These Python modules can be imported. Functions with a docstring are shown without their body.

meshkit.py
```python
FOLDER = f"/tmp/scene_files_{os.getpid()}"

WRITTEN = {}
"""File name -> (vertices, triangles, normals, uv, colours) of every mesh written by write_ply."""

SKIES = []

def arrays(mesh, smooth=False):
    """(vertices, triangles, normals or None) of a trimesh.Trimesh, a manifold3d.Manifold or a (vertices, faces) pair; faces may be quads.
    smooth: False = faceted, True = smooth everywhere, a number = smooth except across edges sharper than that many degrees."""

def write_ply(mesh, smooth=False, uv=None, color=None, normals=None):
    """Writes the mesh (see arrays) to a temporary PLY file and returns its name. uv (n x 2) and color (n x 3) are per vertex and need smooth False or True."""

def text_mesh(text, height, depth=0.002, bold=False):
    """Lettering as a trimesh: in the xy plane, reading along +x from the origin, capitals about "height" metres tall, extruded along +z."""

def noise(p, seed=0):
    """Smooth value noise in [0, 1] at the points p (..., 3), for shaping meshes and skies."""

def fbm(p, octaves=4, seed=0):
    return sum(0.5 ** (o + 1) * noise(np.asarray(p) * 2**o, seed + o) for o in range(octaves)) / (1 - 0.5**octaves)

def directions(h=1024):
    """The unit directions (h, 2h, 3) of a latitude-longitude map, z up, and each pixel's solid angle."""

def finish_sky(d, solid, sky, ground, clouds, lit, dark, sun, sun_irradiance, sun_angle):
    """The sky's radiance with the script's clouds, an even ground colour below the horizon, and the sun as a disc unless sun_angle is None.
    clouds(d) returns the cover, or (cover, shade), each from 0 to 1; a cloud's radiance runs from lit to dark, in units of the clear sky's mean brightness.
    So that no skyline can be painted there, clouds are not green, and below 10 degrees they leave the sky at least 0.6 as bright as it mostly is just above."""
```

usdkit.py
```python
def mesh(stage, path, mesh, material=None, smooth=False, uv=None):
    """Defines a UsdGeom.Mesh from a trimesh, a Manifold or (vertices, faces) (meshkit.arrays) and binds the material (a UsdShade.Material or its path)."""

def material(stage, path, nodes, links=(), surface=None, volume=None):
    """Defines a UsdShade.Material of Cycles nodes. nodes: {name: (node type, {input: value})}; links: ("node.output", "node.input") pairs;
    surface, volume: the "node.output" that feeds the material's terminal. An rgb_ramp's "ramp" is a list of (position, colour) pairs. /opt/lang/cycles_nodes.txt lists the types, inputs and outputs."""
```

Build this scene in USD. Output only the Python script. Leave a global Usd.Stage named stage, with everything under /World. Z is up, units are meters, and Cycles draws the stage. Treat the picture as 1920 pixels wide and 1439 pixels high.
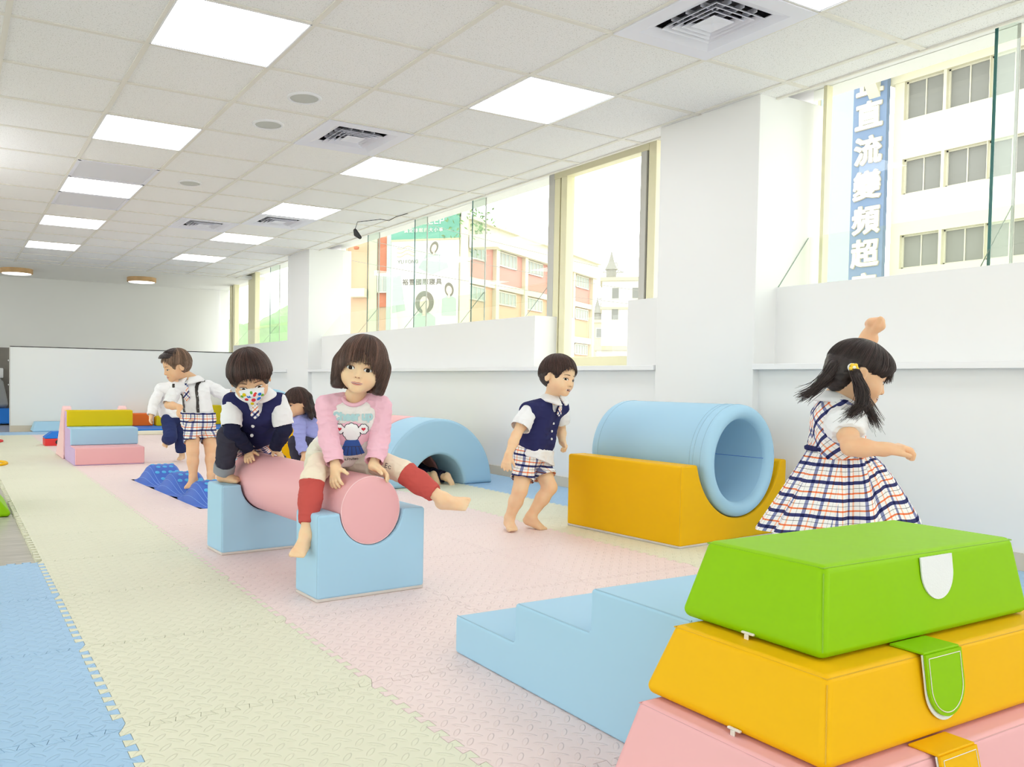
import math, zlib
import numpy as np
import trimesh
import manifold3d as m3
import shapely
from shapely.geometry import Polygon
from pxr import Gf, Sdf, Usd, UsdGeom, UsdLux, UsdShade, Vt
import usdkit, meshkit

stage = Usd.Stage.CreateInMemory()
UsdGeom.SetStageUpAxis(stage, 'Z')
UsdGeom.SetStageMetersPerUnit(stage, 1.0)
W = UsdGeom.Xform.Define(stage, '/World')
UsdGeom.Scope.Define(stage, '/World/Looks')

# ------------------------------------------------------------------ camera, sky, exposure
EYE = (0.0, 0.0, 0.757)
cam = UsdGeom.Camera.Define(stage, '/World/camera')
r_, u_, f_ = (0.87689335, -0.48047836, 0.01409249), (0.00283093, 0.03447915, 0.99940141), (0.48067664, 0.87632856, -0.03159474)
cam.AddTransformOp().Set(Gf.Matrix4d(*r_, 0, *u_, 0, -f_[0], -f_[1], -f_[2], 0, *EYE, 1))
cam.CreateHorizontalApertureAttr(36.0)
cam.CreateVerticalApertureAttr(36.0 * 1439 / 1920)
cam.CreateFocalLengthAttr(1553.5678 / 1920 * 36.0)
cam.CreateHorizontalApertureOffsetAttr(208.2092 / 1920 * 36.0)
cam.CreateVerticalApertureOffsetAttr(42.8732 / 1920 * 36.0)
cam.CreateClippingRangeAttr((0.05, 5000.0))
cam.CreateExposureAttr(-0.48)
sky = UsdLux.DomeLight.Define(stage, '/World/overcast_sky')
sky.CreateColorAttr(Gf.Vec3f(0.965, 0.985, 1.0))
sky.CreateIntensityAttr(1.5)
LIGHT_POWER = 8.0          # radiance of the ceiling panels
ZC = 2.3343                # ceiling height

# ------------------------------------------------------------------ helpers
USED, INV = set(), {}

def numbered(parent, name):
    p, k = f'{parent}/{name}', 0
    while p in USED:
        k += 1
        p = f'{parent}/{name}_{k:03d}'
    USED.add(p)
    return p

def tag(prim, label=None, cat=None, group=None, kind=None):
    for k, v in (('label', label), ('category', cat), ('group', group), ('kind', kind)):
        if v:
            prim.SetCustomDataByKey(k, v)
    return prim

def thing(name, label, cat, loc=(0, 0, 0), rotz=0.0, group=None, kind=None):
    p = numbered('/World', name)
    x = UsdGeom.Xform.Define(stage, p)
    x.AddTranslateOp().Set(Gf.Vec3d(*[float(v) for v in loc]))
    m = np.eye(4)
    if rotz:
        x.AddRotateZOp().Set(math.degrees(rotz))
        m = trimesh.transformations.rotation_matrix(rotz, [0, 0, 1])
    m[:3, 3] = loc
    INV[p] = np.linalg.inv(m)
    tag(x.GetPrim(), label, cat, group, kind)
    return p

def obj(name, mesh, mat, parent=None, smooth=False, uv=None, color=None, label=None, cat=None, group=None, kind=None, local=False):
    """mesh in world coordinates (local=True: in the thing's own)."""
    parent = parent or '/World'
    p = numbered(parent, name)
    if isinstance(mesh, (list,)):
        mesh = cat_mesh(mesh)
    top = '/'.join(parent.split('/')[:3])
    v, f, n = meshkit.arrays(mesh, False)
    v = np.array(v, float)
    if not local and top in INV:
        m = INV[top]
        v = v @ m[:3, :3].T + m[:3, 3]
    pr = usdkit.mesh(stage, p, trimesh.Trimesh(v, f, process=False), MAT[mat], smooth, uv)
    if color is not None:
        UsdGeom.PrimvarsAPI(pr).CreatePrimvar('tone', Sdf.ValueTypeNames.Float3Array, 'vertex').Set(Vt.Vec3fArray.FromNumpy(np.asarray(color, np.float32)))
    tag(pr.GetPrim(), label, cat, group, kind)
    return p

def cat_mesh(ms):
    V, F, k = [], [], 0
    for m in ms:
        v, f, _ = meshkit.arrays(m, False)
        V.append(v); F.append(f + k); k += len(v)
    return trimesh.Trimesh(np.vstack(V), np.vstack(F), process=False)

def box(x0, x1, y0, y1, z0, z1):
    m = trimesh.creation.box([abs(x1 - x0), abs(y1 - y0), abs(z1 - z0)])
    m.apply_translation([(x0 + x1) / 2, (y0 + y1) / 2, (z0 + z1) / 2])
    return m

def hull_round(pts, r, seg=16):
    """convex block with rounded edges: hull of spheres of radius r at the inset corners pts"""
    s = m3.Manifold.sphere(r, seg)
    m = m3.Manifold.batch_hull([s.translate(list(map(float, p))) for p in pts]).to_mesh()
    return trimesh.Trimesh(m.vert_properties[:, :3], m.tri_verts, process=False)

def rbox(x0, x1, y0, y1, z0, z1, r=0.01, seg=12):
    return hull_round([(x, y, z) for x in (x0 + r, x1 - r) for y in (y0 + r, y1 - r) for z in (z0 + r, z1 - r)], r, seg)

def frustum(b, t, z0, z1, r):
    """b, t = (x0, x1, y0, y1) at the bottom and top"""
    return hull_round([(x, y, z0 + r) for x in (b[0] + r, b[1] - r) for y in (b[2] + r, b[3] - r)] + [(x, y, z1 - r) for x in (t[0] + r, t[1] - r) for y in (t[2] + r, t[3] - r)], r, 20)

def turn(m, a, c):
    m = m.copy()
    m.apply_transform(trimesh.transformations.rotation_matrix(a, [0, 0, 1], [c[0], c[1], 0]))
    return m

def resample(xy, step):
    out = []
    n = len(xy)
    for i in range(n):
        a, b = np.array(xy[i], float), np.array(xy[(i + 1) % n], float)
        k = max(1, int(math.ceil(np.linalg.norm(b - a) / step)))
        out += [a + (b - a) * j / k for j in range(k)]
    return np.array(out)

def extrude_bevel(xy, depth, r, step=0.02, nb=4):
    """closed 2D outline (counter-clockwise) extruded along +z with rounded rims; returns mesh in (x, y, z)"""
    p = resample(xy, step)
    d = np.roll(p, -1, 0) - np.roll(p, 1, 0)
    n = np.stack([d[:, 1], -d[:, 0]], 1)
    n /= np.maximum(np.linalg.norm(n, axis=1, keepdims=True), 1e-9)
    rings = []
    for k in range(nb + 1):
        a = math.pi / 2 * k / nb
        rings.append((p - n * r * (1 - math.sin(a)), r * (1 - math.cos(a))))
    for k in range(nb, -1, -1):
        a = math.pi / 2 * k / nb
        rings.append((p - n * r * (1 - math.sin(a)), depth - r * (1 - math.cos(a))))
    V = np.vstack([np.c_[q, np.full(len(q), z)] for q, z in rings])
    m, F = len(p), []
    for k in range(len(rings) - 1):
        i = np.arange(m); j = (i + 1) % m
        F += [np.stack([k * m + i, k * m + j, (k + 1) * m + j], 1), np.stack([k * m + i, (k + 1) * m + j, (k + 1) * m + i], 1)]
    v0, f0 = trimesh.creation.triangulate_polygon(Polygon(rings[0][0]), engine='earcut')
    dd = ((np.asarray(v0)[:, None, :] - rings[0][0][None]) ** 2).sum(-1)
    ix = dd.argmin(1)
    f0 = ix[np.asarray(f0)]
    F += [f0[:, ::-1], f0 + m * (len(rings) - 1)]
    return fix_caps(V, np.vstack(F), p)

def fix_caps(V, F, p):
    m = trimesh.Trimesh(V, F, process=False)
    trimesh.repair.fix_normals(m)
    return m

def tube(pts, r, seg=8, closed=False):
    pts = np.array(pts, float)
    n = len(pts)
    rr = np.broadcast_to(np.asarray(r, float), (n,))
    t = (np.roll(pts, -1, 0) - np.roll(pts, 1, 0)) if closed else np.gradient(pts, axis=0)
    t /= np.maximum(np.linalg.norm(t, axis=1, keepdims=True), 1e-9)
    ref = np.array([0, 0, 1.0]) if abs(t[0][2]) < 0.9 else np.array([1.0, 0, 0])
    V = []
    u = np.cross(ref, t[0]); u /= np.linalg.norm(u)
    for i in range(n):
        u = u - t[i] * (u @ t[i]); u /= np.linalg.norm(u)
        w = np.cross(t[i], u)
        a = np.arange(seg) * 2 * math.pi / seg
        V.append(pts[i] + rr[i] * (np.cos(a)[:, None] * u + np.sin(a)[:, None] * w))
    V = np.vstack(V); F = []
    for i in range(n if closed else n - 1):
        j = (i + 1) % n
        a = np.arange(seg); b = (a + 1) % seg
        F += [np.stack([i * seg + a, i * seg + b, j * seg + b], 1), np.stack([i * seg + a, j * seg + b, j * seg + a], 1)]
    if not closed:
        V = np.vstack([V, pts[0], pts[-1]])
        a = np.arange(seg); b = (a + 1) % seg
        F += [np.stack([np.full(seg, n * seg), b, a], 1), np.stack([np.full(seg, n * seg + 1), (n - 1) * seg + a, (n - 1) * seg + b], 1)]
    return trimesh.Trimesh(V, np.vstack(F), process=False)

def lathe(prof, seg=48):
    """profile (r, z) revolved about z, from bottom to top"""
    a = np.arange(seg) * 2 * math.pi / seg
    V = np.vstack([np.c_[r * np.cos(a), r * np.sin(a), np.full(seg, z)] for r, z in prof])
    F = []
    for k in range(len(prof) - 1):
        i = np.arange(seg); j = (i + 1) % seg
        F += [np.stack([k * seg + i, k * seg + j, (k + 1) * seg + j], 1), np.stack([k * seg + i, (k + 1) * seg + j, (k + 1) * seg + i], 1)]
    return trimesh.Trimesh(V, np.vstack(F), process=False)

def frame_to(m, o, ex, ey, ez):
    """puts a mesh's x, y, z along ex, ey, ez at o"""
    M = np.eye(4)
    M[:3, 0], M[:3, 1], M[:3, 2], M[:3, 3] = ex, ey, ez, o
    m = m.copy(); m.apply_transform(M)
    if np.linalg.det(M[:3, :3]) < 0:
        m.invert()
    return m

def arc(cx, cy, r, a0, a1, n):
    a = np.radians(np.linspace(a0, a1, n))
    return [(cx + r * math.cos(t), cy + r * math.sin(t)) for t in a]

# ------------------------------------------------------------------ materials
MAT = {}
def lin(c):
    return tuple((x / 255 / 12.92 if x / 255 <= 0.04045 else ((x / 255 + 0.055) / 1.055) ** 2.4) for x in c)

class G:
    """small node graph builder"""
    def __init__(s):
        s.nodes, s.links = {}, []
    def n(s, kind, out, **inp):
        name = f'n{len(s.nodes)}'
        vals = {}
        for k, v in inp.items():
            if isinstance(v, str) and v.startswith('@'):
                s.links.append((v[1:], f'{name}.{k}'))
            else:
                vals[k] = v
        s.nodes[name] = (kind, vals)
        return f'@{name}.{out}'
    def m(s, op, a, b=0.0, c=0.0):
        return s.n('math', 'value', math_type=op, value1=a, value2=b, value3=c)
    def done(s, name, surf):
        MAT[name] = usdkit.material(stage, f'/World/Looks/{name}', s.nodes, s.links, surface=surf[1:])

def simple(name, rgb, rough=0.5, bump=None, var=None, **kw):
    g = G()
    inp = dict(roughness=rough, **kw)
    pos = g.n('texture_coordinate', 'object')
    if var:
        nz = g.n('noise_texture', 'fac', vector=pos, scale=var[0], detail=3.0)
        a, b = [tuple(np.clip(np.array(lin(rgb)) * k, 0, 1)) for k in (1 - var[1], 1 + var[1])]
        inp['base_color'] = g.n('rgb_ramp', 'color', fac=nz, ramp=[(0.3, a), (0.7, b)])
    else:
        inp['base_color'] = lin(rgb)
    if bump:
        nz = g.n('noise_texture', 'fac', vector=pos, scale=bump[0], detail=3.0)
        inp['normal'] = g.n('bump', 'normal', height=nz, strength=bump[1], distance=bump[2] if len(bump) > 2 else 0.01)
    g.done(name, g.n('principled_bsdf', 'BSDF', **inp))

simple('wall_paint', (240, 240, 240), 0.6, (3.0, 0.03))
simple('wall_back', (236, 236, 236), 0.6)
simple('trim_white', (240, 240, 242), 0.35)
simple('partition_white', (238, 239, 236), 0.35)
simple('dark_edge', (70, 66, 64), 0.5)
simple('skirting', (214, 204, 186), 0.5)
simple('grid_white', (232, 228, 220), 0.5)
simple('plaster', (240, 240, 240), 0.7)
simple('frame_cream', (240, 234, 198), 0.4)
simple('frame_grey', (204, 202, 196), 0.4)
simple('seal_dark', (70, 66, 60), 0.6)
simple('plastic_white', (236, 236, 240), 0.4)
simple('vent_white', (232, 232, 244), 0.45)
simple('vent_dark', (58, 56, 66), 0.7, var=(30.0, 0.5))
simple('speaker_grey', (198, 200, 196), 0.6, (500.0, 0.3))
simple('black_plastic', (40, 40, 42), 0.45)
simple('wood_ring', (206, 168, 120), 0.5, var=(8.0, 0.12))
simple('wood_grey', (128, 122, 116), 0.5, var=(6.0, 0.1))
simple('steel', (200, 200, 204), 0.3, metallic=0.9)
simple('grey_plastic', (150, 152, 154), 0.4)
simple('felt_white', (232, 234, 236), 0.9, (300.0, 0.4, 0.002))
simple('zip_white', (226, 220, 210), 0.5)
simple('rubber_base', (214, 206, 200), 0.7)
for nm, c in dict(baby_blue=(170, 209, 234), vinyl_pink=(238, 180, 184), pale_pink=(246, 205, 206), lilac=(206, 178, 220), vinyl_yellow=(240, 184, 6), lemon=(222, 196, 24), lime=(142, 198, 0), vinyl_orange=(232, 110, 40),
                  vinyl_red=(226, 66, 66), royal=(44, 120, 214), vinyl_cream=(240, 236, 216), grass=(110, 178, 60), teal_pale=(170, 218, 224)).items():
    simple(nm, c, 0.5, (7.0, 0.10, 0.02), specular_ior_level=0.16)
    simple(nm + '_seam', tuple(int(x * 0.92) for x in c), 0.5)
simple('step_blue', (52, 98, 196), 0.45, (40.0, 0.1, 0.004))
simple('step_dot', (70, 170, 226), 0.5)
simple('step_line', (120, 160, 226), 0.5)

def mat_foam(name, rgb):
    g = G()
    geo = g.n('geometry', 'position')
    sep = g.nodes
    sx = g.n('separate_xyz', 'x', vector=geo)
    sy = '@' + sx[1:].split('.')[0] + '.y'
    P = 0.052
    def bumpcell(ox, flip):
        fx = g.m('subtract', g.m('fraction', g.m('multiply_add', sx, 1 / P, ox)), 0.5)
        fy = g.m('subtract', g.m('fraction', g.m('multiply_add', sy, 1 / P, ox)), 0.5)
        u = g.m('multiply', g.m('add', fx, fy), 0.707)
        v = g.m('multiply', g.m('subtract', fx, fy), 0.707)
        if flip:
            u, v = v, u
        a = g.m('power', g.m('divide', u, 0.40), 2.0)
        b = g.m('power', g.m('divide', v, 0.125), 2.0)
        return g.m('subtract', 1.0, g.m('add', a, b))
    h = g.m('maximum', g.m('maximum', bumpcell(100.0, False), bumpcell(100.5, True)), 0.0)
    h = g.m('minimum', g.m('multiply', h, 2.0), 1.0)
    nz = g.n('noise_texture', 'fac', vector=geo, scale=1.3, detail=2.0)
    a, b = [tuple(np.clip(np.array(lin(rgb)) * k, 0, 1)) for k in (0.985, 1.015)]
    col = g.n('rgb_ramp', 'color', fac=nz, ramp=[(0.3, a), (0.7, b)])
    nrm = g.n('bump', 'normal', height=h, strength=0.75, distance=0.0022)
    g.done(name, g.n('principled_bsdf', 'BSDF', base_color=col, roughness=0.5, normal=nrm, specular_ior_level=0.35))
mat_foam('foam_cream', (232, 231, 208))
mat_foam('foam_pink', (243, 222, 219))
mat_foam('foam_blue', (168, 205, 238))

def mat_ceiling():
    g = G()
    pos = g.n('geometry', 'position')
    nz = g.n('noise_texture', 'fac', vector=pos, scale=170.0, detail=2.0)
    col = g.n('rgb_ramp', 'color', fac=nz, ramp=[(0.0, lin((190, 189, 188))), (0.32, lin((208, 207, 206))), (0.40, lin((244, 243, 243))), (1.0, lin((246, 245, 246)))])
    nrm = g.n('bump', 'normal', height=nz, strength=0.2, distance=0.002)
    g.done('ceiling_board', g.n('principled_bsdf', 'BSDF', base_color=col, roughness=0.8, normal=nrm, specular_ior_level=0.1))
mat_ceiling()

def mat_floor_vinyl():
    g = G()
    pos = g.n('geometry', 'position')
    mp = g.n('mapping', 'vector', vector=pos, scale=(1.0, 12.0, 1.0))
    nz = g.n('noise_texture', 'fac', vector=mp, scale=5.0, detail=5.0)
    col = g.n('rgb_ramp', 'color', fac=nz, ramp=[(0.3, lin((176, 170, 160))), (0.7, lin((204, 198, 188)))])
    g.done('floor_vinyl', g.n('principled_bsdf', 'BSDF', base_color=col, roughness=0.25))
mat_floor_vinyl()

def mat_perf():
    g = G()
    pos = g.n('geometry', 'position')
    vo = g.n('voronoi_texture', 'distance', vector=pos, scale=70.0, randomness=0.0)
    col = g.n('rgb_ramp', 'color', fac=vo, ramp=[(0.0, lin((120, 120, 128))), (0.32, lin((124, 124, 132))), (0.42, lin((222, 222, 230))), (1.0, lin((224, 224, 232)))])
    g.done('perforated_sheet', g.n('principled_bsdf', 'BSDF', base_color=col, roughness=0.5))
mat_perf()

def mat_emit(name, col, s):
    g = G()
    g.done(name, g.n('emission', 'emission', color=col, strength=s))
mat_emit('light_panel', (0.975, 0.985, 1.0), LIGHT_POWER)
mat_emit('flash_tube', (0.93, 0.96, 1.0), 800.0)  # glow of the unseen flash head that lights the ceiling
mat_emit('lamp_disc', (1.0, 0.97, 0.9), 2.2)

def mat_glass(name, tint, ior=1.5):
    g = G()
    t = g.n('transparent_bsdf', 'BSDF', color=tint)
    s = g.n('glossy_bsdf', 'BSDF', color=(1, 1, 1), roughness=0.0)
    geo = g.n('geometry', 'backfacing')
    fr = g.m('multiply', g.n('fresnel', 'fac', IOR=ior), g.m('subtract', 1.0, geo))      # reflects at its outer faces only
    g.done(name, g.n('mix_closure', 'closure', fac=fr, closure1=t, closure2=s))
mat_glass('window_glass', (0.965, 0.98, 0.94))
mat_glass('fin_glass', (0.90, 0.95, 0.91))
simple('glass_edge', (64, 116, 112), 0.2)
simple('guard_edge', (150, 172, 164), 0.2)
simple('lamp_black', (36, 36, 38), 0.4)
# ------------------------------------------------------------------ floor
P0X, P0Y, PT = 0.9286, 1.823, 0.6
fl = thing('floor', None, None, kind='structure')
obj('floor_base', box(-4.0, 4.4, -3.0, 15.2, -0.10, -0.019), 'floor_vinyl', fl)

def zig(n=10, amp=0.011):
    """dovetail teeth along one side of a foam tile, as (fraction of the side, offset)"""
    pts, h = [], 0.94 / n
    for k in range(n):
        a = 0.03 + k * h
        pts += [(a + 0.14 * h, amp), (a + 0.76 * h, amp), (a + 0.64 * h, -amp), (a + 1.26 * h, -amp)]
    pts[-1] = (pts[-1][0] - 0.3 * h, -amp)
    return pts
ZG = zig()
def foam_tile(i, j):
    x0, y0 = P0X + PT * i, P0Y + PT * j
    x1, y1 = x0 + PT, y0 + PT
    bottom = [(x0 + t * PT, y0 + o) for t, o in ZG]
    top = [(x0 + t * PT, y1 + o) for t, o in ZG]
    left = [(x0 + o, y0 + t * PT) for t, o in ZG]
    right = [(x1 + o, y0 + t * PT) for t, o in ZG]
    poly = Polygon([(x0, y0)] + bottom + [(x1, y0)] + right + [(x1, y1)] + top[::-1] + [(x0, y1)] + left[::-1])
    poly = poly.buffer(0).buffer(-0.0006, join_style=2)
    if poly.geom_type != 'Polygon':
        poly = max(poly.geoms, key=lambda q: q.area)
    m = trimesh.creation.extrude_polygon(poly, 0.0185, engine='earcut')
    m.apply_translation([0, 0, -0.0185])
    return m
for j in range(-2, 17):
    for i in range(-3, 5):
        if i <= -2 and j > 2 and not (j == 16):
            continue
        if i == -3 and j > 2:
            continue
        c = 'foam_pink' if 0 <= i <= 2 else 'foam_cream' if i in (-1, 3) else 'foam_blue'
        if j == 16:
            c = 'foam_blue'
        obj('foam_tile', foam_tile(i, j), c, fl)

# ------------------------------------------------------------------ ceiling
OX, OY = 0.2393, 4.0769
ce = thing('ceiling', None, None, kind='structure')
light_tiles = [(c, r) for c in (4, 1) for r in (-4, -1, 2, 5, 8, 11)]
dark_lights = [(c, r) for c in (-2, -5) for r in (-4, -1, 2, 5, 8, 11)] + [(c, -7) for c in (-5, -2, 1, 4)]
vent_tiles = [(4, -3), (3, 1), (4, 6), (3, 7)]
grille_tiles = [(1, 4), (1, 6)]
taken = set(light_tiles + dark_lights + vent_tiles + grille_tiles)
XE = 4.02          # ceiling edge above the windows
YE = 12.80         # end of the tile field
gb = 0.012
for j in range(-7, 15):
    for i in range(-1, 7):
        if (i, j) in taken:
            continue
        x0, x1, y0, y1 = OX + .6 * i, min(OX + .6 * i + .6, XE), OY + .6 * j, min(OY + .6 * j + .6, YE)
        obj('ceiling_tile', box(x0 + gb, x1 - gb if x1 < XE else x1, y0 + gb, y1 - gb, ZC + 0.006, ZC + 0.02), 'ceiling_board', ce)
for i in range(-1, 7):
    obj('grid_bar', box(OX + .6 * i - gb - .001, OX + .6 * i + gb + .001, -0.2, YE, ZC, ZC + 0.012), 'grid_white', ce)
for j in range(-7, 16):
    y = min(OY + .6 * j, YE)
    obj('cross_tee', box(OX - .6, XE, y - gb - .001, y + gb + .001, ZC + .0005, ZC + 0.012), 'grid_white', ce)
obj('edge_trim', box(XE - .012, XE + .004, -0.2, YE, ZC - .004, ZC + 0.02), 'grid_white', ce)
obj('plain_ceiling', [box(OX - .6 - gb, 4.5, YE, 15.2, ZC, ZC + .05), box(-4.0, OX - .6 - gb, -3.0, 15.2, ZC, ZC + .05), box(OX - .6 - gb, 4.5, -3.0, -0.13, ZC, ZC + .05)], 'plaster', ce)
obj('ceiling_slab', box(-4.1, 4.6, -3.1, 15.3, ZC + 0.16, ZC + 0.3), 'plaster', ce)

# ------------------------------------------------------------------ walls
XP, XL, XPAR, XG = 3.88, 3.93, 4.057, 4.326
wr = thing('wall_right', None, None, kind='structure')
obj('pillar', rbox(XP, 4.45, 3.063, 3.78, -0.02, ZC + .03, .004, 8), 'wall_paint', wr)
obj('pillar', rbox(XP, 4.45, 9.455, 10.17, -0.02, ZC + .03, .004, 8), 'wall_paint', wr)
obj('lower_wall', box(XL, 4.45, -3.0, 15.0, -0.02, 0.872), 'wall_paint', wr)
ZP = 1.303
# parapets between ledge and glass
obj('parapet', [box(XPAR, 4.45, -3.0, 3.07, .87, ZP)], 'wall_paint', wr)
obj('parapet', [box(XPAR, 4.45, 5.227, 9.5, .87, 1.281)], 'wall_paint', wr)
obj('parapet', [box(XPAR, 4.45, 3.77, 4.212, .87, 1.319)], 'wall_paint', wr)
obj('parapet', [box(XPAR, 4.45, 10.16, 13.05, .87, 1.275)], 'wall_paint', wr)
obj('parapet', [box(XPAR, 4.45, 14.2, 15.0, .87, 1.02)], 'wall_paint', wr)
# head above the glass, behind the ceiling edge
obj('window_head', box(XE + .004, 4.5, -3.0, 15.0, ZC + .10, ZC + .3), 'plaster', wr)
obj('skirting_board', box(XL - .012, XL + .01, -3.0, 12.34, -0.02, .072), 'skirting', wr)
tr = numbered('/World', 'trim_1')
def struct(name, mesh, mat, smooth=False):
    return obj(name, mesh, mat, kind='structure', smooth=smooth)
USED.discard('/World/trim_1')
struct('trim_1', [rbox(XP - .012, 4.06, -3.0, 3.062, .842, .874, .003, 8)], 'trim_white')
struct('trim_2', [rbox(XP - .012, 4.06, 3.785, 9.45, .842, .874, .003, 8)], 'trim_white')
struct('trim_3', [rbox(XP - .012, 4.06, 10.175, 12.33, .842, .874, .003, 8)], 'trim_white')
wb = thing('wall_back', None, None, kind='structure')
obj('plaster_wall', box(-4.0, 4.5, 14.75, 14.95, -0.1, ZC + .05), 'wall_back', wb)
obj('wood_panel', box(-0.6, 1.2, 14.70, 14.752, -0.02, 1.19), 'wood_grey', wb)
# unseen sides of the room: glazing over a low parapet, placed to light it
wl = thing('wall_left', None, None, kind='structure')
obj('parapet', box(-4.2, -4.0, -3.0, 15.0, -0.1, .35), 'wall_paint', wl)
obj('head', box(-4.2, -4.0, -3.0, 15.0, 2.25, ZC + .3), 'wall_paint', wl)
for y in (-3.0, -.6, 1.8, 4.2, 6.6, 9.0, 11.4, 13.8):
    obj('post', box(-4.2, -4.0, y, y + .12, .35, 2.25), 'wall_paint', wl)
w5 = thing('window_5', None, None, kind='structure')  # out of view, lights the room from the left
obj('pane', box(-4.11, -4.10, -3.0, 15.0, .35, 2.25), 'window_glass', w5)
wf = thing('wall_front', None, None, kind='structure')
obj('parapet', box(-4.0, 4.5, -3.2, -3.0, -0.1, .7), 'wall_paint', wf)
obj('head', box(-4.0, 4.5, -3.2, -3.0, 2.25, ZC + .3), 'wall_paint', wf)
for x in (-4.0, -1.9, .2, 2.3, 4.38):
    obj('post', box(x, x + .12, -3.2, -3.0, .7, 2.25), 'wall_paint', wf)
w6 = thing('window_6', None, None, kind='structure')  # out of view behind the camera, lights the near faces
obj('pane', box(-4.0, 4.5, -3.11, -3.10, .7, 2.25), 'window_glass', w6)
# low partition in front of the back wall
pt = thing('wall_partition', None, None, kind='structure')
obj('panel', box(0.752, XL, 12.36, 12.44, -0.02, 1.135), 'partition_white', pt)
obj('top_edge', box(0.749, XL, 12.355, 12.445, 1.135, 1.146), 'dark_edge', pt)
obj('skirting_board', box(0.752, XL, 12.35, 12.362, -0.02, .068), 'skirting', pt)
obj('edge_strip', box(0.744, 0.753, 12.355, 12.445, -0.02, 1.146), 'frame_grey', pt)
for z in (0.95, 0.62):
    obj('hook', lathe([(0, 0), (.014, 0), (.014, .012), (.006, .018), (0, .018)], 12).apply_transform(trimesh.transformations.rotation_matrix(-math.pi / 2, [0, 1, 0])).apply_translation([.744, 12.40, z]), 'steel', pt, smooth=40)

# ------------------------------------------------------------------ windows: panes, glass fins, sloping guard panes
def pane(y0, y1, z0, z1, x=XG):
    return box(x, x + .008, y0, y1, z0, z1)
def fin(parent, y, x0, z0):
    obj('glass_fin', box(x0 + .003, XG, y - .006, y + .006, z0, ZC + .11), 'fin_glass', parent)
    obj('fin_edge', box(x0, x0 + .003, y - .0065, y + .0065, z0, ZC + .11), 'glass_edge', parent)
    obj('fin_joint', box(XG - .004, XG + .001, y - .007, y + .007, z0, ZC + .11), 'frame_grey', parent)
def guard(parent, y0, y1, zp, zt=1.60):
    o = np.array([XPAR + .01, y0, zp])
    d = np.array([XG - .01 - o[0], 0, zt - zp]); L = np.linalg.norm(d); d /= L
    n = np.cross([0, 1.0, 0], d)
    m = box(0, L, 0, y1 - y0, 0, .006)
    obj('guard_pane', frame_to(m, o, d, np.array([0, 1.0, 0]), -n), 'window_glass', parent)
    for y in (y0, y1):
        obj('guard_edge', tube([o + [0, y - y0, 0], o + [0, y - y0, 0] + d * L], .0022, 6), 'guard_edge', parent)
w1 = thing('window_1', None, None, kind='structure')
for a, b in ((-0.2, 0.95), (0.956, 2.026), (2.032, 2.968)):
    obj('pane', pane(a, b, ZP - .01, ZC + .1), 'window_glass', w1)
for y in (0.953, 2.029):
    fin(w1, y, 4.13, ZP)
obj('jamb', box(XG - .02, XG + .03, 2.965, 2.985, ZP, ZC + .1), 'frame_cream', w1)
obj('pane', pane(2.99, 3.06, ZP - .01, ZC + .1), 'window_glass', w1)
for a, b in ((-0.2, 0.953), (0.953, 2.029), (2.029, 3.06)):
    guard(w1, a, b, ZP)
w2 = thing('window_2', None, None, kind='structure')
ys = [5.36, 6.32, 7.373, 8.446, 9.50]
for a, b in zip(ys, ys[1:]):
    obj('pane', pane(a + .003, b - .003, 1.275, ZC + .1), 'window_glass', w2)
    guard(w2, a, b, 1.281, 1.57)
for y in ys[1:-1]:
    fin(w2, y, 4.177, 1.281)
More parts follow.
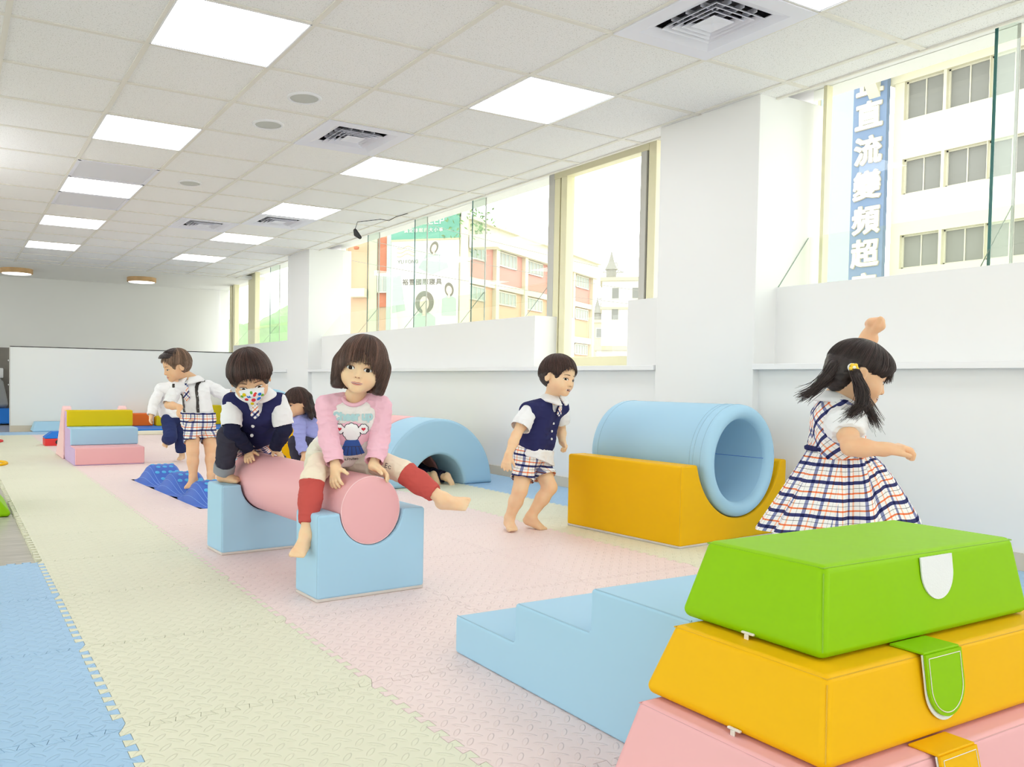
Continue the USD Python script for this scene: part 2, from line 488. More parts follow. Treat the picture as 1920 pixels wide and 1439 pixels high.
# opening casement between the parapets: 4.23 .. 5.34
w3 = thing('window_3', None, None, kind='structure')
for a, b, m in ((5.285, 5.36, 'frame_grey'), (5.22, 5.285, 'frame_cream'), (5.135, 5.205, 'frame_cream'), (4.29, 4.345, 'frame_grey'), (4.20, 4.27, 'frame_cream')):
    obj('mullion', rbox(XG - .05, XG + .03, a, b, .87, ZC + .1, .004, 8), m, w3)
obj('seal', box(XG - .03, XG + .02, 5.205, 5.222, .9, ZC + .1), 'seal_dark', w3)
obj('seal', box(XG - .03, XG + .02, 4.266, 4.292, .9, ZC + .1), 'seal_dark', w3)
obj('head_rail', rbox(XG - .053, XG + .03, 4.27, 5.29, ZC + .045, ZC + .11, .004, 8), 'frame_cream', w3)
obj('sill_rail', rbox(XG - .053, XG + .03, 4.22, 5.29, .87, .955, .004, 8), 'frame_cream', w3)
obj('pane', pane(4.345, 5.14, .95, ZC + .06), 'window_glass', w3)
w4 = thing('window_4', None, None, kind='structure')
for a, b in ((10.17, 10.6), (10.606, 11.66), (11.666, 12.65), (13.99, 14.72)):
    obj('pane', pane(a, b, 1.0, ZC + .1), 'window_glass', w4)
for y in (11.663,):
    fin(w4, y, 4.177, 1.275)
obj('joint', box(XG - .004, XG + .001, 10.597, 10.609, 1.0, ZC + .1), 'frame_grey', w4)
for a, b in ((10.18, 11.663), (11.663, 13.0)):
    guard(w4, a, b, 1.275, 1.57)
for a, b in ((12.64, 12.98), (13.70, 13.80), (13.86, 13.98)):
    obj('mullion', rbox(XG - .05, XG + .03, a, b, .87, ZC + .1, .004, 8), 'frame_cream', w4)
obj('seal', box(XG - .03, XG + .02, 13.80, 13.86, .9, ZC + .1), 'seal_dark', w4)
obj('head_rail', rbox(XG - .053, XG + .03, 12.98, 13.7, ZC + .045, ZC + .11, .004, 8), 'frame_cream', w4)
obj('pane', pane(12.98, 13.7, .95, ZC + .06), 'window_glass', w4)
obj('sill_rail', rbox(XG - .053, XG + .03, 12.98, 14.2, .87, .955, .004, 8), 'frame_cream', w4)

# ------------------------------------------------------------------ ceiling fittings
pos_words = {(4, -4): 'nearest the camera at the top right edge by the large vent', (4, -1): 'second from the camera in the row along the windows', (4, 2): 'just beyond the middle vent in the row along the windows',
             (4, 5): 'fourth along the window row, just before a small vent', (4, 8): 'fifth along the window row, right of a small vent', (4, 11): 'last and farthest of the row along the windows',
             (1, -1): 'largest in view at the upper left of the photo', (1, 2): 'second from the camera in the left row', (1, 5): 'between the two perforated grilles',
             (1, 8): 'just beyond the farther perforated grille', (1, 11): 'last and farthest of the left row'}
for (i, j) in light_tiles + dark_lights:
    x, y = OX + .6 * i + .3, OY + .6 * j + .3
    vis = (i, j) in pos_words
    t = thing('ceiling_light', f'square white LED panel, {pos_words[(i, j)]}' if vis else 'square white LED ceiling panel outside the photo', 'ceiling light', (x, y, ZC), group='LED ceiling panels')
    obj('frame', [box(x - .294, x + .294, y + s * .291 - .004, y + s * .291 + .004, ZC - .001, ZC + .03) for s in (-1, 1)] + [box(x + s * .291 - .004, x + s * .291 + .004, y - .294, y + .294, ZC - .001, ZC + .03) for s in (-1, 1)], 'plastic_white', t)
    obj('diffuser', box(x - .287, x + .287, y - .287, y + .287, ZC + .003, ZC + .010), 'light_panel', t)
vent_words = {(4, -3): 'largest one at the top right', (3, 1): 'beside the third light panel in mid ceiling', (4, 6): 'small far one left behind the fourth window-row light panel', (3, 7): 'smallest one, farthest away to the left'}
for (i, j) in vent_tiles:
    x, y = OX + .6 * i + .3, OY + .6 * j + .3
    t = thing('ceiling_vent', f'white square four-way ceiling air vent, {vent_words[(i, j)]}', 'air vent', (x, y, ZC))
    def ring(h, w, z0, z1, dz=0.0):
        """square ring whose inner edge is lifted: a sloping blade"""
        a, b = h, h - w
        V, F = [], []
        for (q, z) in ((a, z0), (b, z1), (b, z1 + .004), (a, z0 + .004)):
            V += [(x - q, y - q, z), (x + q, y - q, z), (x + q, y + q, z), (x - q, y + q, z)]
        for k in range(4):
            l = (k + 1) % 4
            for s in range(4):
                e, e2 = s * 4, ((s + 1) % 4) * 4
                F += [(e + k, e + l, e2 + l), (e + k, e2 + l, e2 + k)]
        m = trimesh.Trimesh(V, F, process=False); trimesh.repair.fix_normals(m)
        return m
    obj('face_plate', [ring(.297, .075, ZC - .004, ZC - .004), ring(.222, .05, ZC - .004, ZC + .012)], 'vent_white', t)
    for h in (.150, .120, .090):
        obj('louvre', ring(h, .022, ZC - .004, ZC + .016), 'vent_white', t)
    obj('centre_plate', ring(.062, .062, ZC - .004, ZC + .002), 'vent_white', t)
    for k in range(4):
        a = k * math.pi / 2
        for o in (-.08, 0, .08):
            b = box(.02 if o == 0 else .09, .165, o - .0012, o + .0012, ZC + .006, ZC + .03)
            obj('rib', turn(b.apply_translation([x, y, 0]), a, (x, y)), 'vent_white', t)
    obj('duct', [box(x - .2, x + .2, y - .2, y + .2, ZC + .09, ZC + .10)] + [turn(box(x + .19, x + .2, y - .2, y + .2, ZC + .012, ZC + .1), k * math.pi / 2, (x, y)) for k in range(4)], 'vent_dark', t)
for k, (i, j) in enumerate(grille_tiles):
    x, y = OX + .6 * i + .3, OY + .6 * j + .3
    t = thing('ceiling_grille', 'perforated grey return air grille in the ceiling, ' + ('nearer the camera' if k == 0 else 'the farther one beyond a light panel'), 'air grille', (x, y, ZC))
    obj('frame', [box(x - .294, x + .294, y + s * .284 - .012, y + s * .284 + .012, ZC - .002, ZC + .02) for s in (-1, 1)] + [box(x + s * .284 - .012, x + s * .284 + .012, y - .294, y + .294, ZC - .002, ZC + .02) for s in (-1, 1)], 'vent_white', t)
    obj('perforated_sheet', box(x - .28, x + .28, y - .28, y + .28, ZC + .002, ZC + .006), 'perforated_sheet', t)
for (x, y, w) in ((OX + 1.53, OY + .33, 'nearest the camera'), (OX + 1.52, OY + .90, 'in the middle of the three'), (OX + 1.5, OY + 2.72, 'farthest from the camera')):
    t = thing('ceiling_speaker', f'round grey ceiling speaker, {w}', 'speaker', (x, y, ZC))
    m = lathe([(.098, .008), (.098, -.004), (.094, -.008), (.082, -.008), (.080, -.004)], 40).apply_translation([x, y, ZC + .004]); m.invert()
    obj('rim', m, 'plastic_white', t, smooth=35)
    m = lathe([(.081, -.003), (.05, -.006), (.001, -.007)], 40).apply_translation([x, y, ZC + .004]); m.invert()
    obj('grille', m, 'speaker_grey', t, smooth=35)
for (x, y, w) in ((0.92, 13.66, 'at the left edge of the photo'), (2.74, 13.68, 'right one, above the child in suspenders')):
    t = thing('drum_lamp', f'round flush ceiling lamp with a wooden ring, {w}', 'ceiling lamp', (x, y, ZC - .075))
    m = lathe([(.225, ZC), (.225, ZC - .062), (.219, ZC - .068), (.208, ZC - .068), (.206, ZC - .05)], 48).apply_translation([x, y, 0]); m.invert()
    obj('ring', m, 'wood_ring', t, smooth=30)
    m = lathe([(.207, ZC - .055), (.200, ZC - .074), (.15, ZC - .079), (.001, ZC - .081)], 48).apply_translation([x, y, 0]); m.invert()
    obj('diffuser', m, 'lamp_disc', t, smooth=60)
# small dark sensor hanging on a wire from the ceiling edge
t = thing('hanging_sensor', 'small black device dangling by a wire from the ceiling above the windows', 'sensor', (3.62, 7.55, ZC - .10))
obj('body', hull_round([(3.59, 7.55, 2.25), (3.63, 7.52, 2.18), (3.60, 7.56, 2.21)], .018, 14), 'black_plastic', t, smooth=30)
obj('wire', tube([(3.59, 7.55, 2.26), (3.60, 7.52, 2.33), (3.72, 7.25, 2.325), (3.76, 7.15, 2.30), (3.80, 7.08, 2.33), (3.83, 6.9, 2.334)], .003, 6), 'black_plastic', t)
# unseen flash head on a stand, out of view to the left, brightening the ceiling (its patch of light shows at the upper left)
t = thing('studio_lamp', 'flash head on a black stand out of view to the left, placed to light the ceiling', 'lamp', (-.80, 6.6, -.02))
obj('stand', [tube([(-.80, 6.6, .35), (-.80, 6.6, 1.25)], .012, 10)] + [tube([(-.80, 6.6, .40), (-.80 + .45 * math.cos(a), 6.6 + .45 * math.sin(a), -.01)], .010, 8) for a in (0.5, 2.6, 4.7)], 'lamp_black', t)
obj('head', lathe([(.0001, 1.22), (.06, 1.22), (.065, 1.30), (.07, 1.36), (.14, 1.46), (.138, 1.46), (.066, 1.37), (.0001, 1.37)], 32).apply_translation([-.80, 6.6, 0]), 'lamp_black', t, smooth=40)
obj('flash_tube', lathe([(.0001, 1.385), (.062, 1.385), (.062, 1.395), (.0001, 1.40)], 24).apply_translation([-.80, 6.6, 0]), 'flash_tube', t)
# ------------------------------------------------------------------ soft play equipment
def cradle_outline(w, h, cx, R, cz, rc=.012):
    """block outline with a round notch in its top; counter-clockwise in (x, z)"""
    hw = math.sqrt(max(R * R - (h - cz) ** 2, 0))
    a = math.degrees(math.asin((h - cz) / R))
    pts = arc(rc, rc, rc, 180, 270, 4) + arc(w - rc, rc, rc, 270, 360, 4) + arc(w - rc, h - rc, rc, 0, 90, 4)
    e = .008
    pts += [(cx + hw + e, h), (cx + hw + e * .2, h - e * .3)]
    pts += arc(cx, cz, R, a - 3, -180 - a + 3, 44)
    pts += [(cx - hw - e * .2, h - e * .3), (cx - hw - e, h)] + arc(rc, h - rc, rc, 90, 180, 4)
    return pts
def cradle(name, label, cat, c, rot, w, h, d, cx, R, cz, mat, seam, group=None):
    t = thing(name, label, cat, (c[0], c[1], 0), rot, group=group)
    out = cradle_outline(w, h - .008, cx, R, cz - .008)
    m = extrude_bevel(out, d, .010)
    m = frame_to(m, [-w / 2, d / 2, .008], np.array([1.0, 0, 0]), np.array([0, 0, 1.0]), np.array([0, -1.0, 0]))
    obj('body', m, mat, t, smooth=40, local=True)
    obj('base', rbox(-w / 2 + .001, w / 2 - .001, -d / 2 + .001, d / 2 - .001, 0.0, .0125, .004, 8), 'rubber_base', t, local=True)
    q = resample(out, .015)
    for s in (-1, 1):
        pts = np.c_[q[:, 0] - w / 2, np.full(len(q), s * (d / 2 - .0045)), q[:, 1] + .008]
        n = np.roll(q, -1, 0) - np.roll(q, 1, 0); n = np.stack([n[:, 1], -n[:, 0]], 1); n /= np.linalg.norm(n, axis=1, keepdims=True)
        pts[:, 0] -= n[:, 0] * .0028; pts[:, 2] -= n[:, 1] * .0028
        obj('seam', tube(pts, .0016, 5, True), seam, t, local=True)
    return t
cradle('roller_cradle', 'pale blue notched foam block under the near end of the pink roller', 'foam block', (1.303, 2.660), math.radians(3.5), .435, .299, .170, .2145, .127, .306, 'baby_blue', 'baby_blue_seam')
cradle('roller_cradle', 'pale blue notched foam block under the far end of the roller and the masked boy', 'foam block', (1.233, 3.537), math.radians(3.5), .435, .299, .185, .2145, .127, .306, 'baby_blue', 'baby_blue_seam')
def along(m, o, d):
    """turns a lathe's z axis along the horizontal direction d at o"""
    d = np.array(d, float); d /= np.linalg.norm(d)
    up = np.array([0, 0, 1.0]); s = np.cross(up, d)
    return frame_to(m, o, s, up, d)
RA, RB = np.array([1.3015, 2.577, .3005]), np.array([1.226, 3.632, .3005])
t = thing('foam_roller', 'long pink foam roller resting in two pale blue cradles, ridden by two children', 'foam roller', (1.264, 3.105, .18))
L = np.linalg.norm(RB - RA); R = .1205
prof = [(0.0001, 0), (R - .03, 0), (R - .008, .001), (R - .002, .004), (R, .012), (R, .2 * L), (R * 1.0, .4 * L), (R * 1.0, .6 * L), (R, L - .012), (R - .002, L - .004), (R - .008, L - .001), (0.0001, L)]
obj('body', along(lathe(prof, 72), RA, RB - RA), 'vinyl_pink', t, smooth=35)
for e in (.004, L - .004):
    o = RA + (RB - RA) / L * e
    dv = (RB - RA) / L; sv = np.cross([0, 0, 1.0], dv)
    ring = [o + (R - .0022) * (math.cos(a) * sv + math.sin(a) * np.array([0, 0, 1.0])) for a in np.linspace(0, 2 * math.pi, 64)[:-1]]
    obj('seam', tube(ring, .0016, 5, True), 'pale_pink', t)
a = math.radians(208)
dv = (RB - RA) / L; sv = np.cross([0, 0, 1.0], dv)
zr = [RA + dv * s + (R + .0005) * (-math.cos(a) * -sv + math.sin(a) * np.array([0, 0, 1.0])) for s in np.linspace(.03, L - .03, 40)]
obj('zip', tube(zr, .0035, 6), 'zip_white', t)

# big tunnel in its yellow cradle
cradle('tunnel_cradle', 'large yellow foam cradle with a round hollow holding the pale blue barrel', 'foam block', (3.325, 3.083), math.radians(4.5), .825, .381, .722, .445, .335, .446, 'vinyl_yellow', 'vinyl_yellow_seam')
t = thing('foam_barrel', 'big pale blue hollow foam barrel lying in the yellow cradle', 'foam barrel', (3.34, 3.09, .11))
ca, sa = math.cos(math.radians(4.5)), math.sin(math.radians(4.5))
TB = np.array([3.325 + (.445 - .4125) * ca, 3.083 + (.445 - .4125) * sa, .111 + .2765])
axis = np.array([-sa, ca, 0])
Ro, Ri, hl = .2745, .203, .375
rl = (Ro - Ri) / 2
lip = lambda z, s: [(Ri + rl + rl * math.cos(q), z + s * rl * math.sin(q)) for q in np.linspace(0, math.pi, 12)]
prof = lip(-hl + rl, -1)[::-1] + [(Ro, -hl + rl + .02), (Ro, 0), (Ro, hl - rl - .02)] + lip(hl - rl, 1) + [(Ri, hl - rl - .02), (Ri, 0), (Ri, -hl + rl)]
obj('shell', along(lathe(prof, 96), TB, axis), 'baby_blue', t, smooth=40)
sv = np.cross([0, 0, 1.0], axis); up = np.array([0, 0, 1.0])
for e in (-hl + .045, -hl + .105, -hl + .085, hl - .06):
    obj('seam', tube([TB + axis * e + (Ro + .0004) * (math.cos(q) * sv + math.sin(q) * up) for q in np.linspace(0, 2 * math.pi, 96)[:-1]], .0014, 5, True), 'baby_blue_seam', t)
obj('inner_seam', tube([TB + axis * e - sv * (Ri - .0008) + up * .004 for e in np.linspace(-hl + .03, hl - .03, 8)], .0020, 5), 'step_line', t)

# vaulting box: stacked tapering blocks with hook-and-loop flaps
def half_flap(w, h, n=20):
    return [(-w / 2, 0)] + [(w / 2 * math.sin(math.radians(q)), -h + (w / 2) * 1.0 - (w / 2) * math.cos(math.radians(q))) for q in np.linspace(-88, 88, n)] + [(w / 2, 0)]
def vault(name, label, b, tp, z0, z1, mat, seam, flap_x, patch=None, flap=None, zip_at=None):
    t = thing(name, label, 'foam block', ((b[0] + b[1]) / 2, (b[2] + b[3]) / 2, z0))
    obj('body', frustum(b, tp, z0, z1, .014), mat, t, smooth=50)
    e = .0105
    ring = [(tp[0] + e, tp[2] + e), (tp[1] - e, tp[2] + e), (tp[1] - e, tp[3] - e), (tp[0] + e, tp[3] - e)]
    k = .0038
    obj('seam', tube([(x + sx * -k, y + sy * -k, z1 - .0045) for (x, y), (sx, sy) in zip(np.array([(tp[0] + .008, tp[2] + .008), (tp[1] - .008, tp[2] + .008), (tp[1] - .008, tp[3] - .008), (tp[0] + .008, tp[3] - .008)]), [(1, 1), (-1, 1), (-1, -1), (1, -1)])], .0012, 5, True), seam, t)
    for (x0, y0, x1, y1) in ((tp[0], tp[2], b[0], b[2]),):
        obj('corner_seam', tube([(x0 + .0035, y0 + .0035, z1 - .012), (x1 + .0035, y1 + .0035, z0 + .012)], .0011, 5), seam, t)
    # front face (towards -y) frame
    top = np.array([0, tp[2], z1]); bot = np.array([0, b[2], z0])
    dn = (bot - top) / np.linalg.norm(bot - top); nrm = np.cross(dn, [1.0, 0, 0]); nrm *= -1 if nrm[1] > 0 else 1
    if patch:
        o = np.array([flap_x, tp[2], z1]) + dn * .009 + nrm * .0004
        m = trimesh.creation.extrude_polygon(Polygon(half_flap(.092, patch)), .0022, engine='earcut')
        obj('hook_patch', frame_to(m, o, np.array([1.0, 0, 0]), -dn, nrm), 'felt_white', t)
    if flap:
        (fx, fy, fz, tilt, lift, reach) = flap
        pl = Polygon(half_flap(.098, .098))
        m = trimesh.creation.extrude_polygon(pl, .004, engine='earcut')
        d2 = np.array([0, -math.sin(tilt), -math.cos(tilt)]); n2 = np.array([0, -math.cos(tilt), math.sin(tilt)])
        o = np.array([fx, fy, fz]) + n2 * lift
        fp = obj('flap', frame_to(m, o, np.array([1.0, 0, 0]), -d2, n2), mat, t, smooth=30)
        obj('flap_strip', rbox(fx - .049, fx + .049, fy - .004, fy + reach, fz, fz + .004, .0015, 6), mat, fp)
        q = np.array(pl.buffer(-.006).exterior.coords)[:-1]
        obj('stitching', tube([o + np.array([1.0, 0, 0]) * a + -d2 * c + n2 * .0045 for a, c in q], .0009, 4, True), 'zip_white', fp)
        m2 = trimesh.creation.extrude_polygon(Polygon(half_flap(.096, .104)), .0018, engine='earcut')
        obj('flap_lining', frame_to(m2, o - n2 * .0025 + np.array([-.003, 0, 0]), np.array([1.0, 0, 0]), -d2, n2), 'felt_white', t)
    if zip_at:
        x, y, z = zip_at
        m = [rbox(x - .010, x - .004, y - .012, y + .012, z + .004, z + .008, .0015, 8), rbox(x - .0120, x - .009, y - .004, y + .004, z - .022, z + .005, .001, 8), tube([(x - .011, y - .004, z - .012), (x - .013, y, z - .008), (x - .011, y + .004, z - .012)], .0012, 5)]
        obj('zip_pull', m, 'zip_white', t, smooth=40)
    return t
vault('vault_block', 'lime green tapered foam block on top of the stack with a white patch', (1.140, 1.735, .764, 1.036), (1.160, 1.712, .780, 1.006), .347, .485, 'lime', 'lime_seam', 1.4525, patch=.072, flap=(1.362, .7190, .3455, .134, .003, .05), zip_at=(1.146, .895, .348))
vault('vault_block', 'yellow tapered foam block in the middle of the stack at the lower right', (1.066, 1.815, .705, 1.045), (1.090, 1.795, .722, 1.012), .219, .345, 'vinyl_yellow', 'vinyl_yellow_seam', 1.38, flap=(1.316, .6690, .2170, .213, .003, .04), zip_at=(1.070, .855, .220))
vault('vault_block', 'pink tapered foam block at the bottom of the stack at the lower right', (0.985, 1.90, .625, 1.075), (1.030, 1.87, .672, 1.030), 0.0, .217, 'vinyl_pink', 'vinyl_pink_seam', 1.3)

# blue steps
t = thing('foam_steps', 'pale blue foam steps beside the stack of tapered blocks', 'foam steps', (1.55, 1.5, 0))
st = [(0.0, 0.0), (.83, 0.0), (.83, .305), (.547, .305), (.547, .205), (.272, .205), (.272, .104), (0.0, .104)]
# outline in (distance from the far end, z)
sm = np.array(Polygon(st).buffer(-.01).buffer(.02, quad_segs=3).buffer(-.010, quad_segs=3).exterior.coords)[:-1]
if not Polygon(sm).exterior.is_ccw:
    sm = sm[::-1]
m = extrude_bevel([tuple(p) for p in sm], .60, .007, .03)
obj('body', frame_to(m, [1.243, 1.932, 0.0], np.array([0, -1.0, 0]), np.array([0, 0, 1.0]), np.array([1.0, 0, 0])), 'baby_blue', t, smooth=40)
for s in (.0035, .5965):
    for a, b, z in ((.004, .268, .1045), (.284, .543, .2055), (.559, .826, .3055)):
        obj('seam', tube([(1.243 + s, 1.932 - y, z - .001 + q) for y, q in ((a, 0), ((a + b) / 2, 0), (b, 0))], .0016, 5), 'baby_blue_seam', t)

# rainbow of half-round arches along the window wall
def arch(x, y, rot, R, r, d, mat, label, nm='foam_arch', group=None):
    t = thing(nm, label, 'foam arch', (x, y, 0), rot, group=group)
    out = arc(0, 0, R, 1.5, 178.5, 50) + [(-R, 0.0), (-r, 0.0)] + arc(0, 0, r, 178, 2, 40) + [(r, 0.0), (R, 0.0)]
    m = extrude_bevel(out, d, .022, .03)
    obj('body', frame_to(m, [0, d, 0], np.array([1.0, 0, 0]), np.array([0, 0, 1.0]), np.array([0, -1.0, 0])), mat, t, smooth=40, local=True)
    for s in (.008, d - .008):
        obj('seam', tube([((R - .006) * math.cos(q), s, (R - .006) * math.sin(q)) for q in np.linspace(.03, math.pi - .03, 50)], .0016, 5), mat + '_seam', t, local=True)
    return t
av = np.array([-.07, .9975])
for k, (m_, w) in enumerate((('baby_blue', 'pale blue foam arch at the near end of the tunnel, a child crawling under it'), ('vinyl_pink', 'pink foam arch right behind the pale blue one'), ('lime', 'lime green foam arch at the far end of the tunnel'))):
    o = np.array([3.10, 5.065]) + av * (.332 * k)
    arch(o[0], o[1], math.radians(4), .484, .228, .33, m_, w)
arch(2.80, 6.62, math.radians(-8), .455, .19, .3, 'vinyl_yellow', 'yellow foam arch behind the crouching girl in lavender')
t = thing('half_disc', 'pale blue rounded foam panel standing behind the crouching girl', 'foam block', (2.55, 7.25, 0))
m = extrude_bevel(arc(0, .30, .36, 0, 180, 40) + [(-.36, 0), (.36, 0)], .12, .015, .04)
obj('body', frame_to(m, [2.62, 7.40, 0], np.array([1.0, 0, 0]), np.array([0, 0, 1.0]), np.array([0, -1.0, 0])), 'baby_blue', t, smooth=40)
t = thing('balance_beam', 'pale teal foam beam on a yellow base beside the far pillar', 'foam beam', (3.1, 7.0, 0))
obj('beam', rbox(2.86, 3.5, 6.98, 7.25, .40, .465, .012), 'teal_pale', t, smooth=40)
obj('base', rbox(2.88, 3.48, 7.0, 7.23, 0.0, .40, .012), 'lemon', t, smooth=40)

# small three-step block with a pink climbing side
t = thing('step_block', 'three-step foam block in pink, blue and yellow with a lilac side', 'foam steps', (1.23, 7.7, 0))
X0, X1 = .934, 1.508
obj('lilac_body', [rbox(X0, X1 - .004, 7.375, 7.658, 0, .143, .006, 8), rbox(X0 + .0004, X1 - .005, 7.662, 7.903, 0, .293, .006, 8), rbox(X0 + .0008, X1 - .006, 7.907, 8.018, 0, .438, .006, 8)], 'lilac', t, smooth=40)
obj('low_step', rbox(X0 + .004, X1, 7.37, 7.68, .004, .150, .012), 'vinyl_pink', t, smooth=40)
obj('middle_step', rbox(X0 + .004, X1, 7.65, 7.93, .150, .300, .012), 'baby_blue', t, smooth=40)
obj('top_step', rbox(X0 + .004, X1, 7.895, 8.025, .300, .446, .012), 'lemon', t, smooth=40)
t = thing('climbing_ramp', 'pink foam ramp with raised rails right behind the lilac step block', 'foam ramp', (1.23, 8.3, 0))
for xx, w in (((X0 - .015, X0 + .06), 0), ((X1 - .10, X1 - .03), 0)):
    m = extrude_bevel([(0, 0), (.56, 0), (.09, .462), (.05, .48), (.01, .462), (0.0, .44)], xx[1] - xx[0], .008, .05)
    obj('rail', frame_to(m, [xx[0], 8.023, 0], np.array([0, 1.0, 0]), np.array([0, 0, 1.0]), np.array([1.0, 0, 0])), 'pale_pink', t, smooth=40)
m = extrude_bevel([(0, 0), (.52, 0), (.05, .435), (0, .435)], X1 - X0 - .16, .008, .05)
obj('slope', frame_to(m, [X0 + .062, 8.023, 0], np.array([0, 1.0, 0]), np.array([0, 0, 1.0]), np.array([1.0, 0, 0])), 'pale_pink', t, smooth=40)

# blue wavy stepping stones
def hill(k, c, rot, label):
    t = thing('stepping_hill', label, 'stepping stone', (c[0], c[1], 0), rot, group=None)
    Ly, Wd, h = .52, .31, .130
    nu, nv = 41, 37
    U, Vv = np.meshgrid(np.linspace(-.5, .5, nu), np.linspace(-.5, .5, nv), indexing='ij')
    prof = lambda u: (.014 + (h - .014) * np.cos(math.pi * np.clip(u, -.5, .5)) ** 1.5)
    wid = lambda u: 1.0 - .20 * np.abs(2 * u) ** 3
    def top(u, v):
        a = np.abs(v) * 2 / wid(u)
        e = np.clip((1 - a) / .52, 0, 1)
        return prof(u) * (e * e * (3 - 2 * e)) ** .8
    Z = top(U, Vv)
    P = np.stack([Vv * Wd, U * Ly, Z], -1).reshape(-1, 3)
    idx = np.arange(nu * nv).reshape(nu, nv)
    q = np.stack([idx[:-1, :-1], idx[:-1, 1:], idx[1:, 1:], idx[1:, :-1]], -1).reshape(-1, 4)
    b = P.copy(); b[:, 2] = 0
    edge = np.concatenate([idx[0, :], idx[1:, -1], idx[-1, -2::-1], idx[-2:0:-1, 0]])
    e2 = np.roll(edge, -1)
    F = np.vstack([q[:, [0, 1, 2]][:, ::-1], q[:, [0, 2, 3]][:, ::-1], np.stack([edge, e2, e2 + nu * nv], 1), np.stack([edge, e2 + nu * nv, edge + nu * nv], 1), q[:, [0, 1, 2]] + nu * nv, q[:, [0, 2, 3]] + nu * nv])
    m = trimesh.Trimesh(np.vstack([P, b]), F, process=True); trimesh.repair.fix_normals(m)
    obj('body', m, 'step_blue', t, smooth=50, local=True)
    for r in range(7):
        for s in range(4 if r % 2 else 3):
            v = (s - (1.5 if r % 2 else 1)) * .046
            u = (r - 3) * .118
            y, x = u * Ly, v
            dz = (float(top(np.float64(u + .01), np.float64(v / Wd))) - float(top(np.float64(u - .01), np.float64(v / Wd)))) / (.02 * Ly)
            if abs(v) > .085: continue
            d = lathe([(.0001, .0035), (.010, .0032), (.0155, .0005), (.016, -.003)][::-1], 14)
            n = np.array([0, -dz, 1.0]); n /= np.linalg.norm(n)
            ex = np.array([1.0, 0, 0]); ey = np.cross(n, ex)
            obj('grip_dot', frame_to(d, [x, y, float(top(np.float64(u), np.float64(v / Wd)))], ex, ey, n), 'step_dot', t, smooth=40, local=True)
    for vv in (-.30, -.36, -.42, .30, .36, .42):
        us = np.linspace(-.46, .46, 25)
        obj('contour_line', tube([(vv * Wd * float(wid(u)) * 1.0, u * Ly, float(top(u, np.float64(vv * wid(u)))) + .0005) for u in us], .0016, 5), 'step_line', t, local=True)
for k, (c, w) in enumerate((((1.355, 6.02), 'farthest blue wavy stepping stone with lighter dots, nearest the pink step block'), ((1.385, 5.50), 'middle blue wavy stepping stone under the boy in suspenders'), ((1.415, 4.98), 'nearest blue wavy stepping stone, half hidden by the roller cradle'))):
    hill(k, c, math.radians(3.5), w)

# things at the back of the room
t = thing('toy_block', 'red toy block with a round hole and a blue sloping lid on the mat', 'toy', (1.03, 9.7, 0))
obj('red_base', rbox(.918, 1.15, 9.56, 9.80, 0, .078, .008), 'vinyl_red', t, smooth=40)
obj('blue_lid', hull_round([(x, y, z) for x in (.925, 1.14) for y in (9.57, 9.79) for z in (.085,)] + [(1.0, y, .14) for y in (9.62, 9.78)] + [(1.13, y, .14) for y in (9.62, 9.78)], .008), 'royal', t, smooth=40)
m = lathe([(.024, 0), (.024, .004), (.0001, .004)], 20)
obj('round_hole', frame_to(m, [1.045, 9.5565, .04], np.array([1.0, 0, 0]), np.array([0, 0, 1.0]), np.array([0, -1.0, 0])), 'black_plastic', t)
t = thing('foam_wedge', 'pale blue foam wedge lying against the white partition', 'foam block', (1.35, 12.2, 0))
obj('body', frustum((1.0, 1.72, 12.0, 12.33), (1.04, 1.68, 12.12, 12.33), 0, .125, .012), 'baby_blue', t, smooth=50)
t = thing('foam_cube', 'orange foam cube at the back beside the yellow blocks', 'foam block', (2.43, 12.1, 0))
obj('body', rbox(2.18, 2.565, 11.98, 12.30, .062, .232, .012), 'vinyl_orange', t, smooth=40)
t = thing('foam_cube', 'low yellow foam block behind the child in the white sweatshirt', 'foam block', (2.7, 12.1, 0))
obj('body', rbox(2.60, 2.80, 11.90, 12.10, .062, .20, .012), 'lemon', t, smooth=40)
t = thing('tall_foam_block', 'tall yellow foam panel at the back between two children', 'foam block', (3.15, 12.2, 0))
obj('body', frustum((2.76, 3.70, 12.12, 12.33), (2.80, 3.60, 12.15, 12.33), .062, .345, .012), 'lemon', t, smooth=50)
t = thing('foam_platform', 'low cream foam platform with a blue top at the back', 'foam platform', (2.7, 11.9, 0))
obj('cream_side', rbox(1.76, 3.75, 11.02, 12.345, 0, .045, .01), 'vinyl_cream', t, smooth=40)
obj('blue_top', rbox(1.755, 3.755, 11.18, 12.347, .042, .062, .008), 'royal', t, smooth=40)
t = thing('small_wedge', 'small green foam wedge at the back behind the children', 'foam block', (2.65, 10.7, 0))
obj('body', frustum((2.48, 2.80, 10.62, 10.86), (2.54, 2.76, 10.72, 10.86), 0, .075, .01), 'grass', t, smooth=50)
t = thing('green_block', 'lime green foam block at the left edge on the grey floor', 'foam block', (.1, 5.15, -.018))
obj('body', hull_round([(x, y, z) for x in (-.35, .285) for y in (4.98, 5.5) for z in (0.0,)] + [(x, y, .15) for x in (-.33, .17) for y in (5.0, 5.48)], .018), 'lime', t, smooth=50)
def floor_ring(x, y, r, mat, label):
    t = thing('floor_ring', label, 'ring', (x, y, 0))
    m = tube([(x + r * math.cos(q), y + r * math.sin(q), .010) for q in np.linspace(0, 2 * math.pi, 48)[:-1]], .011, 10, True)
    obj('ring', m, mat, t, smooth=True)
floor_ring(.215, 7.74, .23, 'vinyl_yellow', 'yellow plastic ring lying on the cream mats at the left edge')
floor_ring(.33, 10.35, .22, 'vinyl_red', 'red plastic ring lying on the cream mats at the left edge, farther back')
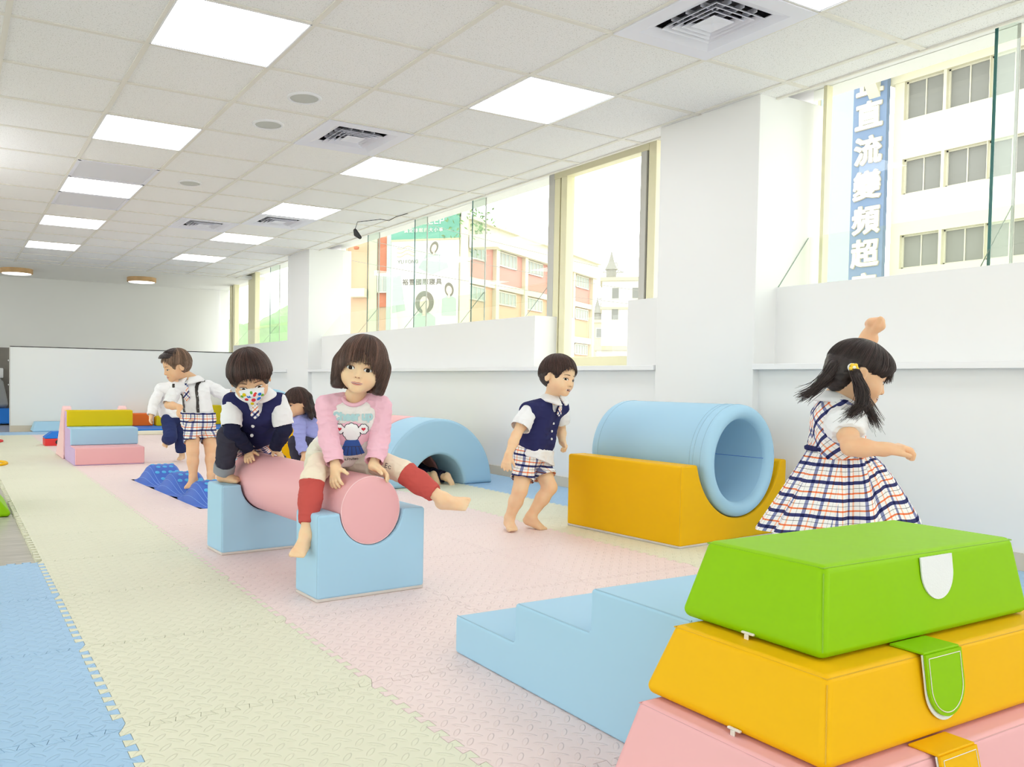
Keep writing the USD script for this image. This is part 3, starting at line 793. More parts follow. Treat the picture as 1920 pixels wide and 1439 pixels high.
t = thing('blue_cushion', 'blue foam block in the gap left of the white partition', 'foam block', (.6, 14.3, 0))
obj('body', frustum((.2, 1.1, 14.05, 14.5), (.25, 1.05, 14.2, 14.5), 0, .23, .02), 'royal', t, smooth=50)
t = thing('towel_dispenser', 'white paper towel dispenser on the grey panel at the left edge', 'dispenser', (.70, 14.6, .72))
obj('case', rbox(.62, .79, 14.58, 14.70, .70, .86, .015), 'plastic_white', t, smooth=40)
t = thing('grey_seat', 'rounded grey plastic seat in the gap left of the partition', 'seat', (.66, 14.4, .25))
obj('shell', hull_round([(.55, 14.45, .3), (.78, 14.45, .3), (.60, 14.5, .6), (.72, 14.5, .62), (.66, 14.5, .68)], .07, 20), 'grey_plastic', t, smooth=60)
GLYPHS = {
    'sign_直': '17151A191U1A1U2Z1X2c252d242f1G2f1C2i1C2x1F2-272-2A3B2L3C2W392W2-3R2-3U2x3U2i3Q2f2S2f2R2d3C2b3D1A3W193Z163Z0t3W0q1A0q170u,1q1Y2s1X2t1a1r1b,1q1v2s1u2t1w1r1x,1q2F2s2E2t2H1r2I,1r1E1r192t1A2s1E',
    'sign_流': '162G1E2T1K2U1e2K1q2B1t2G212J2C2X2B2Y1s2Y1p2b1n2Z1h2Z1X2j1I2s1E2w1E2_1O3A1X371s2t2U2t2Q372V3A2h3C2k3A2r2t3W2s3W2Z3B2X3X253X1_3U1y3K1s3E1t3E163H163J1P3P1Q3Y1L3a1J3a143X0u3Q0o350n2-0q2w0v2v1z2x1_391_392235222k202n1y2n0u2k0r2U0s2S0v2S1x2U1-2Q1_2K1z2L1W2G19290z200p1w0l1r0l1h0u1g0z1v1B1z1K201X201x1x1x1u1-1s291j1x1e1v1P24182C,2U2L2i2K2u2M2p2S2o2Y2e2Y;1A0z1g1r1o1r1y1f1U0o1R0m1M0n1C0v',
    'sign_變': '160w17101I13191E191K1S1T1h1f1g1g1W1e1T1h1S1p1M1a1G1a171h1C22192L1G2O1J2S1C2V192j1J2r1W3C1k391m371k2z1t2y1y2_282_28392M3D2P3B2V2_2k2_2o2z2q2v2-3B333D3G373E2-3J2-3U2u3U2o3N2f3T2V3Y2G3Y293T253Y1m3V1i3R1h3U1c3U1R3R1N351N2r192x163Y113a0_3a0w3S0k2u0o2M0x1m0n1F0j1C0l,3G1j3F1g3I1h,2z1r2w1g2_1g,2l2P2q2S2q2U2l2T,2B1N2N1H2Y1M,2D1z2R1y2S1_2E20,1s2e1w2a1w2g,1P141W131v181j1G,1O141O121P13',
    'sign_頻': '161U161Y1C1f1N2419251629172O192Q1I2R1I2w1L2-1b2z1c2R1e2Q1f3A1h3C1x3C1z3A1_2t2H2t2H322J343W343Y323Z2q3W2m352m332j342g3S2g3V2c3V1G3S1C3M1B3a0_3b0w3S0l3M0l3B0w2-122x162y1C2v1C2v142s112T0n2H0j290u290-2V1B2N1F2M1m2B1N241D1n0x1K0j190v190_1U181i1J1e1N1e1p1c1p1U1V1N1M1J1L,2i1W381V391a2j1b,2i1v381u391z2j1-,2i2I382H392L2j2M,1-2R2N2Q2N2d2Q2g2j2g2l2m2L2m2K2a1-2Z,1z1m1_1l201n231-26222M1_2N251z25,1a251d231e24',
    'sign_超': '140t1C1E1F1c1F1-1I231X231a211a1b1b1Y1d1Z1d251C251829182M1B2Q1b2R1b2a1F2a1C2c1C2s1E2u1b2v1b391e3C1u3C1w3A1x2v2E2v2E312H353U343V2u3S2N3P2E3J283R253R1D3O1B2N1B2K1D2K1Z2I1a1y1Z1y1C2A182V173Y183b153b103V0p240p1p0t1c0-1W141M0k1G0k,2p2R362Q392n2v2n2t2a,2f1W351V351p2f1p,2b282q272n2K2k2K,1w2R2K2Q2N2O2U2W2a2n2K2n2K2f2H2a1w2a,1y1v2J1t2K202F251z25',
    'sign_音': '1926192L1C2O1l2P1e2e1L2e1I2h1I2w1L2z282z2633273A2P3D2Z2z3N2z3P2x3P2g3M2e342e2z2P3W2N3X253U231C23,212d272O2Z2O2h2d;1V0n1V1y1X1-3C1z3D0n3A0k2w0k2r0q1s0q1o0k1Y0k,1r192r182s1F1s1G,1r1b2r1a2s1f1s1g',
    'sign_正': '180v18171B1B1U1C1U2K1X2N1n2N1q2L1q1B2E1C2E2g1I2g1E2l1E2y1H303Q303S2-3T2k3P2g2a2g2a2A3L293M1s3K1q2a1q2a1C3V1B3Y183Y0u3W0s1C0r',
    'bb_裕': '191O141Z1M1q1Z291Y2B172B172M1U2M1J2d1K2g1Q2j1T2j1e2T1e2R1Y2M1m2L1p2I1p2D1-2Q262h2H2e2C2S1y241v241m2B1b1u1a1q1e1o1n1z1r1y1v1u1k1j1m1e1v1j241v2A222I2L2L2M2T2J2S2D2a1-2o1k2z1c2t1U2n1U2m0r2c0r2a0w270w260r1x0r1x1V1s1T1n1N1b1c1a0r1P0r1P1b1N1b1B1O,251f261e2e1f2V1p2M212D1o,26162b152b1T261T,1p2C1n2C1o2B;2S2c2X2g2c2h2s2K2w2A2m262c2P',
    'bb_豐': '170u18111f111Z1D1O1D1O1d2h1d2i1E2W1D2Q112x102x0u,1Z1M2V1L2W1U1a1V,1m1C1r112D112J1C;191p2v1q2v1h1A1h;1F2g1P2g1Q2D1c2F1c2I1S2J1S2P1b2P1c2S1R2T1R2a1c2a1c2h1k2h1l2a1v2a1v2T1k2S1m2P1u2P1u2I1l2I1k2F1w2E1w271m271k231x221y2j262j26232I222J272827282E2J2F2J2I292J2A2P2J2P2J2S282T282a2J2a2J2h2S2h2T2a2d2a2d2T2S2S2S2P2b2P2c2J2S2I2S2F2e2D2f2g2p2g2q1w1F1v,2e272S272S222f22,1Q281P221c221c27',
    'bb_國': '1A2c2u2c2t0q2j0q2h0w1N0w1L0q1A0r,1R1F1Q1P201W221V231P291U22241R241R2D212D202S1M2S1M152i152i2S2Q2R2a2K2a2H2X2E2e2C2d242D232D1x2H1i2M1r2O1_2S202Y1-2U1l2L1T2O1M2T1J2V1M2W1W2Z1W2f1R2c1E2Z1A2N1A2D1K221A1y171s1F1y1I1-1M,2A2R2C2D2S2D2Q2H2G2M2J2S;1V1z1z1-1-1a1W1Z,1e1i1r1h1r1s1e1s',
    'bb_際': '1A2e1g2e1k2c1m2Z1f2D1q2P1y2j262h252a2I2a2K2g2R2h2U2Y2u2Y2y2W2z2T2t2G2j212q1u2y1q2-1n2v1g2s1g2h1o2g1m201m1_1p1q1g1n1g1k1j1k1T1h1N1c1K1P1K1N1U1X1U1a1Z1Z1n1W1u1P201Y2S1K2T1K0r1A0r,2X2O2b2C2e2B2l2P,261x2a1w2R2A2M2P,1-2O282J2B2Q202R,1s2C1_252125242A242C1x2H,1a241j1p1q1s1w1z1o261l251f2A1c2A;2a1H2a1K2j1N2z102p0x;1p1R1p1b2t1b2t1R2Q1R2Q0x2N0t2H0r240r210z210_2F0_2F1R;1i0_1i121w1N241K1r0x1o0x',
    'bb_寢': '1m1O1m1j2w1j2w1O2l1O2h1G2X152e122w0_2x0z2r0r2c0u2M0_230t1r0r1n0x1o0-22112B15201F1z1L1v1L1v1O,1w1V2l1T2m1Z1x1a,291K2M1B2S1E2X1K;150v160z1C141G1K1G1P171P171Z1Z1a1Z1j1E1k1E2C192E1A2a1w2a1u2h212k252j2A2a2v2a2v2D2p2C2p1n1r1o1r1v2e1w2d1-1w1-1v261x272d272e2B1s2C1s2K2j2K2k2Q1K2Q1K2E1O2D1O1v1Q1t1X1t1Z1v1Z2M1j2M1j0r1Z0r1Y1P1R1P1O161G0s1D0q',
    'bb_具': '150y160-1R171d1G1c1H171H171S1R1T1R2d2e2d2f1T2x1S2y1I2T1H2S1G2r132z0-2z0y2s0r2p0r2X112F192E1C2H1F2G1H1m1H1m1F1r1C1o181G0r1C0r,1c2L2S2K2T2S1d2T,1d1u1d1l2T1m2S1u,1d1b1d1S2T1T2S1c,1d222S212T2A1e2B1c29',
    'bs_搞': '1a231a2B1y2B1v2K1_2M222L272B2X2A2X23;1b1a2U1a2T0v2N0s2E0s2C0x2C0-2L0_2L1S1l1S1k0t1b0s;1h1_2O1_2O1f1i1e,1p1n2E1m2F1s1q1t;1o1O2G1O2G121o12,1w1A2819281H1w1H;151N131W1H1b1H1u141u14211H211H2L1Q2L1Q211a211a1u1Q1u1Q1e1Y1f1Z1W1Q1S1Q0-1M0u180t16101H111H1P',
    'bs_定': '140x1I1G1N1d1W1b1U1L1e181k171k1j1L1j1L1s2I1r2H1j1u1j1u1U2L1U2M1M1u1L1u141w122X122Y0_2V0u1m0w1Z101Q1A1J0-1B0s;182A1j2A1h2K1q2M1w2A2U2A2U1o2K1o2J211J211I1p181o',
    'bs_睡': '172E1Y2F1Z1f1j1h1j1r1b1r1b1-1-1_1-281g271e2F2N2K2Q2C2729271_2V1-2V1r2O1q2O1g2Y1f2X1X2O1W2O1N2V1N2V1E271E27132S122S0w1f0v1e121-121-1D1b1E1b1N1j1N1j1W1Z1Y1Y181G171G0_190-1710,271h2F1g2F1r271r,2F1W271X271N2F1N,1s1O1-1N1-1X1s1X,1s1h1-1g1-1r1s1r,1G1H1Q1G1Q1T1G1T,1G1d1Q1c1Q1o1G1o,1G1y1Q1x1Q261G26',
    'bs_眠': '1b0y1g131g2G2T2H2T1p2B1p2B1d2Y1b2X1T2D1S2E1I2L122Q122R1F2Z1B2X0z2S0u2G0w2816231T1r1T1q142617260_1i0t1f0t,1q1z2J1y2K271r28,1q1d221c211p1q1p;172F1b2E1b181G171F0-170_,1G1H1S1G1S1T1G1T,1G1d1S1c1S1o1G1o,1G1y1S1x1S261G26',
    'bs_的': '190v19251L261P2M1Y2K1U251k241l1r1q1y1y2M252K22262V262S192Q102K0v200u1y112E112I162L1z1z1z1r1h1k1j1j111J111H0v,1I1B1b1A1b1W1I1W,1J1y1I1f1b1f1b1y;1t1g1-1l2F1M261I',
    'bs_大': '150z16101H151U1H1b1S1h1k161l161u1j1v1k2L1u2L1t1v2W1v2W1l1x1k291I2K172Y0_2S0t2H0y23191p1b1f1F1Q0_1D0t1A0t',
    'bs_小': '271t281x2E1z2H1x2X1Q2Y1D2P1B2J1X;1V0s1R101k111k2J1u2K1u0y1o0t;131H1F1c1K1y1U1x1P1a1G1H1C1C',
    'bs_事': '151J151R1k1S1j1W1E1X1F1e1k1f1j1j1H1j1H211j211k251725172D1j2D1k2L1t2L1v2D2W2C2V251u241v212M202L1j1u1i1v1e2N1e2N1R2Y1Q2X1J2N1J2M112E112C161v161r0u1X0s1U0-1j0-1k161E161D1D1j1E1k1J,1u1S2C1R2D1V1v1W,1v1J1v1E2D1F2C1J,1u1r2B1q2C1v1v1w,1R1r1j1q1k1v1S1w',
    'EZ.SLEEP': '7K297q297x277_258420881s871e841Y7_1T7q1P7V1P7V0_7K0_,7u1z7o1_7V1_7V1Z7p1Z7x1e7z1j7z1s;6N2975297628751_6Y1-6Y1g731g731W6Y1W6Y197619760_6N0_;5Q2968296928681_5b1-5b1g661g661W5b1W5b196919690_5Q0_;4X294Y2A4i294i195E195E0_4X0_;3T1F3T1K3e1K3g1D3i1B3q183z18451B471D491I481P421T3i1Z3a1e3V1n3V1w3Y213d263l2A3_2B4A274H204J1s481s471x431_3z213q213m203h1y3g1q3i1m3n1j491c4I1U4K1O4K1G4G174A12430_3o0-3n0_3j0_3b133W18;3313341A381D3F1C3I183H113D0-360_;23172f1-2e1_231_23292u292u202r1-2l1p2i1n2a1Z2X1X2I1A2J192u192u0_230_;19291t291u281t1_1K1-1K1g1r1g1r1W1K1W1K191u191u0_190_',
    'YU FONG': '731T731i741j751r791z7I267T2A7f2A7r257y1-7_1u801o7t1o7q1v7l1-7h207d217R207I1w7E1p7C1h7C1U7G1I7K1D7W187d187m1B7r1G7u1O7t1S7b1S7b1a811a811M7_1F7y1A7s147k107g107f0_7T0_7M117H14791C751K741S;5w105w286528672668226G1u6H1q6P1g6Q1c6W1V6X1R6g1E6h1F6h286q286q106f106d126a196U1G6T1K6E1f661v641w631v6310;4g1T4g1i4l1x4u2550295G2A5N285U245Y205e1t5h1h5h1U5e1I5a1B5T145L10550_541050104u144l1E,4p1U4q1Q4t1I4-1B57185E185N1B5T1H5X1Q5Y1g5V1r5N1-5I2057214-1-4t1t4q1l4p1h;3o284U284U203x203x1d4Q1d4R1c4R1V3x1V3x103w0_3o0_;2C1K2C292K292L282L1M2M1I2S1B2a182n192r1B2w1G2y1M2y2934293528351K311A2x142s112k0_2Y0_2R112M142G1A;13291C291E281L1w1S1n1W1d1X1d1Z1d1d1n1n1_1r281s2920291-231w1_1v1x1r1t1q1p1c1U1c101T101T1T1N1c1M1g1I1k1H1o1D1s1C1w181-17221326',
    'Cheer up': '6-0g6-1u6_1w721y7F1y7G1w7I1w7L1y7b1y7i1v7r1m7u1g7w1Y7w1K7u1C7r167l0_7c0w7Y0w7X0v7J0w7J0g7H0d7F0c720c,7I1O7K1H7O1D7U1D7Y1F7b1N7b1V7Z1b7W1e7R1f7N1e7K1b7I1U;621D621u641x661y6J1y6N1u6N1H6R1D6X1D6b1J6b1u6c1w6f1y6s1y6v1w6w1u6w0-6u0x6s0w6a0x6W0v6H0w68106416;2H0z2H2A2L2E2Y2E2b2C2c2A2c1x2u1y301u371l3A1X3B1Y3C1f3H1o3M1t3W1y3m1y3u1v3_1p451d4B1o4J1v4Q1y4g1y4o1v4v1p4-1g4_1Z501Y511Z511u531x551y5I1y5K1w5O1y5W1z5X1y5c1y5f1u5f1i5b1e5T1f5P1e5M1b5M0-5I0w550w520y510-511K501L4z1H4_1E4_194y134s0z4m0w4e0u4U0u4H0z4A14461C42133y0z3s0w3k0u3W0v3N0z3G143D193B1F3B1J3A1K391J390-380y360w2t0w2q0z2q1a2o1e2k1f2f1e2c1Z2c0-2b0y2Z0w2K0w,4R1G4X1C4c1C4h1G4S1H,4T1c4U1b4e1c4d1e4Z1f4W1f,431H441G451H441I,3X1G3d1C3i1C3n1G3Y1H,3Z1c3a1b3k1c3j1e3f1f3c1f;161T161i191u1F231O2B1U2E1c2G1p2G1w2E232928242E1w2F1l2C1i1-1i1y1j1v1r1r1v1l1x1f1x1Z1v1V1r1S1k1R1U1V1K1b1F1l1E1r1G1v1K1x1R1-1T2C1T2F1Q2F1I291623101w0x1p0v1c0v1U0x1O0-1F161B1C181J171S',
    'Ex': '1q1G1q1R1s1X1z1f211h2E1h2J1f2O1a2P1V2I1U2H1Y2C1b231b1-1X1x1O1y1D201724152B152E162H182J1D2O1C2P182K122E0_1_101u16;171w1h1w1h1q1E1p1E1W1f1W1f1Q1E1Q1E161h161h101710',
    'fr': '4M1B4N1O4T1W4Y1Y4g1Y4o1T4r1M4r1E4q1D4U1C4V184b154h164k1A4q194q154l104W0_4Q13,4Y1R4U1M4V1K4j1L4i1P4e1R;3p1B3q1O3w1W3_1Y471Y4F1T4I1M4I1E4H1D3x1C3y18421548164B1A4H194H154C103z0_3t13,3_1R3x1M3y1K4A1L491P451R;3T1S3T1Y3Y1Y3Y1f3Z1g3e1g3f1f3f1Y3m1Y3m1S3f1Q3f183g153m153n0_3d0_3Z123Y153Y1Q;3H1d3H1i3J1k3O1k3Q1i3Q1d3O1b3J1b;3I1Y3P1Y3P0_3I0_;2k1Y2r1Y2r1B2u162z153016331B331Y3A1Y3A0_330_32112_0_2r0_2m132k17;2N0_2N1Y2U1Y2V1W2Z1Y2g1Y2g1R2Y1R2U1L2U0_;1q0_1q1i2G1i2H1h2G1b1x1b1x1P2E1P2F1J2E1I1x1I1x0_;1Z161b181h181j161j111h0_1b0_1Z11;13161319161A1A1A1A181F151J151N191M1C1B1E151I141R151T181W1D1Y1L1Y1R1V1U1Q1R1N1N1N1N1P1K1R1E1R1B1O1C1L1E1K1P1I1T1F1U151S121N0_1A0_',
}
# ------------------------------------------------------------------ outside the windows
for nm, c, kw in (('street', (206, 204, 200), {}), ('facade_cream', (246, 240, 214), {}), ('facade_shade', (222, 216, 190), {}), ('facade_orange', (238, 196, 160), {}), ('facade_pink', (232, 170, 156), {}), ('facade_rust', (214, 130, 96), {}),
                  ('pane_dark', (150, 150, 146), {}), ('pane_pale', (196, 202, 196), {}), ('window_bar', (236, 232, 214), {}), ('sign_blue', (128, 152, 188), {}), ('sign_pale', (196, 214, 216), {}), ('sign_white', (250, 248, 232), {}), ('sign_grey', (196, 190, 178), {}),
                  ('board_green', (120, 186, 164), {}), ('board_white', (244, 244, 234), {}), ('print_grey', (132, 138, 132), {}), ('print_dark', (128, 122, 114), {}), ('print_skin', (246, 222, 204), {}), ('print_hair', (138, 134, 120), {}), ('print_mint', (196, 216, 204), {}), ('print_tan', (226, 206, 172), {}),
                  ('house_white', (240, 238, 232), {}), ('house_tan', (220, 210, 180), {}), ('roof_grey', (170, 168, 160), {}), ('pylon_grey', (206, 204, 198), {})):
    kf = 1.0 if nm == 'street' else .86
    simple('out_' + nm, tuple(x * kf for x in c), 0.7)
simple('out_hill', (132, 170, 116), 0.9, var=(.08, 0.25))
simple('out_shrub', (120, 150, 100), 0.9, var=(6.0, 0.3))
struct('ground_outside', box(-200, 400, -200, 420, -3.6, -3.5), 'out_street')  # out of view below the sills, kept pale to bounce daylight onto the ceiling

B64 = '0123456789ABCDEFGHIJKLMNOPQRSTUVWXYZabcdefghijklmnopqrstuvwxyz-_'
BI = {c: i for i, c in enumerate(B64)}
def glyph(key):
    """lettering outlines as shapely polygons, baseline at y = 0, in font units"""
    out = []
    for part in GLYPHS[key].split(';'):
        rings = []
        for s in part.split(','):
            q = [BI[c] for c in s]
            rings.append([(q[i] * 64 + q[i + 1] - 64, q[i + 2] * 64 + q[i + 3] - 64) for i in range(0, len(q), 4)])
        p = Polygon(rings[0], rings[1:]).buffer(0)
        out += list(getattr(p, 'geoms', [p]))
    return out
def letters(key, o, ex, ey, h, depth=.02, unit=100.0, grow=0.0):
    ms = []
    k = h / unit
    ez = np.cross(ex, ey)
    for p in glyph(key):
        if grow:
            p = p.buffer(grow)
        for q in getattr(p, 'geoms', [p]):
            if q.area > 1:
                m = trimesh.creation.extrude_polygon(shapely.affinity.scale(q, k, k, origin=(0, 0)), depth, engine='earcut')
                ms.append(frame_to(m, o, ex, ey, ez))
    return cat_mesh(ms)
import shapely.affinity
UP = np.array([0, 0, 1.0])
class Facade:
    """vertical wall plane from A along the unit direction d (seen from the room); u along, z up, w towards the room"""
    def __init__(s, A, B):
        s.A = np.array([A[0], A[1], 0.0]); d = np.array([B[0] - A[0], B[1] - A[1], 0.0]); s.L = np.linalg.norm(d); s.d = d / s.L
        s.n = np.cross(s.d, UP)          # towards the viewer when u runs to the right
    def box(s, u0, u1, z0, z1, w0, w1):
        return frame_to(box(u0, u1, z0, z1, w0, w1), s.A, s.d, UP, s.n)
    def at(s, u, z, w=0.0):
        return s.A + s.d * u + UP * z + s.n * w
def window(fc, t, u0, u1, z0, z1, mat, bars=1, fr=.05, w=0.0):
    f = obj('window', [fc.box(u0, u1, z1 - fr, z1, w, w + .04), fc.box(u0, u1, z0, z0 + fr, w, w + .04), fc.box(u0, u0 + fr, z0, z1, w, w + .04), fc.box(u1 - fr, u1, z0, z1, w, w + .04)] + [fc.box(u0 + (u1 - u0) * k / (bars + 1) - fr / 3, u0 + (u1 - u0) * k / (bars + 1) + fr / 3, z0, z1, w, w + .03) for k in range(1, bars + 1)], 'out_window_bar', t)
    obj('pane', fc.box(u0 + fr / 2, u1 - fr / 2, z0 + fr / 2, z1 - fr / 2, w - .02, w + .012), mat, f)

# cream office block across the street, right window
t = thing('office_block', 'cream office building with rows of grey windows behind the right window', 'building', (16, 5, -3.5))
F1 = Facade((16.0, 9.60), (16.0, -2.0))
zr = [(5.84, 6.57), (4.43, 5.10), (3.02, 3.66), (1.6, 2.25), (.2, .85)]
bays = [(.18 + 1.477 * k, .885 + 1.477 * k, .94 + 1.477 * k, 1.65 + 1.477 * k) for k in range(7)]
zcut = [-3.5]
for z0, z1 in zr[::-1]:
    zcut += [z0, z1]
for k in range(0, len(zcut) - 1, 2):
    obj('spandrel', F1.box(0, 11.5, zcut[k], zcut[k + 1], -.4, 0), 'out_facade_cream', t)
obj('parapet', [F1.box(-.1, 11.6, 6.57, 6.85, -.4, .02), F1.box(-.2, 11.6, 6.85, 7.5, -.4, .55)], 'out_facade_cream', t)
obj('corner_bracket', [frame_to(trimesh.creation.extrude_polygon(Polygon([(0, 6.85), (.5, 6.85), (0, 6.2)]), .22, engine='earcut'), F1.at(-.2, 0, 0), F1.n, UP, np.cross(F1.n, UP))], 'out_facade_cream', t)
for z0, z1 in zr:
    obj('pier', [F1.box(0, .18, z0, z1, -.4, 0)] + [F1.box(b[1], b[2], z0, z1, -.4, 0) for b in bays] + [F1.box(b[3], b[3] + .002 + (1.477 - 1.47), z0, z1, -.4, 0) for b in bays], 'out_facade_cream', t)
    for b in bays:
        for a, c in ((b[0], b[1]), (b[2], b[3])):
            window(F1, t, a, c, z0, z1, 'out_pane_dark', 1, .03, -.12)
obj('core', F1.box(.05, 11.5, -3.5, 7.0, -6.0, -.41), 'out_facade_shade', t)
t = thing('shop_sign', 'tall vertical blue sign with large cream characters on the cream office block', 'sign', (15.8, 10.3, 2))
F2 = Facade((15.86, 11.05), (15.86, 9.67))
obj('pale_panel', F2.box(0, .71, .8, 7.6, -.10, 0), 'out_sign_pale', t)
obj('blue_panel', F2.box(.71, 1.38, .8, 7.6, -.10, 0), 'out_sign_blue', t)
obj('edge_strip', F2.box(-.06, 0, .8, 7.6, -.10, .02), 'out_print_tan', t)
for ch, z in (('正', 6.52), ('直', 5.86), ('流', 5.18), ('變', 4.50), ('頻', 3.82), ('超', 3.17), ('音', 2.50)):
    o = F2.at(.745, z, 0)
    obj('character_outline', letters('sign_' + ch, o, F2.d, UP, .60, .012, 172.0, 4.0), 'out_sign_grey', t)
    obj('character', letters('sign_' + ch, o + F2.n * .0, F2.d, UP, .60, .03, 172.0, .5), 'out_sign_white', t)

# pink and cream block with the billboard, middle window
t = thing('school_block', 'cream and pink building with ribbon windows seen through the middle window', 'building', (20, 27, -3.5))
F3 = Facade((16.185, 24.796), (27.093, 30.573))
obj('roof_band', [F3.box(-.4, 12.5, 5.72, 6.4, -1.5, .25), F3.box(-.4, 12.6, 6.4, 6.52, -1.5, .4)], 'out_facade_cream', t)
for z0, z1 in ((4.24, 4.46), (2.58, 2.86), (.9, 1.2)):
    obj('floor_band', F3.box(-.4, 12.5, z0, z1, -.5, .12), 'out_facade_cream', t)
for z0, z1, m_ in ((4.46, 5.72, 'out_facade_pink'), (2.86, 4.24, 'out_facade_orange'), (1.2, 2.58, 'out_facade_orange'), (-3.5, .9, 'out_facade_orange')):
    obj('wall_panel', F3.box(-.4, 12.5, z0, z1, -1.5, 0), m_, t)
for u in (-.3, 2.12, 4.66, 7.2, 9.75, 12.2):
    obj('column', F3.box(u - .12, u + .14, -3.5, 6.4, -.4, .16), 'out_facade_cream', t)
for z0, z1 in ((5.14, 5.70), (3.68, 4.20), (2.05, 2.56)):
    for u in (-.3, 2.32, 4.86, 7.4, 10.2):
        window(F3, t, u, u + 1.65, z0, z1, 'out_pane_pale', 4, .05, .02)
t = thing('corner_tower', 'orange and cream corner building carrying the big advertising board', 'building', (14, 27, -3.5))
F4 = Facade((14.092, 26.399), (15.839, 24.643))
obj('body', F4.box(-2.6, 2.6, -3.5, 7.4, -.9, -.12), 'out_facade_orange', t)
obj('column', F4.box(-2.1, -1.78, -3.5, 7.4, -.3, .1), 'out_facade_cream', t)
obj('column', F4.box(2.48, 2.75, -3.5, 7.4, -.3, .1), 'out_facade_cream', t)
obj('column', F4.box(-.92, -.62, -3.5, 7.4, -.3, .02), 'out_facade_shade', t)  # darker cream than the other columns
obj('rust_panel', F4.box(-.6, -.2, 3.4, 5.9, -.3, -.05), 'out_facade_rust', t)
window(F4, t, -.6, -.2, 3.9, 4.6, 'out_pane_pale', 1, .04, 0)
obj('lamp', lathe([(.0001, -.1), (.09, -.08), (.1, 0), (.0001, .03)], 16).apply_translation(F4.at(-1.35, 5.55, .2)), 'out_facade_rust', t)
obj('air_unit', F4.box(-1.6, -1.0, 3.75, 4.05, -.1, .3), 'out_facade_cream', t)
t = thing('billboard', 'large white and green advertising board for bedding with portraits of women', 'billboard', (15, 25.5, 2.5))
obj('white_panel', F4.box(-.06, 2.42, 2.2, 5.74, -.1, .1), 'out_board_white', t)
obj('green_panel', F4.box(-.06, 2.42, 5.74, 7.3, -.1, .11), 'out_board_green', t)
obj('gold_line', F4.box(-.06, 2.42, 5.71, 5.77, -.1, .12), 'out_print_tan', t)
obj('green_edge', F4.box(-.22, -.06, 2.2, 7.3, -.1, .12), 'out_print_mint', t)
lw = .11
obj('headline', letters('EZ.SLEEP', F4.at(.42, 6.28, lw), F4.d, UP, .32, .015), 'out_sign_white', t)
for k, ch in enumerate('搞定睡眠的大小事'):
    obj('small_character', letters('bs_' + ch, F4.at(.41 + .182 * k, 6.02, lw), F4.d, UP, .155, .015), 'out_sign_white', t)
obj('brand_name', letters('YU FONG', F4.at(.18, 4.92, .1), F4.d, UP, .17, .01), 'out_print_grey', t)
for q, (du, dz) in enumerate(((0, 0), (.02, -.14), (.04, -.27))):
    us = np.linspace(.16, .84, 24)
    obj('wave_mark', tube([F4.at(u, 5.50 + dz - .35 * (u - .6) ** 2 + .035 * math.sin(14 * (u + du)), .105) for u in us], .014, 5), 'out_print_tan', t)
for k, ch in enumerate('裕豐國際寢具'):
    obj('character', letters('bb_' + ch, F4.at(.37 + .245 * k, 4.17, .1), F4.d, UP, .215, .01, 120.0), 'out_print_dark', t)
def portrait(u, z, s, hair, lean=0.0, body='out_print_mint'):
    """a printed head and shoulders: flat shapes on the board"""
    def fl(pts, mat, w, nm, par):
        m = trimesh.creation.extrude_polygon(Polygon(pts).buffer(0), .006, engine='earcut')
        return obj(nm, frame_to(m, F4.at(u, z, w), F4.d, UP, F4.n), mat, par)
    el = lambda cx, cz, a, b, n=28: [(cx + a * math.cos(q) * s + lean * b * s * math.sin(q), cz + b * math.sin(q) * s) for q in np.linspace(0, 2 * math.pi, n)[:-1]]
    p = fl([(-.42 * s, -1.5 * s), (.42 * s, -1.5 * s), (.40 * s, -.55 * s), (.14 * s, -.36 * s), (-.14 * s, -.36 * s), (-.40 * s, -.55 * s)], body, .10, 'printed_portrait', t)
    fl(el(0, -.02 * s, hair, .36 + hair * .12), 'out_print_hair', .1065, 'printed_hair', p)
    fl(el(0, -.06 * s, .17, .25), 'out_print_skin', .1135, 'printed_face', p)
    fl([(-.07 * s, -.5 * s), (.07 * s, -.5 * s), (.06 * s, -.2 * s), (-.06 * s, -.2 * s)], 'out_print_skin', .110, 'printed_neck', p)
portrait(1.52, 5.46, .55, .27, .2)
portrait(1.20, 3.55, 1.0, .34, 0.0)
portrait(2.09, 3.98, .62, .26, -.1)
m = trimesh.creation.extrude_polygon(Polygon([(0, 0), (.5, .1), (.3, 1.35), (.02, 1.35)]), .005, engine='earcut')
obj('printed_picture', frame_to(m, F4.at(0, 3.15, .1), F4.d, UP, F4.n), 'out_print_mint', t)
m = trimesh.creation.extrude_polygon(Polygon([(0, 0), (.5, -.25), (1.1, .0), (.95, .45), (.3, .5)]), .005, engine='earcut')
obj('printed_bedding', frame_to(m, F4.at(.95, 4.75, .1), F4.d, UP, F4.n), 'out_print_mint', t)
t = thing('roof_shrub', 'leafy green plants on the roof edge beside the billboard', 'shrub', (16.6, 25.2, 5.9))
rg = np.random.default_rng(5)
lv = []
for k in range(420):
    p = F4.at(2.55, 6.2, .3) + rg.normal(0, 1, 3) * [.45, .3, .35] + [.6, .4, 0]
    a, b = rg.normal(0, 1, 3), rg.normal(0, 1, 3)
    a /= np.linalg.norm(a); b -= a * (a @ b); b /= np.linalg.norm(b)
    lv.append(trimesh.Trimesh([p, p + a * .09 + b * .035, p + a * .18, p + a * .09 - b * .035], [(0, 1, 2), (0, 2, 3)], process=False))
obj('foliage', lv, 'out_shrub', t, kind='stuff')
obj('planter', F4.box(2.8, 3.8, 5.4, 5.85, -.4, .2), 'out_facade_cream', t)

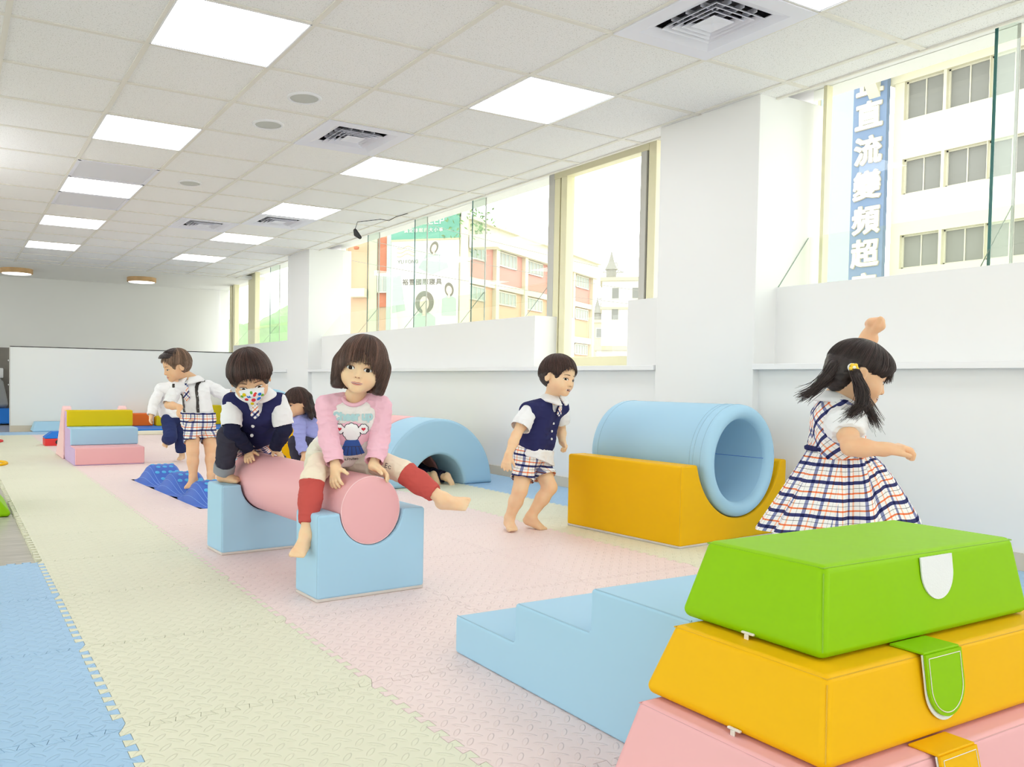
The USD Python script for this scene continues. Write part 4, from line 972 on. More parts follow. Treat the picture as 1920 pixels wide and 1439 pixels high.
# townhouses and a pylon far off, seen through the opening window
def house(x, y, w, d, z1, mat, label, turrets=(), rot=.5, rows=3):
    t = thing('townhouse', label, 'building', (x, y, -3.5), rot)
    B = lambda *a: box(*a)
    obj('walls', B(-w / 2, w / 2, -d / 2, d / 2, 0, z1 + 3.5), mat, t, local=True)
    obj('cornice', [B(-w / 2 - .15, w / 2 + .15, -d / 2 - .15, d / 2 + .15, z1 + 3.3, z1 + 3.55), B(-w / 2 - .1, w / 2 + .1, -d / 2 - .1, d / 2 + .1, z1 + 1.3, z1 + 1.45)], 'out_house_tan', t, local=True)
    for r in range(rows):
        for k in range(3):
            u = (k - 1) * w * .3
            z = z1 + 3.5 - 1.0 - r * 1.5
            f = obj('window', B(u - .28, u + .28, -d / 2 - .05, -d / 2 + .02, z - .5, z + .35), 'out_window_bar', t, local=True)
            obj('pane', B(u - .22, u + .22, -d / 2 - .06, -d / 2, z - .44, z + .29), 'out_pane_dark', f, local=True)
    for u in turrets:
        obj('turret', lathe([(.35, z1 + 3.5), (.35, z1 + 4.1), (.45, z1 + 4.15), (.2, z1 + 4.7), (.05, z1 + 5.3), (.0001, z1 + 5.6)], 10).apply_translation([u, -d / 2 + .5, 0]), 'out_roof_grey', t, local=True)
    return t
house(43.9, 44.9, 4.6, 4, 8.2, 'out_house_white', 'tall white townhouse with pointed turrets at the right of the opening window', (-1.7, 1.2), -.75, 2)
house(49.9, 55.2, 3.6, 3, 6.1, 'out_house_tan', 'lower tan house left of the turreted townhouse', (-1.0, -.2, .7), -.75, 2)
house(34.9, 36.1, 3.6, 2.4, 2.84, 'out_house_white', 'white flat-roofed house in front of the turreted townhouse', (), -.75, 3)
t = thing('power_pylon', 'pale steel lattice pylon on the skyline above the townhouses', 'pylon', (92, 100.5, -3.5))
segs = []
px0 = np.array([93.2, 100.3, 0.0])
lv_ = [(9.0, 2.1), (13, 1.35), (16.5, .8), (19.9, .45)]
cs = [[px0 + [sx * w, sy * w, z] for sx, sy in ((-1, -1), (1, -1), (1, 1), (-1, 1))] for z, w in [(-3.5, 4.2), (4, 3.0)] + lv_]
for a, b in zip(cs, cs[1:]):
    for k in range(4):
        segs += [tube([a[k], b[k]], .10, 4), tube([a[k], b[(k + 1) % 4]], .07, 4), tube([a[(k + 1) % 4], b[k]], .07, 4), tube([b[k], b[(k + 1) % 4]], .07, 4)]
obj('lattice', segs, 'out_pylon_grey', t)
for z, w in ((14.2, 2.2), (16.4, 2.0), (18.4, 1.7)):
    obj('cross_arm', [tube([px0 + [-w * .7, w * .7, z], px0 + [w * .7, -w * .7, z]], .09, 4), tube([px0 + [-w * .7, w * .7, z], px0 + [0, 0, z + .7]], .06, 4), tube([px0 + [w * .7, -w * .7, z], px0 + [0, 0, z + .7]], .06, 4)], 'out_pylon_grey', t)

# wooded hill beyond the far window
def hillside(name, label, line, depth, zb, seed):
    t = thing(name, label, 'hill', (line[0][0], line[0][1], zb), kind='structure')
    n, m_ = 120, 24
    L = np.array(line, float)
    s = np.linspace(0, len(L) - 1, n)
    P = np.stack([np.interp(s, range(len(L)), L[:, k]) for k in range(3)], 1)
    out = np.array([L[0][0], L[0][1], 0]); out = out / np.linalg.norm(out)
    V = []
    for q in np.linspace(-1, 1, m_):
        r = P - out * depth * (-q)
        z = zb + (P[:, 2] - zb) * np.cos(q * math.pi / 2) ** .8
        W_ = np.c_[r[:, 0], r[:, 1], z]
        W_[:, 2] += 2.6 * (meshkit.fbm(W_ * .35, 3, seed) - .5) * (np.cos(q * math.pi / 2) + .1)
        V.append(W_)
    idx = np.arange(n * m_).reshape(m_, n)
    F = np.stack([idx[:-1, :-1], idx[:-1, 1:], idx[1:, 1:], idx[1:, :-1]], -1).reshape(-1, 4)
    mm = trimesh.Trimesh(np.vstack(V), np.vstack([F[:, [0, 1, 2]], F[:, [0, 2, 3]]]), process=False)
    obj('slope', mm, 'out_hill', t, smooth=True)
hillside('hill', 'green wooded hillside', [(60, 310, 24), (87.6, 295, 21.7), (90.3, 293.5, 21), (93.2, 292, 20), (96.6, 290, 20), (98.6, 289, 21.5), (101.7, 287.4, 23.3), (105, 285.6, 25), (108.4, 283.8, 27), (118, 278, 33), (140, 268, 30), (200, 240, 20)], 60, -4, 3)
hillside('hill', 'distant low hill', [(150, 200, 8), (172, 186, 14.5), (176, 184, 16.0), (182, 180, 17.5), (192, 174, 16), (240, 150, 8)], 40, -4, 7)
# utility poles and wires across the street
t = thing('street_pole', 'grey utility pole with wires crossing in front of the pink building', 'pole', (15.0, 21.0, -3.5))
obj('pole', tube([(22.9, 21.8, -3.5), (22.9, 21.8, 3.2)], .12, 10), 'out_roof_grey', t)
for z0, z1 in ((6.0, 4.6), (5.0, 4.1), (4.3, 3.6)):
    obj('wire', tube([(9.5 + 14 * s, 22 + .5 * s, z0 + (z1 - z0) * s - .5 * s * (1 - s)) for s in np.linspace(0, 1, 14)], .007, 4), 'out_roof_grey', t)
# ------------------------------------------------------------------ people: signed-distance modelling kit
from scipy.ndimage import map_coordinates
V3 = lambda *a: np.array(a, float)
def unit(v):
    v = np.asarray(v, float)
    return v / max(np.linalg.norm(v), 1e-9)
def basis(fwd, up):
    """columns: person's left, forward, up"""
    f = unit(fwd); u = unit(np.asarray(up, float) - f * (np.asarray(up, float) @ f))
    return np.stack([np.cross(u, f), f, u], 1)

class Field:
    def __init__(s, lo, hi, h):
        s.h, s.lo = h, np.array(lo, float)
        s.n = np.ceil((np.array(hi, float) - s.lo) / h).astype(int) + 1
        s.D = np.full(s.n, 1.0, np.float32)
    def sub_grid(s, lo, hi):
        a = np.clip(np.floor((lo - s.lo) / s.h).astype(int), 0, s.n)
        b = np.clip(np.ceil((hi - s.lo) / s.h).astype(int) + 1, 0, s.n)
        if (b <= a).any():
            return None, None
        g = [(s.lo[i] + s.h * np.arange(a[i], b[i])).astype(np.float32) for i in range(3)]
        return (slice(a[0], b[0]), slice(a[1], b[1]), slice(a[2], b[2])), (g[0][:, None, None], g[1][None, :, None], g[2][None, None, :])
    def put(s, sl, d, k, op):
        o = s.D[sl]
        if op == 'cut':
            d = -d
            h = np.maximum(k - np.abs(o - d), 0) / max(k, 1e-6)
            s.D[sl] = np.maximum(o, d) + h * h * k * .25
        else:
            h = np.maximum(k - np.abs(o - d), 0) / max(k, 1e-6)
            s.D[sl] = np.minimum(o, d) - h * h * k * .25
    def rc(s, a, b, ra, rb, k=.012, op='add'):
        """round cone between two joints"""
        a, b = np.array(a, float), np.array(b, float)
        m = max(ra, rb) + k + 2.5 * s.h
        sl, g = s.sub_grid(np.minimum(a, b) - m, np.maximum(a, b) + m)
        if sl is None:
            return s
        ab = (b - a).astype(np.float32); L2 = max(float(ab @ ab), 1e-9)
        q = [g[i] - np.float32(a[i]) for i in range(3)]
        t = np.clip((q[0] * ab[0] + q[1] * ab[1] + q[2] * ab[2]) / L2, 0, 1)
        d = np.sqrt((q[0] - t * ab[0]) ** 2 + (q[1] - t * ab[1]) ** 2 + (q[2] - t * ab[2]) ** 2) - (ra + (rb - ra) * t)
        s.put(sl, d.astype(np.float32), k, op)
        return s
    def path(s, pts, rs, k=.012, op='add'):
        for (a, b), (ra, rb) in zip(zip(pts, pts[1:]), zip(rs, rs[1:])):
            s.rc(a, b, ra, rb, k, op)
        return s
    def el(s, c, r, R=None, k=.012, op='add'):
        """ellipsoid with half axes r along the columns of R"""
        c, r = np.array(c, float), np.array(r, float)
        R = np.eye(3) if R is None else R
        e = np.abs(R) @ r + k + 2.5 * s.h
        sl, g = s.sub_grid(c - e, c + e)
        if sl is None:
            return s
        q = [g[i] - np.float32(c[i]) for i in range(3)]
        p = [sum(np.float32(R[i, j]) * q[i] for i in range(3)) for j in range(3)]
        k0 = np.sqrt(sum((p[j] / np.float32(r[j])) ** 2 for j in range(3)))
        k1 = np.sqrt(sum((p[j] / np.float32(r[j] ** 2)) ** 2 for j in range(3)))
        d = k0 * (k0 - 1) / np.maximum(k1, 1e-6)
        s.put(sl, d.astype(np.float32), k, op)
        return s
    def half(s, p, n, k=.003, lo=None, hi=None):
        """keeps what lies behind the plane through p with outward normal n (inside the box lo..hi, if given)"""
        n = unit(n); p = np.array(p, float)
        sl, g = s.sub_grid(np.array(lo if lo is not None else s.lo, float), np.array(hi if hi is not None else s.lo + s.h * s.n, float))
        d = sum(np.float32(n[i]) * (g[i] - np.float32(p[i])) for i in range(3))
        o = s.D[sl]
        h = np.maximum(k - np.abs(o - d), 0) / k
        s.D[sl] = np.maximum(o, d) + h * h * k * .25
        return s
    def at(s, p):
        p = np.asarray(p, float)
        return map_coordinates(s.D, ((p - s.lo) / s.h).reshape(-1, 3).T, order=1, mode='nearest').reshape(p.shape[:-1])
    def hit(s, o, d, L, n=120):
        """first surface point on the rays o + t d, t in 0..L"""
        o, d = np.broadcast_arrays(np.asarray(o, float), np.asarray(d, float))
        t = np.linspace(0, L, n)
        v = s.at(o[..., None, :] + t[:, None] * d[..., None, :])
        neg = v < 0
        i = np.where(neg.any(-1), neg.argmax(-1), n - 1)
        i0 = np.maximum(i - 1, 0)
        a = np.take_along_axis(v, i0[..., None], -1)[..., 0]; b = np.take_along_axis(v, i[..., None], -1)[..., 0]
        f = np.where(np.abs(a - b) > 1e-9, a / (a - b + 1e-12), 0)
        tt = t[i0] + (t[i] - t[i0]) * np.clip(f, 0, 1)
        return o + tt[..., None] * d
    def mesh(s, smooth=2):
        D = s.D.copy()
        for ax in range(3):
            e = [slice(None)] * 3
            for q in (0, -1):
                e[ax] = q; D[tuple(e)] = np.maximum(D[tuple(e)], s.h)
        S = D < 0
        nx, ny, nz = D.shape
        cnt = np.zeros((nx - 1, ny - 1, nz - 1), np.uint8)
        for dx in (0, 1):
            for dy in (0, 1):
                for dz in (0, 1):
                    cnt += S[dx:nx - 1 + dx, dy:ny - 1 + dy, dz:nz - 1 + dz]
        cells = np.argwhere((cnt > 0) & (cnt < 8))
        del cnt
        cid = np.full((nx - 1, ny - 1, nz - 1), -1, np.int32)
        cid[tuple(cells.T)] = np.arange(len(cells))
        cor = np.array([(a, b, c) for a in (0, 1) for b in (0, 1) for c in (0, 1)])
        val = np.stack([D[tuple((cells + q).T)] for q in cor], 1)
        acc, num = np.zeros((len(cells), 3)), np.zeros(len(cells))
        for i in range(8):
            for j in range(i + 1, 8):
                if np.abs(cor[i] - cor[j]).sum() == 1:
                    x = (val[:, i] < 0) != (val[:, j] < 0)
                    t = val[x, i] / (val[x, i] - val[x, j])
                    acc[x] += cor[i] + t[:, None] * (cor[j] - cor[i]); num[x] += 1
        P = s.lo + s.h * (cells + acc / num[:, None])
        F = []
        for ax in range(3):
            b, c = [(1, 2), (2, 0), (0, 1)][ax]
            sa, sb = [slice(None)] * 3, [slice(None)] * 3
            sa[ax], sb[ax] = slice(0, -1), slice(1, None)
            for q in (b, c):
                sa[q] = sb[q] = slice(1, -1)
            A, B = S[tuple(sa)], S[tuple(sb)]
            for flip, m in ((False, A & ~B), (True, ~A & B)):
                e = np.argwhere(m)
                if not len(e):
                    continue
                off = np.zeros(3, int); off[b] += 1; off[c] += 1
                e = e + off
                def cell(ob, oc):
                    w = e.copy(); w[:, b] += ob; w[:, c] += oc
                    return cid[tuple(w.T)]
                q = np.stack([cell(-1, -1), cell(0, -1), cell(0, 0), cell(-1, 0)], 1)
                F.append(q[:, ::-1] if flip else q)
        Q = np.vstack(F)
        m = trimesh.Trimesh(P, np.vstack([Q[:, [0, 1, 2]], Q[:, [0, 2, 3]]]), process=False)
        if smooth:
            m = relax(m, Q, smooth)
        return m

def relax(m, Q, it, lam=.5, mu=-.52):
    v = np.array(m.vertices); n = len(v)
    e = np.vstack([Q[:, [0, 1]], Q[:, [1, 2]], Q[:, [2, 3]], Q[:, [3, 0]]])
    e = np.unique(np.sort(e, 1), axis=0)
    deg = np.bincount(e.ravel(), minlength=n).astype(float)[:, None]
    for _ in range(it):
        for w in (lam, mu):
            s = np.stack([np.bincount(e[:, 0], v[e[:, 1], k], n) + np.bincount(e[:, 1], v[e[:, 0], k], n) for k in range(3)], 1)
            v = v + w * (s / np.maximum(deg, 1) - v)
    return trimesh.Trimesh(v, m.faces, process=False)

def ruffle(m, amp, freq, seed=0, stretch=(1, 1, 1)):
    """cloth folds: moves vertices along their normals"""
    v = np.array(m.vertices); n = np.array(m.vertex_normals)
    st = np.array(stretch)
    w_ = v + .02 * (meshkit.noise(v * freq * .5, seed + 3)[:, None] - .5)
    ridge = 1 - np.abs(2 * meshkit.noise(w_ * freq * 1.1 * st * [1, 1, 1.6], seed + 17) - 1)
    q = .8 * meshkit.noise(v * freq * st, seed) + .4 * meshkit.noise(v * freq * 2.1 * st, seed + 9) + .55 * ridge ** 3 - .75
    q = np.minimum(q - .35, 0)           # only inwards, so that prints and straps stay on top
    return trimesh.Trimesh(v + n * (amp * q)[:, None], m.faces, process=False)

def wrap_uv(m, o, axis, ref, R):
    """(around * R, along) in metres"""
    a = unit(axis); x = unit(np.asarray(ref, float) - a * (np.asarray(ref, float) @ a)); y = np.cross(a, x)
    q = np.asarray(m.vertices) - np.asarray(o, float)
    return np.c_[np.arctan2(q @ y, q @ x) * R, q @ a]

# ------------------------------------------------------------------ people: materials
def mat_skin(name, rgb, rough=.5):
    g = G()
    pos = g.n('geometry', 'position')
    nz = g.n('noise_texture', 'fac', vector=pos, scale=28.0, detail=2.0)
    c = np.array(lin(rgb))
    col = g.n('rgb_ramp', 'color', fac=nz, ramp=[(0.3, tuple(c * [1, .95, .92])), (0.7, tuple(np.clip(c * [1.0, 1.03, 1.05], 0, 1)))])
    g.done(name, g.n('principled_bsdf', 'BSDF', base_color=col, roughness=rough, subsurface_weight=0.18, subsurface_radius=(1.0, 0.35, 0.2), subsurface_scale=0.006, specular_ior_level=0.3))
mat_skin('skin_fair', (243, 205, 166))
mat_skin('skin_warm', (231, 186, 148))
simple('lip', (206, 130, 118), 0.45)
simple('mouth_dark', (110, 52, 48), 0.5)
simple('tooth', (244, 238, 228), 0.3)
simple('eye_white', (240, 236, 232), 0.15)
simple('iris', (36, 22, 16), 0.35, specular_ior_level=0.15)
simple('lash', (48, 34, 30), 0.5)
simple('brow', (120, 88, 70), 0.7)
simple('nostril', (150, 88, 72), 0.7)
def mat_hair(name, rgb):
    g = G()
    tone = g.n('attribute', 'fac', attribute='tone')      # strand by strand variation; its pale streaks also paint in hair highlights
    c = np.array(lin(rgb))
    col = g.n('rgb_ramp', 'color', fac=tone, ramp=[(0.0, tuple(c * .5)), (0.45, tuple(c * .9)), (0.75, tuple(c * 1.7)), (1.0, tuple(np.clip(c * 3.2, 0, 1)))])
    g.done(name, g.n('principled_bsdf', 'BSDF', base_color=col, roughness=0.42, specular_ior_level=0.4))
mat_hair('hair_brown', (66, 46, 40))
mat_hair('hair_dark', (52, 40, 38))
mat_hair('hair_light', (84, 60, 50))
mat_hair('hair_fade', (124, 98, 80))
def cloth(name, rgb, rough=.85, weave=900.0):
    simple(name, rgb, rough, (weave, 0.25, 0.001), specular_ior_level=0.2)
cloth('cloth_white', (240, 240, 242))
cloth('cloth_offwhite', (240, 234, 230))
cloth('cloth_pink', (242, 190, 206))
cloth('cloth_cream', (240, 226, 204))
cloth('cloth_red', (196, 84, 78))
cloth('cloth_beige', (232, 228, 212))
cloth('cloth_navy', (44, 46, 92))
cloth('cloth_navy_dark', (34, 36, 62))
cloth('cloth_denim', (58, 56, 70))
cloth('cloth_cuff', (150, 152, 158))
cloth('cloth_indigo', (44, 54, 100))
cloth('cloth_lavender', (160, 164, 222))
cloth('cloth_shadow_navy', (32, 34, 54))  # darkest of the navy cloths
simple('strap_black', (44, 36, 34), 0.4)
simple('button_white', (236, 236, 238), 0.25)
simple('print_teal', (174, 208, 212), 0.8)
simple('print_blue', (52, 88, 164), 0.8)
simple('print_red', (214, 52, 70), 0.8)
simple('print_outline', (60, 58, 66), 0.8)
simple('print_white', (250, 250, 250), 0.8)
simple('daisy_yellow', (240, 214, 110), 0.7)
simple('tie_gold', (246, 206, 60), 0.4)
def mat_plaid(name, P=.052, dense=1.0):
    """tartan of navy bands, orange lines and thin dark lines on white; driven by the cloth's own st coordinates"""
    g = G()
    uv = g.n('uvmap', 'UV', attribute='st')
    u = g.n('separate_xyz', 'x', vector=uv)
    v = '@' + u[1:].split('.')[0] + '.y'
    w = lin((244, 242, 240))
    navy, orange, thin, pale = lin((58, 62, 112)), lin((236, 130, 84)), lin((120, 120, 118)), lin((206, 206, 212))
    navyv, orangev, thinv = lin((132, 138, 178)), lin((246, 190, 160)), lin((196, 196, 196))
    def bands(t, a, b, c):
        f = g.m('fraction', g.m('multiply_add', t, 1 / P, 200.0))
        return g.n('rgb_ramp', 'color', fac=f, interpolate=False, ramp=[(0.0, a), (0.20, (1, 1, 1)), (0.44, b), (0.53, (1, 1, 1)), (0.76, c), (0.785, (1, 1, 1))])
    hb, vb = bands(v, tuple(np.array(navy) / w), tuple(np.array(orange) / w), tuple(np.array(thin) / w)), bands(u, tuple(np.array(navyv) / w), tuple(np.array(orangev) / w), tuple(np.array(thinv) / w))
    m1 = g.n('mix', 'color', mix_type='multiply', fac=1.0, color1=hb, color2=vb)
    m2 = g.n('mix', 'color', mix_type='multiply', fac=1.0, color1=m1, color2=w)
    g.done(name, g.n('principled_bsdf', 'BSDF', base_color=m2, roughness=.85, specular_ior_level=.2))
mat_plaid('plaid')
mat_plaid('plaid_small', .04)

# ------------------------------------------------------------------ people: anatomy
class Head:
    """a child's head in its own frame: x to the person's left, y forward, z up; height of the skull about .19"""
    def __init__(s, c, fwd, up, k=1.0):
        s.c, s.R, s.k = np.array(c, float), basis(fwd, up), k
    def p(s, x, y, z):
        return s.c + s.R @ (np.array([x, y, z], float) * s.k)
    def add(s, F, mouth_open=0.0):
        k, R = s.k, s.R
        E = lambda x, y, z, a, b, c, q=.02, op='add': F.el(s.p(x, y, z), np.array([a, b, c]) * k, R, q * k, op)
        E(0, -.004, .022, .0745, .086, .079)
        E(0, .020, -.036, .0650, .060, .060, .03)
        for x in (-1, 1):
            E(x * .031, .044, -.040, .0285, .027, .029, .02)
            E(x * .077, -.008, -.016, .0075, .017, .026, .008)
            E(x * .0825, -.005, -.014, .004, .010, .016, .004, 'cut')
            E(x * .031, .090, -.011, .017, .012, .010, .014, 'cut')
        E(0, .062, -.080, .022, .018, .017, .02)
        F.rc(s.p(0, .078, -.012), s.p(0, .0875, -.034), .0060 * k, .0088 * k, .012 * k)
        for x in (-1, 1):
            F.rc(s.p(x * .0085, .083, -.037), s.p(x * .0095, .080, -.037), .0058 * k, .005 * k, .005 * k)
        F.rc(s.p(-.012, .0765, -.0575), s.p(.012, .0765, -.0575), .0052 * k, .0052 * k, .008 * k)
        F.rc(s.p(-.010, .0755, -.0675), s.p(.010, .0755, -.0675), .0055 * k, .0055 * k, .008 * k)
        if mouth_open:
            E(0, .084, -.0625, .013, .012, .0035 + mouth_open, .004, 'cut')
    def face(s, F, x, z, lift=0.0):
        """the points of the face in front of (x, z)"""
        x, z = np.broadcast_arrays(np.asarray(x, float), np.asarray(z, float))
        q = np.stack([x, np.full(x.shape, .125), z], -1) * s.k
        o = s.c + q @ s.R.T
        return F.hit(o, -s.R[:, 1], .12 * s.k, 160) + s.R[:, 1] * lift
    def patch(s, F, outline, lift, bulge=0.0):
        """a thin cap of the closed outline (x, z) laid on the face"""
        o = np.array(outline, float); c = o.mean(0)
        rings = [c + (o - c) * t for t in (1.0, .66, .33)]
        pts = np.vstack(rings + [c[None]])
        lf = np.concatenate([np.full(len(o), 0.0), np.full(len(o), .75), np.full(len(o), .95), [1.0]]) * bulge + lift
        P = s.face(F, pts[:, 0], pts[:, 1]) + s.R[:, 1] * lf[:, None] * s.k
        n = len(o); Fc = []
        for r in range(2):
            i = np.arange(n); j = (i + 1) % n
            Fc += [np.stack([r * n + i, r * n + j, (r + 1) * n + j], 1), np.stack([r * n + i, (r + 1) * n + j, (r + 1) * n + i], 1)]
        i = np.arange(n); j = (i + 1) % n
        Fc.append(np.stack([2 * n + i, 2 * n + j, np.full(n, 3 * n)], 1))
        back = P[:n] - s.R[:, 1] * .004 * s.k
        b0 = len(P)
        Fc += [np.stack([i, b0 + j, j], 1), np.stack([i, b0 + i, b0 + j], 1)]
        m = trimesh.Trimesh(np.vstack([P, back]), np.vstack(Fc), process=False)
        nrm = np.cross(P[n] - P[0], P[1] - P[0])
        if m.face_normals[:n].mean(0) @ s.R[:, 1] < 0:
            m.invert()
        return m
    def features(s, F, body, gaze=(0.0, 0.0), smile=0.0, eyes=True, mouth='closed', brow=True, lids=0.0, brow_mat='brow', wide=1.0):
        k = s.k
        al = lambda a, b, n=26: [(math.cos(q) * a, (b if math.sin(q) > 0 else b * .75) * math.copysign(abs(math.sin(q)) ** .8, math.sin(q))) for q in np.linspace(0, 2 * math.pi, n)[:-1]]
        for sx in (-1, 1):
            cx, cz = sx * .0315, -.012
            if eyes:
                b = .0070 * (1 - lids) * wide
                tilt = sx * .05
                ring = [(cx + x, cz + z + tilt * x) for x, z in al(.0145, b)]
                e = obj('eye', s.patch(F, ring, .0004, .0016), 'eye_white', body, smooth=True)
                ri = .0070
                ir = []
                for q in np.linspace(0, 2 * math.pi, 22)[:-1]:
                    x, z = gaze[0] + ri * math.cos(q), gaze[1] + ri * math.sin(q)
                    lim = b * math.sqrt(max(1 - (x / .0145) ** 2, .02))
                    ir.append((cx + x, cz + tilt * x + min(max(z, -lim * .8), lim)))
                obj('iris', s.patch(F, ir, .0021, .0007), 'iris', e, smooth=True)
                t = np.linspace(-1, 1, 13)
                lx = cx + t * .0155
                lz = cz + tilt * (lx - cx) + b * np.sqrt(np.maximum(1 - t * t, 0)) ** .8 + .0003
                obj('lash_line', tube(s.face(F, lx, lz, .0016 * k), np.interp(np.abs(t), [0, 1], [.0013, .0006]) * k, 5), 'lash', e, smooth=True)
                obj('eyelid', tube(s.face(F, lx, lz + .0042 * np.sqrt(np.maximum(1 - t * t, .05)), .0003 * k), .0006 * k, 4), 'nostril', e, smooth=True)
            if brow:
                t = np.linspace(0, 1, 10)
                bx = sx * (.0135 + t * .031); bz = .0105 + .005 * np.sin(t * math.pi * .7) - .006 * t
                obj('eyebrow', tube(s.face(F, bx, bz, .0002 * k), np.interp(t, [0, .3, 1], [.0016, .0024, .0009]) * k, 6), brow_mat, body, smooth=True)
            obj('nostril', s.patch(F, [(sx * .0062 + .0026 * math.cos(q), -.0415 + .0017 * math.sin(q)) for q in np.linspace(0, 2 * math.pi, 12)[:-1]], .0002), 'nostril', body, smooth=True)
        if mouth:
            t = np.linspace(-1, 1, 19); w = .0190 + .009 * max(smile, 0)
            mid = -.0625 + smile * .0045 * t ** 2
            up_ = mid + .0052 * (1 - t ** 2) ** .7 - .0012 * np.exp(-(t / .18) ** 2)
            lo = mid - .0066 * (1 - t ** 2) ** .7
            gap = dict(closed=.0004, parted=.0016, open=.0052)[mouth]
            gu, gl = mid + gap * .5 * np.sqrt(1 - t ** 2), mid - gap * np.sqrt(1 - t ** 2)
            strip = lambda a, b, lift, m_, nm: obj(nm, cap_strip(s.face(F, t * w, a, lift * k), s.face(F, t * w, (a + b) / 2, (lift + .0012) * k), s.face(F, t * w, b, lift * k)), m_, body, smooth=True)
            strip(up_, gu, .0003, 'lip', 'upper_lip'); strip(gl, lo, .0003, 'lip', 'lower_lip')
            strip(gu + .0004, gl - .0004, .0001, 'mouth_dark', 'mouth')
            if mouth in ('parted', 'open'):
                strip((gu + .0002) * 1, gu - gap * .75, .0006, 'tooth', 'teeth')

def cap_strip(a, b, c):
    n = len(a)
    V = np.vstack([a, b, c]); F = []
    for r in range(2):
        i = np.arange(n - 1) + r * n
        F += [np.stack([i, i + n, i + 1], 1), np.stack([i + 1, i + n, i + n + 1], 1)]
    return trimesh.Trimesh(V, np.vstack(F), process=False)

def arm(F, sh, el, wr, g=0.0, k=.014, r=(.030, .0245, .0185)):
    F.path([sh, np.array(sh) * .4 + np.array(el) * .6, el], [r[0] + g, r[1] + .003 + g, r[1] + g], k)
    F.path([el, np.array(el) * .65 + np.array(wr) * .35, wr], [r[1] + g, r[1] + .001 + g, r[2] + g], k)
def leg(F, hip, kn, an, g=0.0, k=.016, r=(.052, .037, .024)):
    F.path([hip, kn], [r[0] + g, r[1] + g], k)
    d = unit(np.array(an) - np.array(kn))
    F.path([kn, np.array(kn) * .62 + np.array(an) * .38, an], [r[1] + g - .001, r[1] - .002 + g, r[2] + g], k)
def torso(F, J, left, g=0.0, k=.03, w=.030, r=(.052, .056, .060)):
    l = unit(left) * w
    for s_ in (-1, 1):
        F.path([J['chest'] + l * s_, J['waist'] + l * s_ * 1.0, J['pelvis'] + l * s_ * 1.05], [r[0] + g, r[1] + g, r[2] + g], k)
    F.rc(J['shL'], J['shR'], .031 + g, .031 + g, k)
def hand(F, wr, d, n, side, curl=(.35, .5, .4), spread=.16, k=1.0, thumb=(.7, .35), fr=.0056):
    """wrist, direction to the knuckles, palm normal (out of the palm), side: +1 if the thumb lies along cross(n, d)"""
    d = unit(d); n = unit(np.array(n) - d * (np.array(n) @ d)); s = np.cross(n, d) * side
    wr = np.array(wr, float)
    P = wr + d * .038 * k
    F.path([wr, wr + d * .012 * k], [.0165 * k, .0150 * k], .01)
    tips = []
    for q, (o, L) in enumerate(((.0150, .92), (.0050, 1.0), (-.0050, .95), (-.0148, .78))):
        kn = P + s * o * k - d * abs(o) * .12 * k
        F.rc(wr + s * o * .45 * k + d * .006 * k, kn, .0088 * k, .0076 * k, .009)
        f = unit(d + s * (o / .015) * spread)
        p, rr, A = kn, fr * 1.14, 0.0
        for seg, (a, l) in enumerate(zip(curl, (.0165, .0115, .0095))):
            A += a
            ax = f * math.cos(A) + n * math.sin(A)
            e = p + ax * l * L * k
            F.rc(p, e, rr * k, (rr - .0005) * k, .0025)
            p, rr = e, rr - .0005
        tips.append(p)
    b = wr + s * .012 * k + d * .010 * k + n * .004 * k
    t1 = unit(s * math.sin(thumb[0]) + d * math.cos(thumb[0]) + n * .25)
    m = b + t1 * .021 * k
    F.rc(b, m, .0085 * k, .0070 * k, .006)
    t2 = unit(t1 + d * thumb[1] + n * .2)
    F.rc(m, m + t2 * .018 * k, .0068 * k, .0056 * k, .003)
    return tips
def foot(F, an, toe, up, side, k=1.0, splay=.05, heel=.026):
    """ankle, direction to the toes, up out of the instep; side: +1 if the big toe lies along cross(toe, up)"""
    t = unit(toe); u = unit(np.array(up) - t * (np.array(up) @ t)); s = np.cross(t, u) * side
    an = np.array(an, float)
    hl = an - t * .014 * k - u * heel * k
    F.rc(an, hl, .023 * k, .0195 * k, .016)
    ball = an + t * .062 * k - u * (heel + .006) * k
    for o in (-.013, .0, .014):
        F.rc(hl + t * .012 * k + s * o * .6 * k, ball + s * o * k, .0165 * k, .0125 * k, .014)
    F.rc(an + t * .008 * k, an + t * .046 * k - u * .022 * k, .020 * k, .014 * k, .014)
    for q, (o, r, L) in enumerate(((.0190, .0088, .019), (.0075, .0064, .018), (-.0025, .0060, .016), (-.0115, .0056, .013), (-.0190, .0054, .010))):
        b = ball + s * o * k + t * .002 * k - u * .001 * k
        F.rc(b, b + t * L * k + s * (o * splay * 4) * k * .2 - u * .002 * k, (r + .0006) * k, r * k, .004)

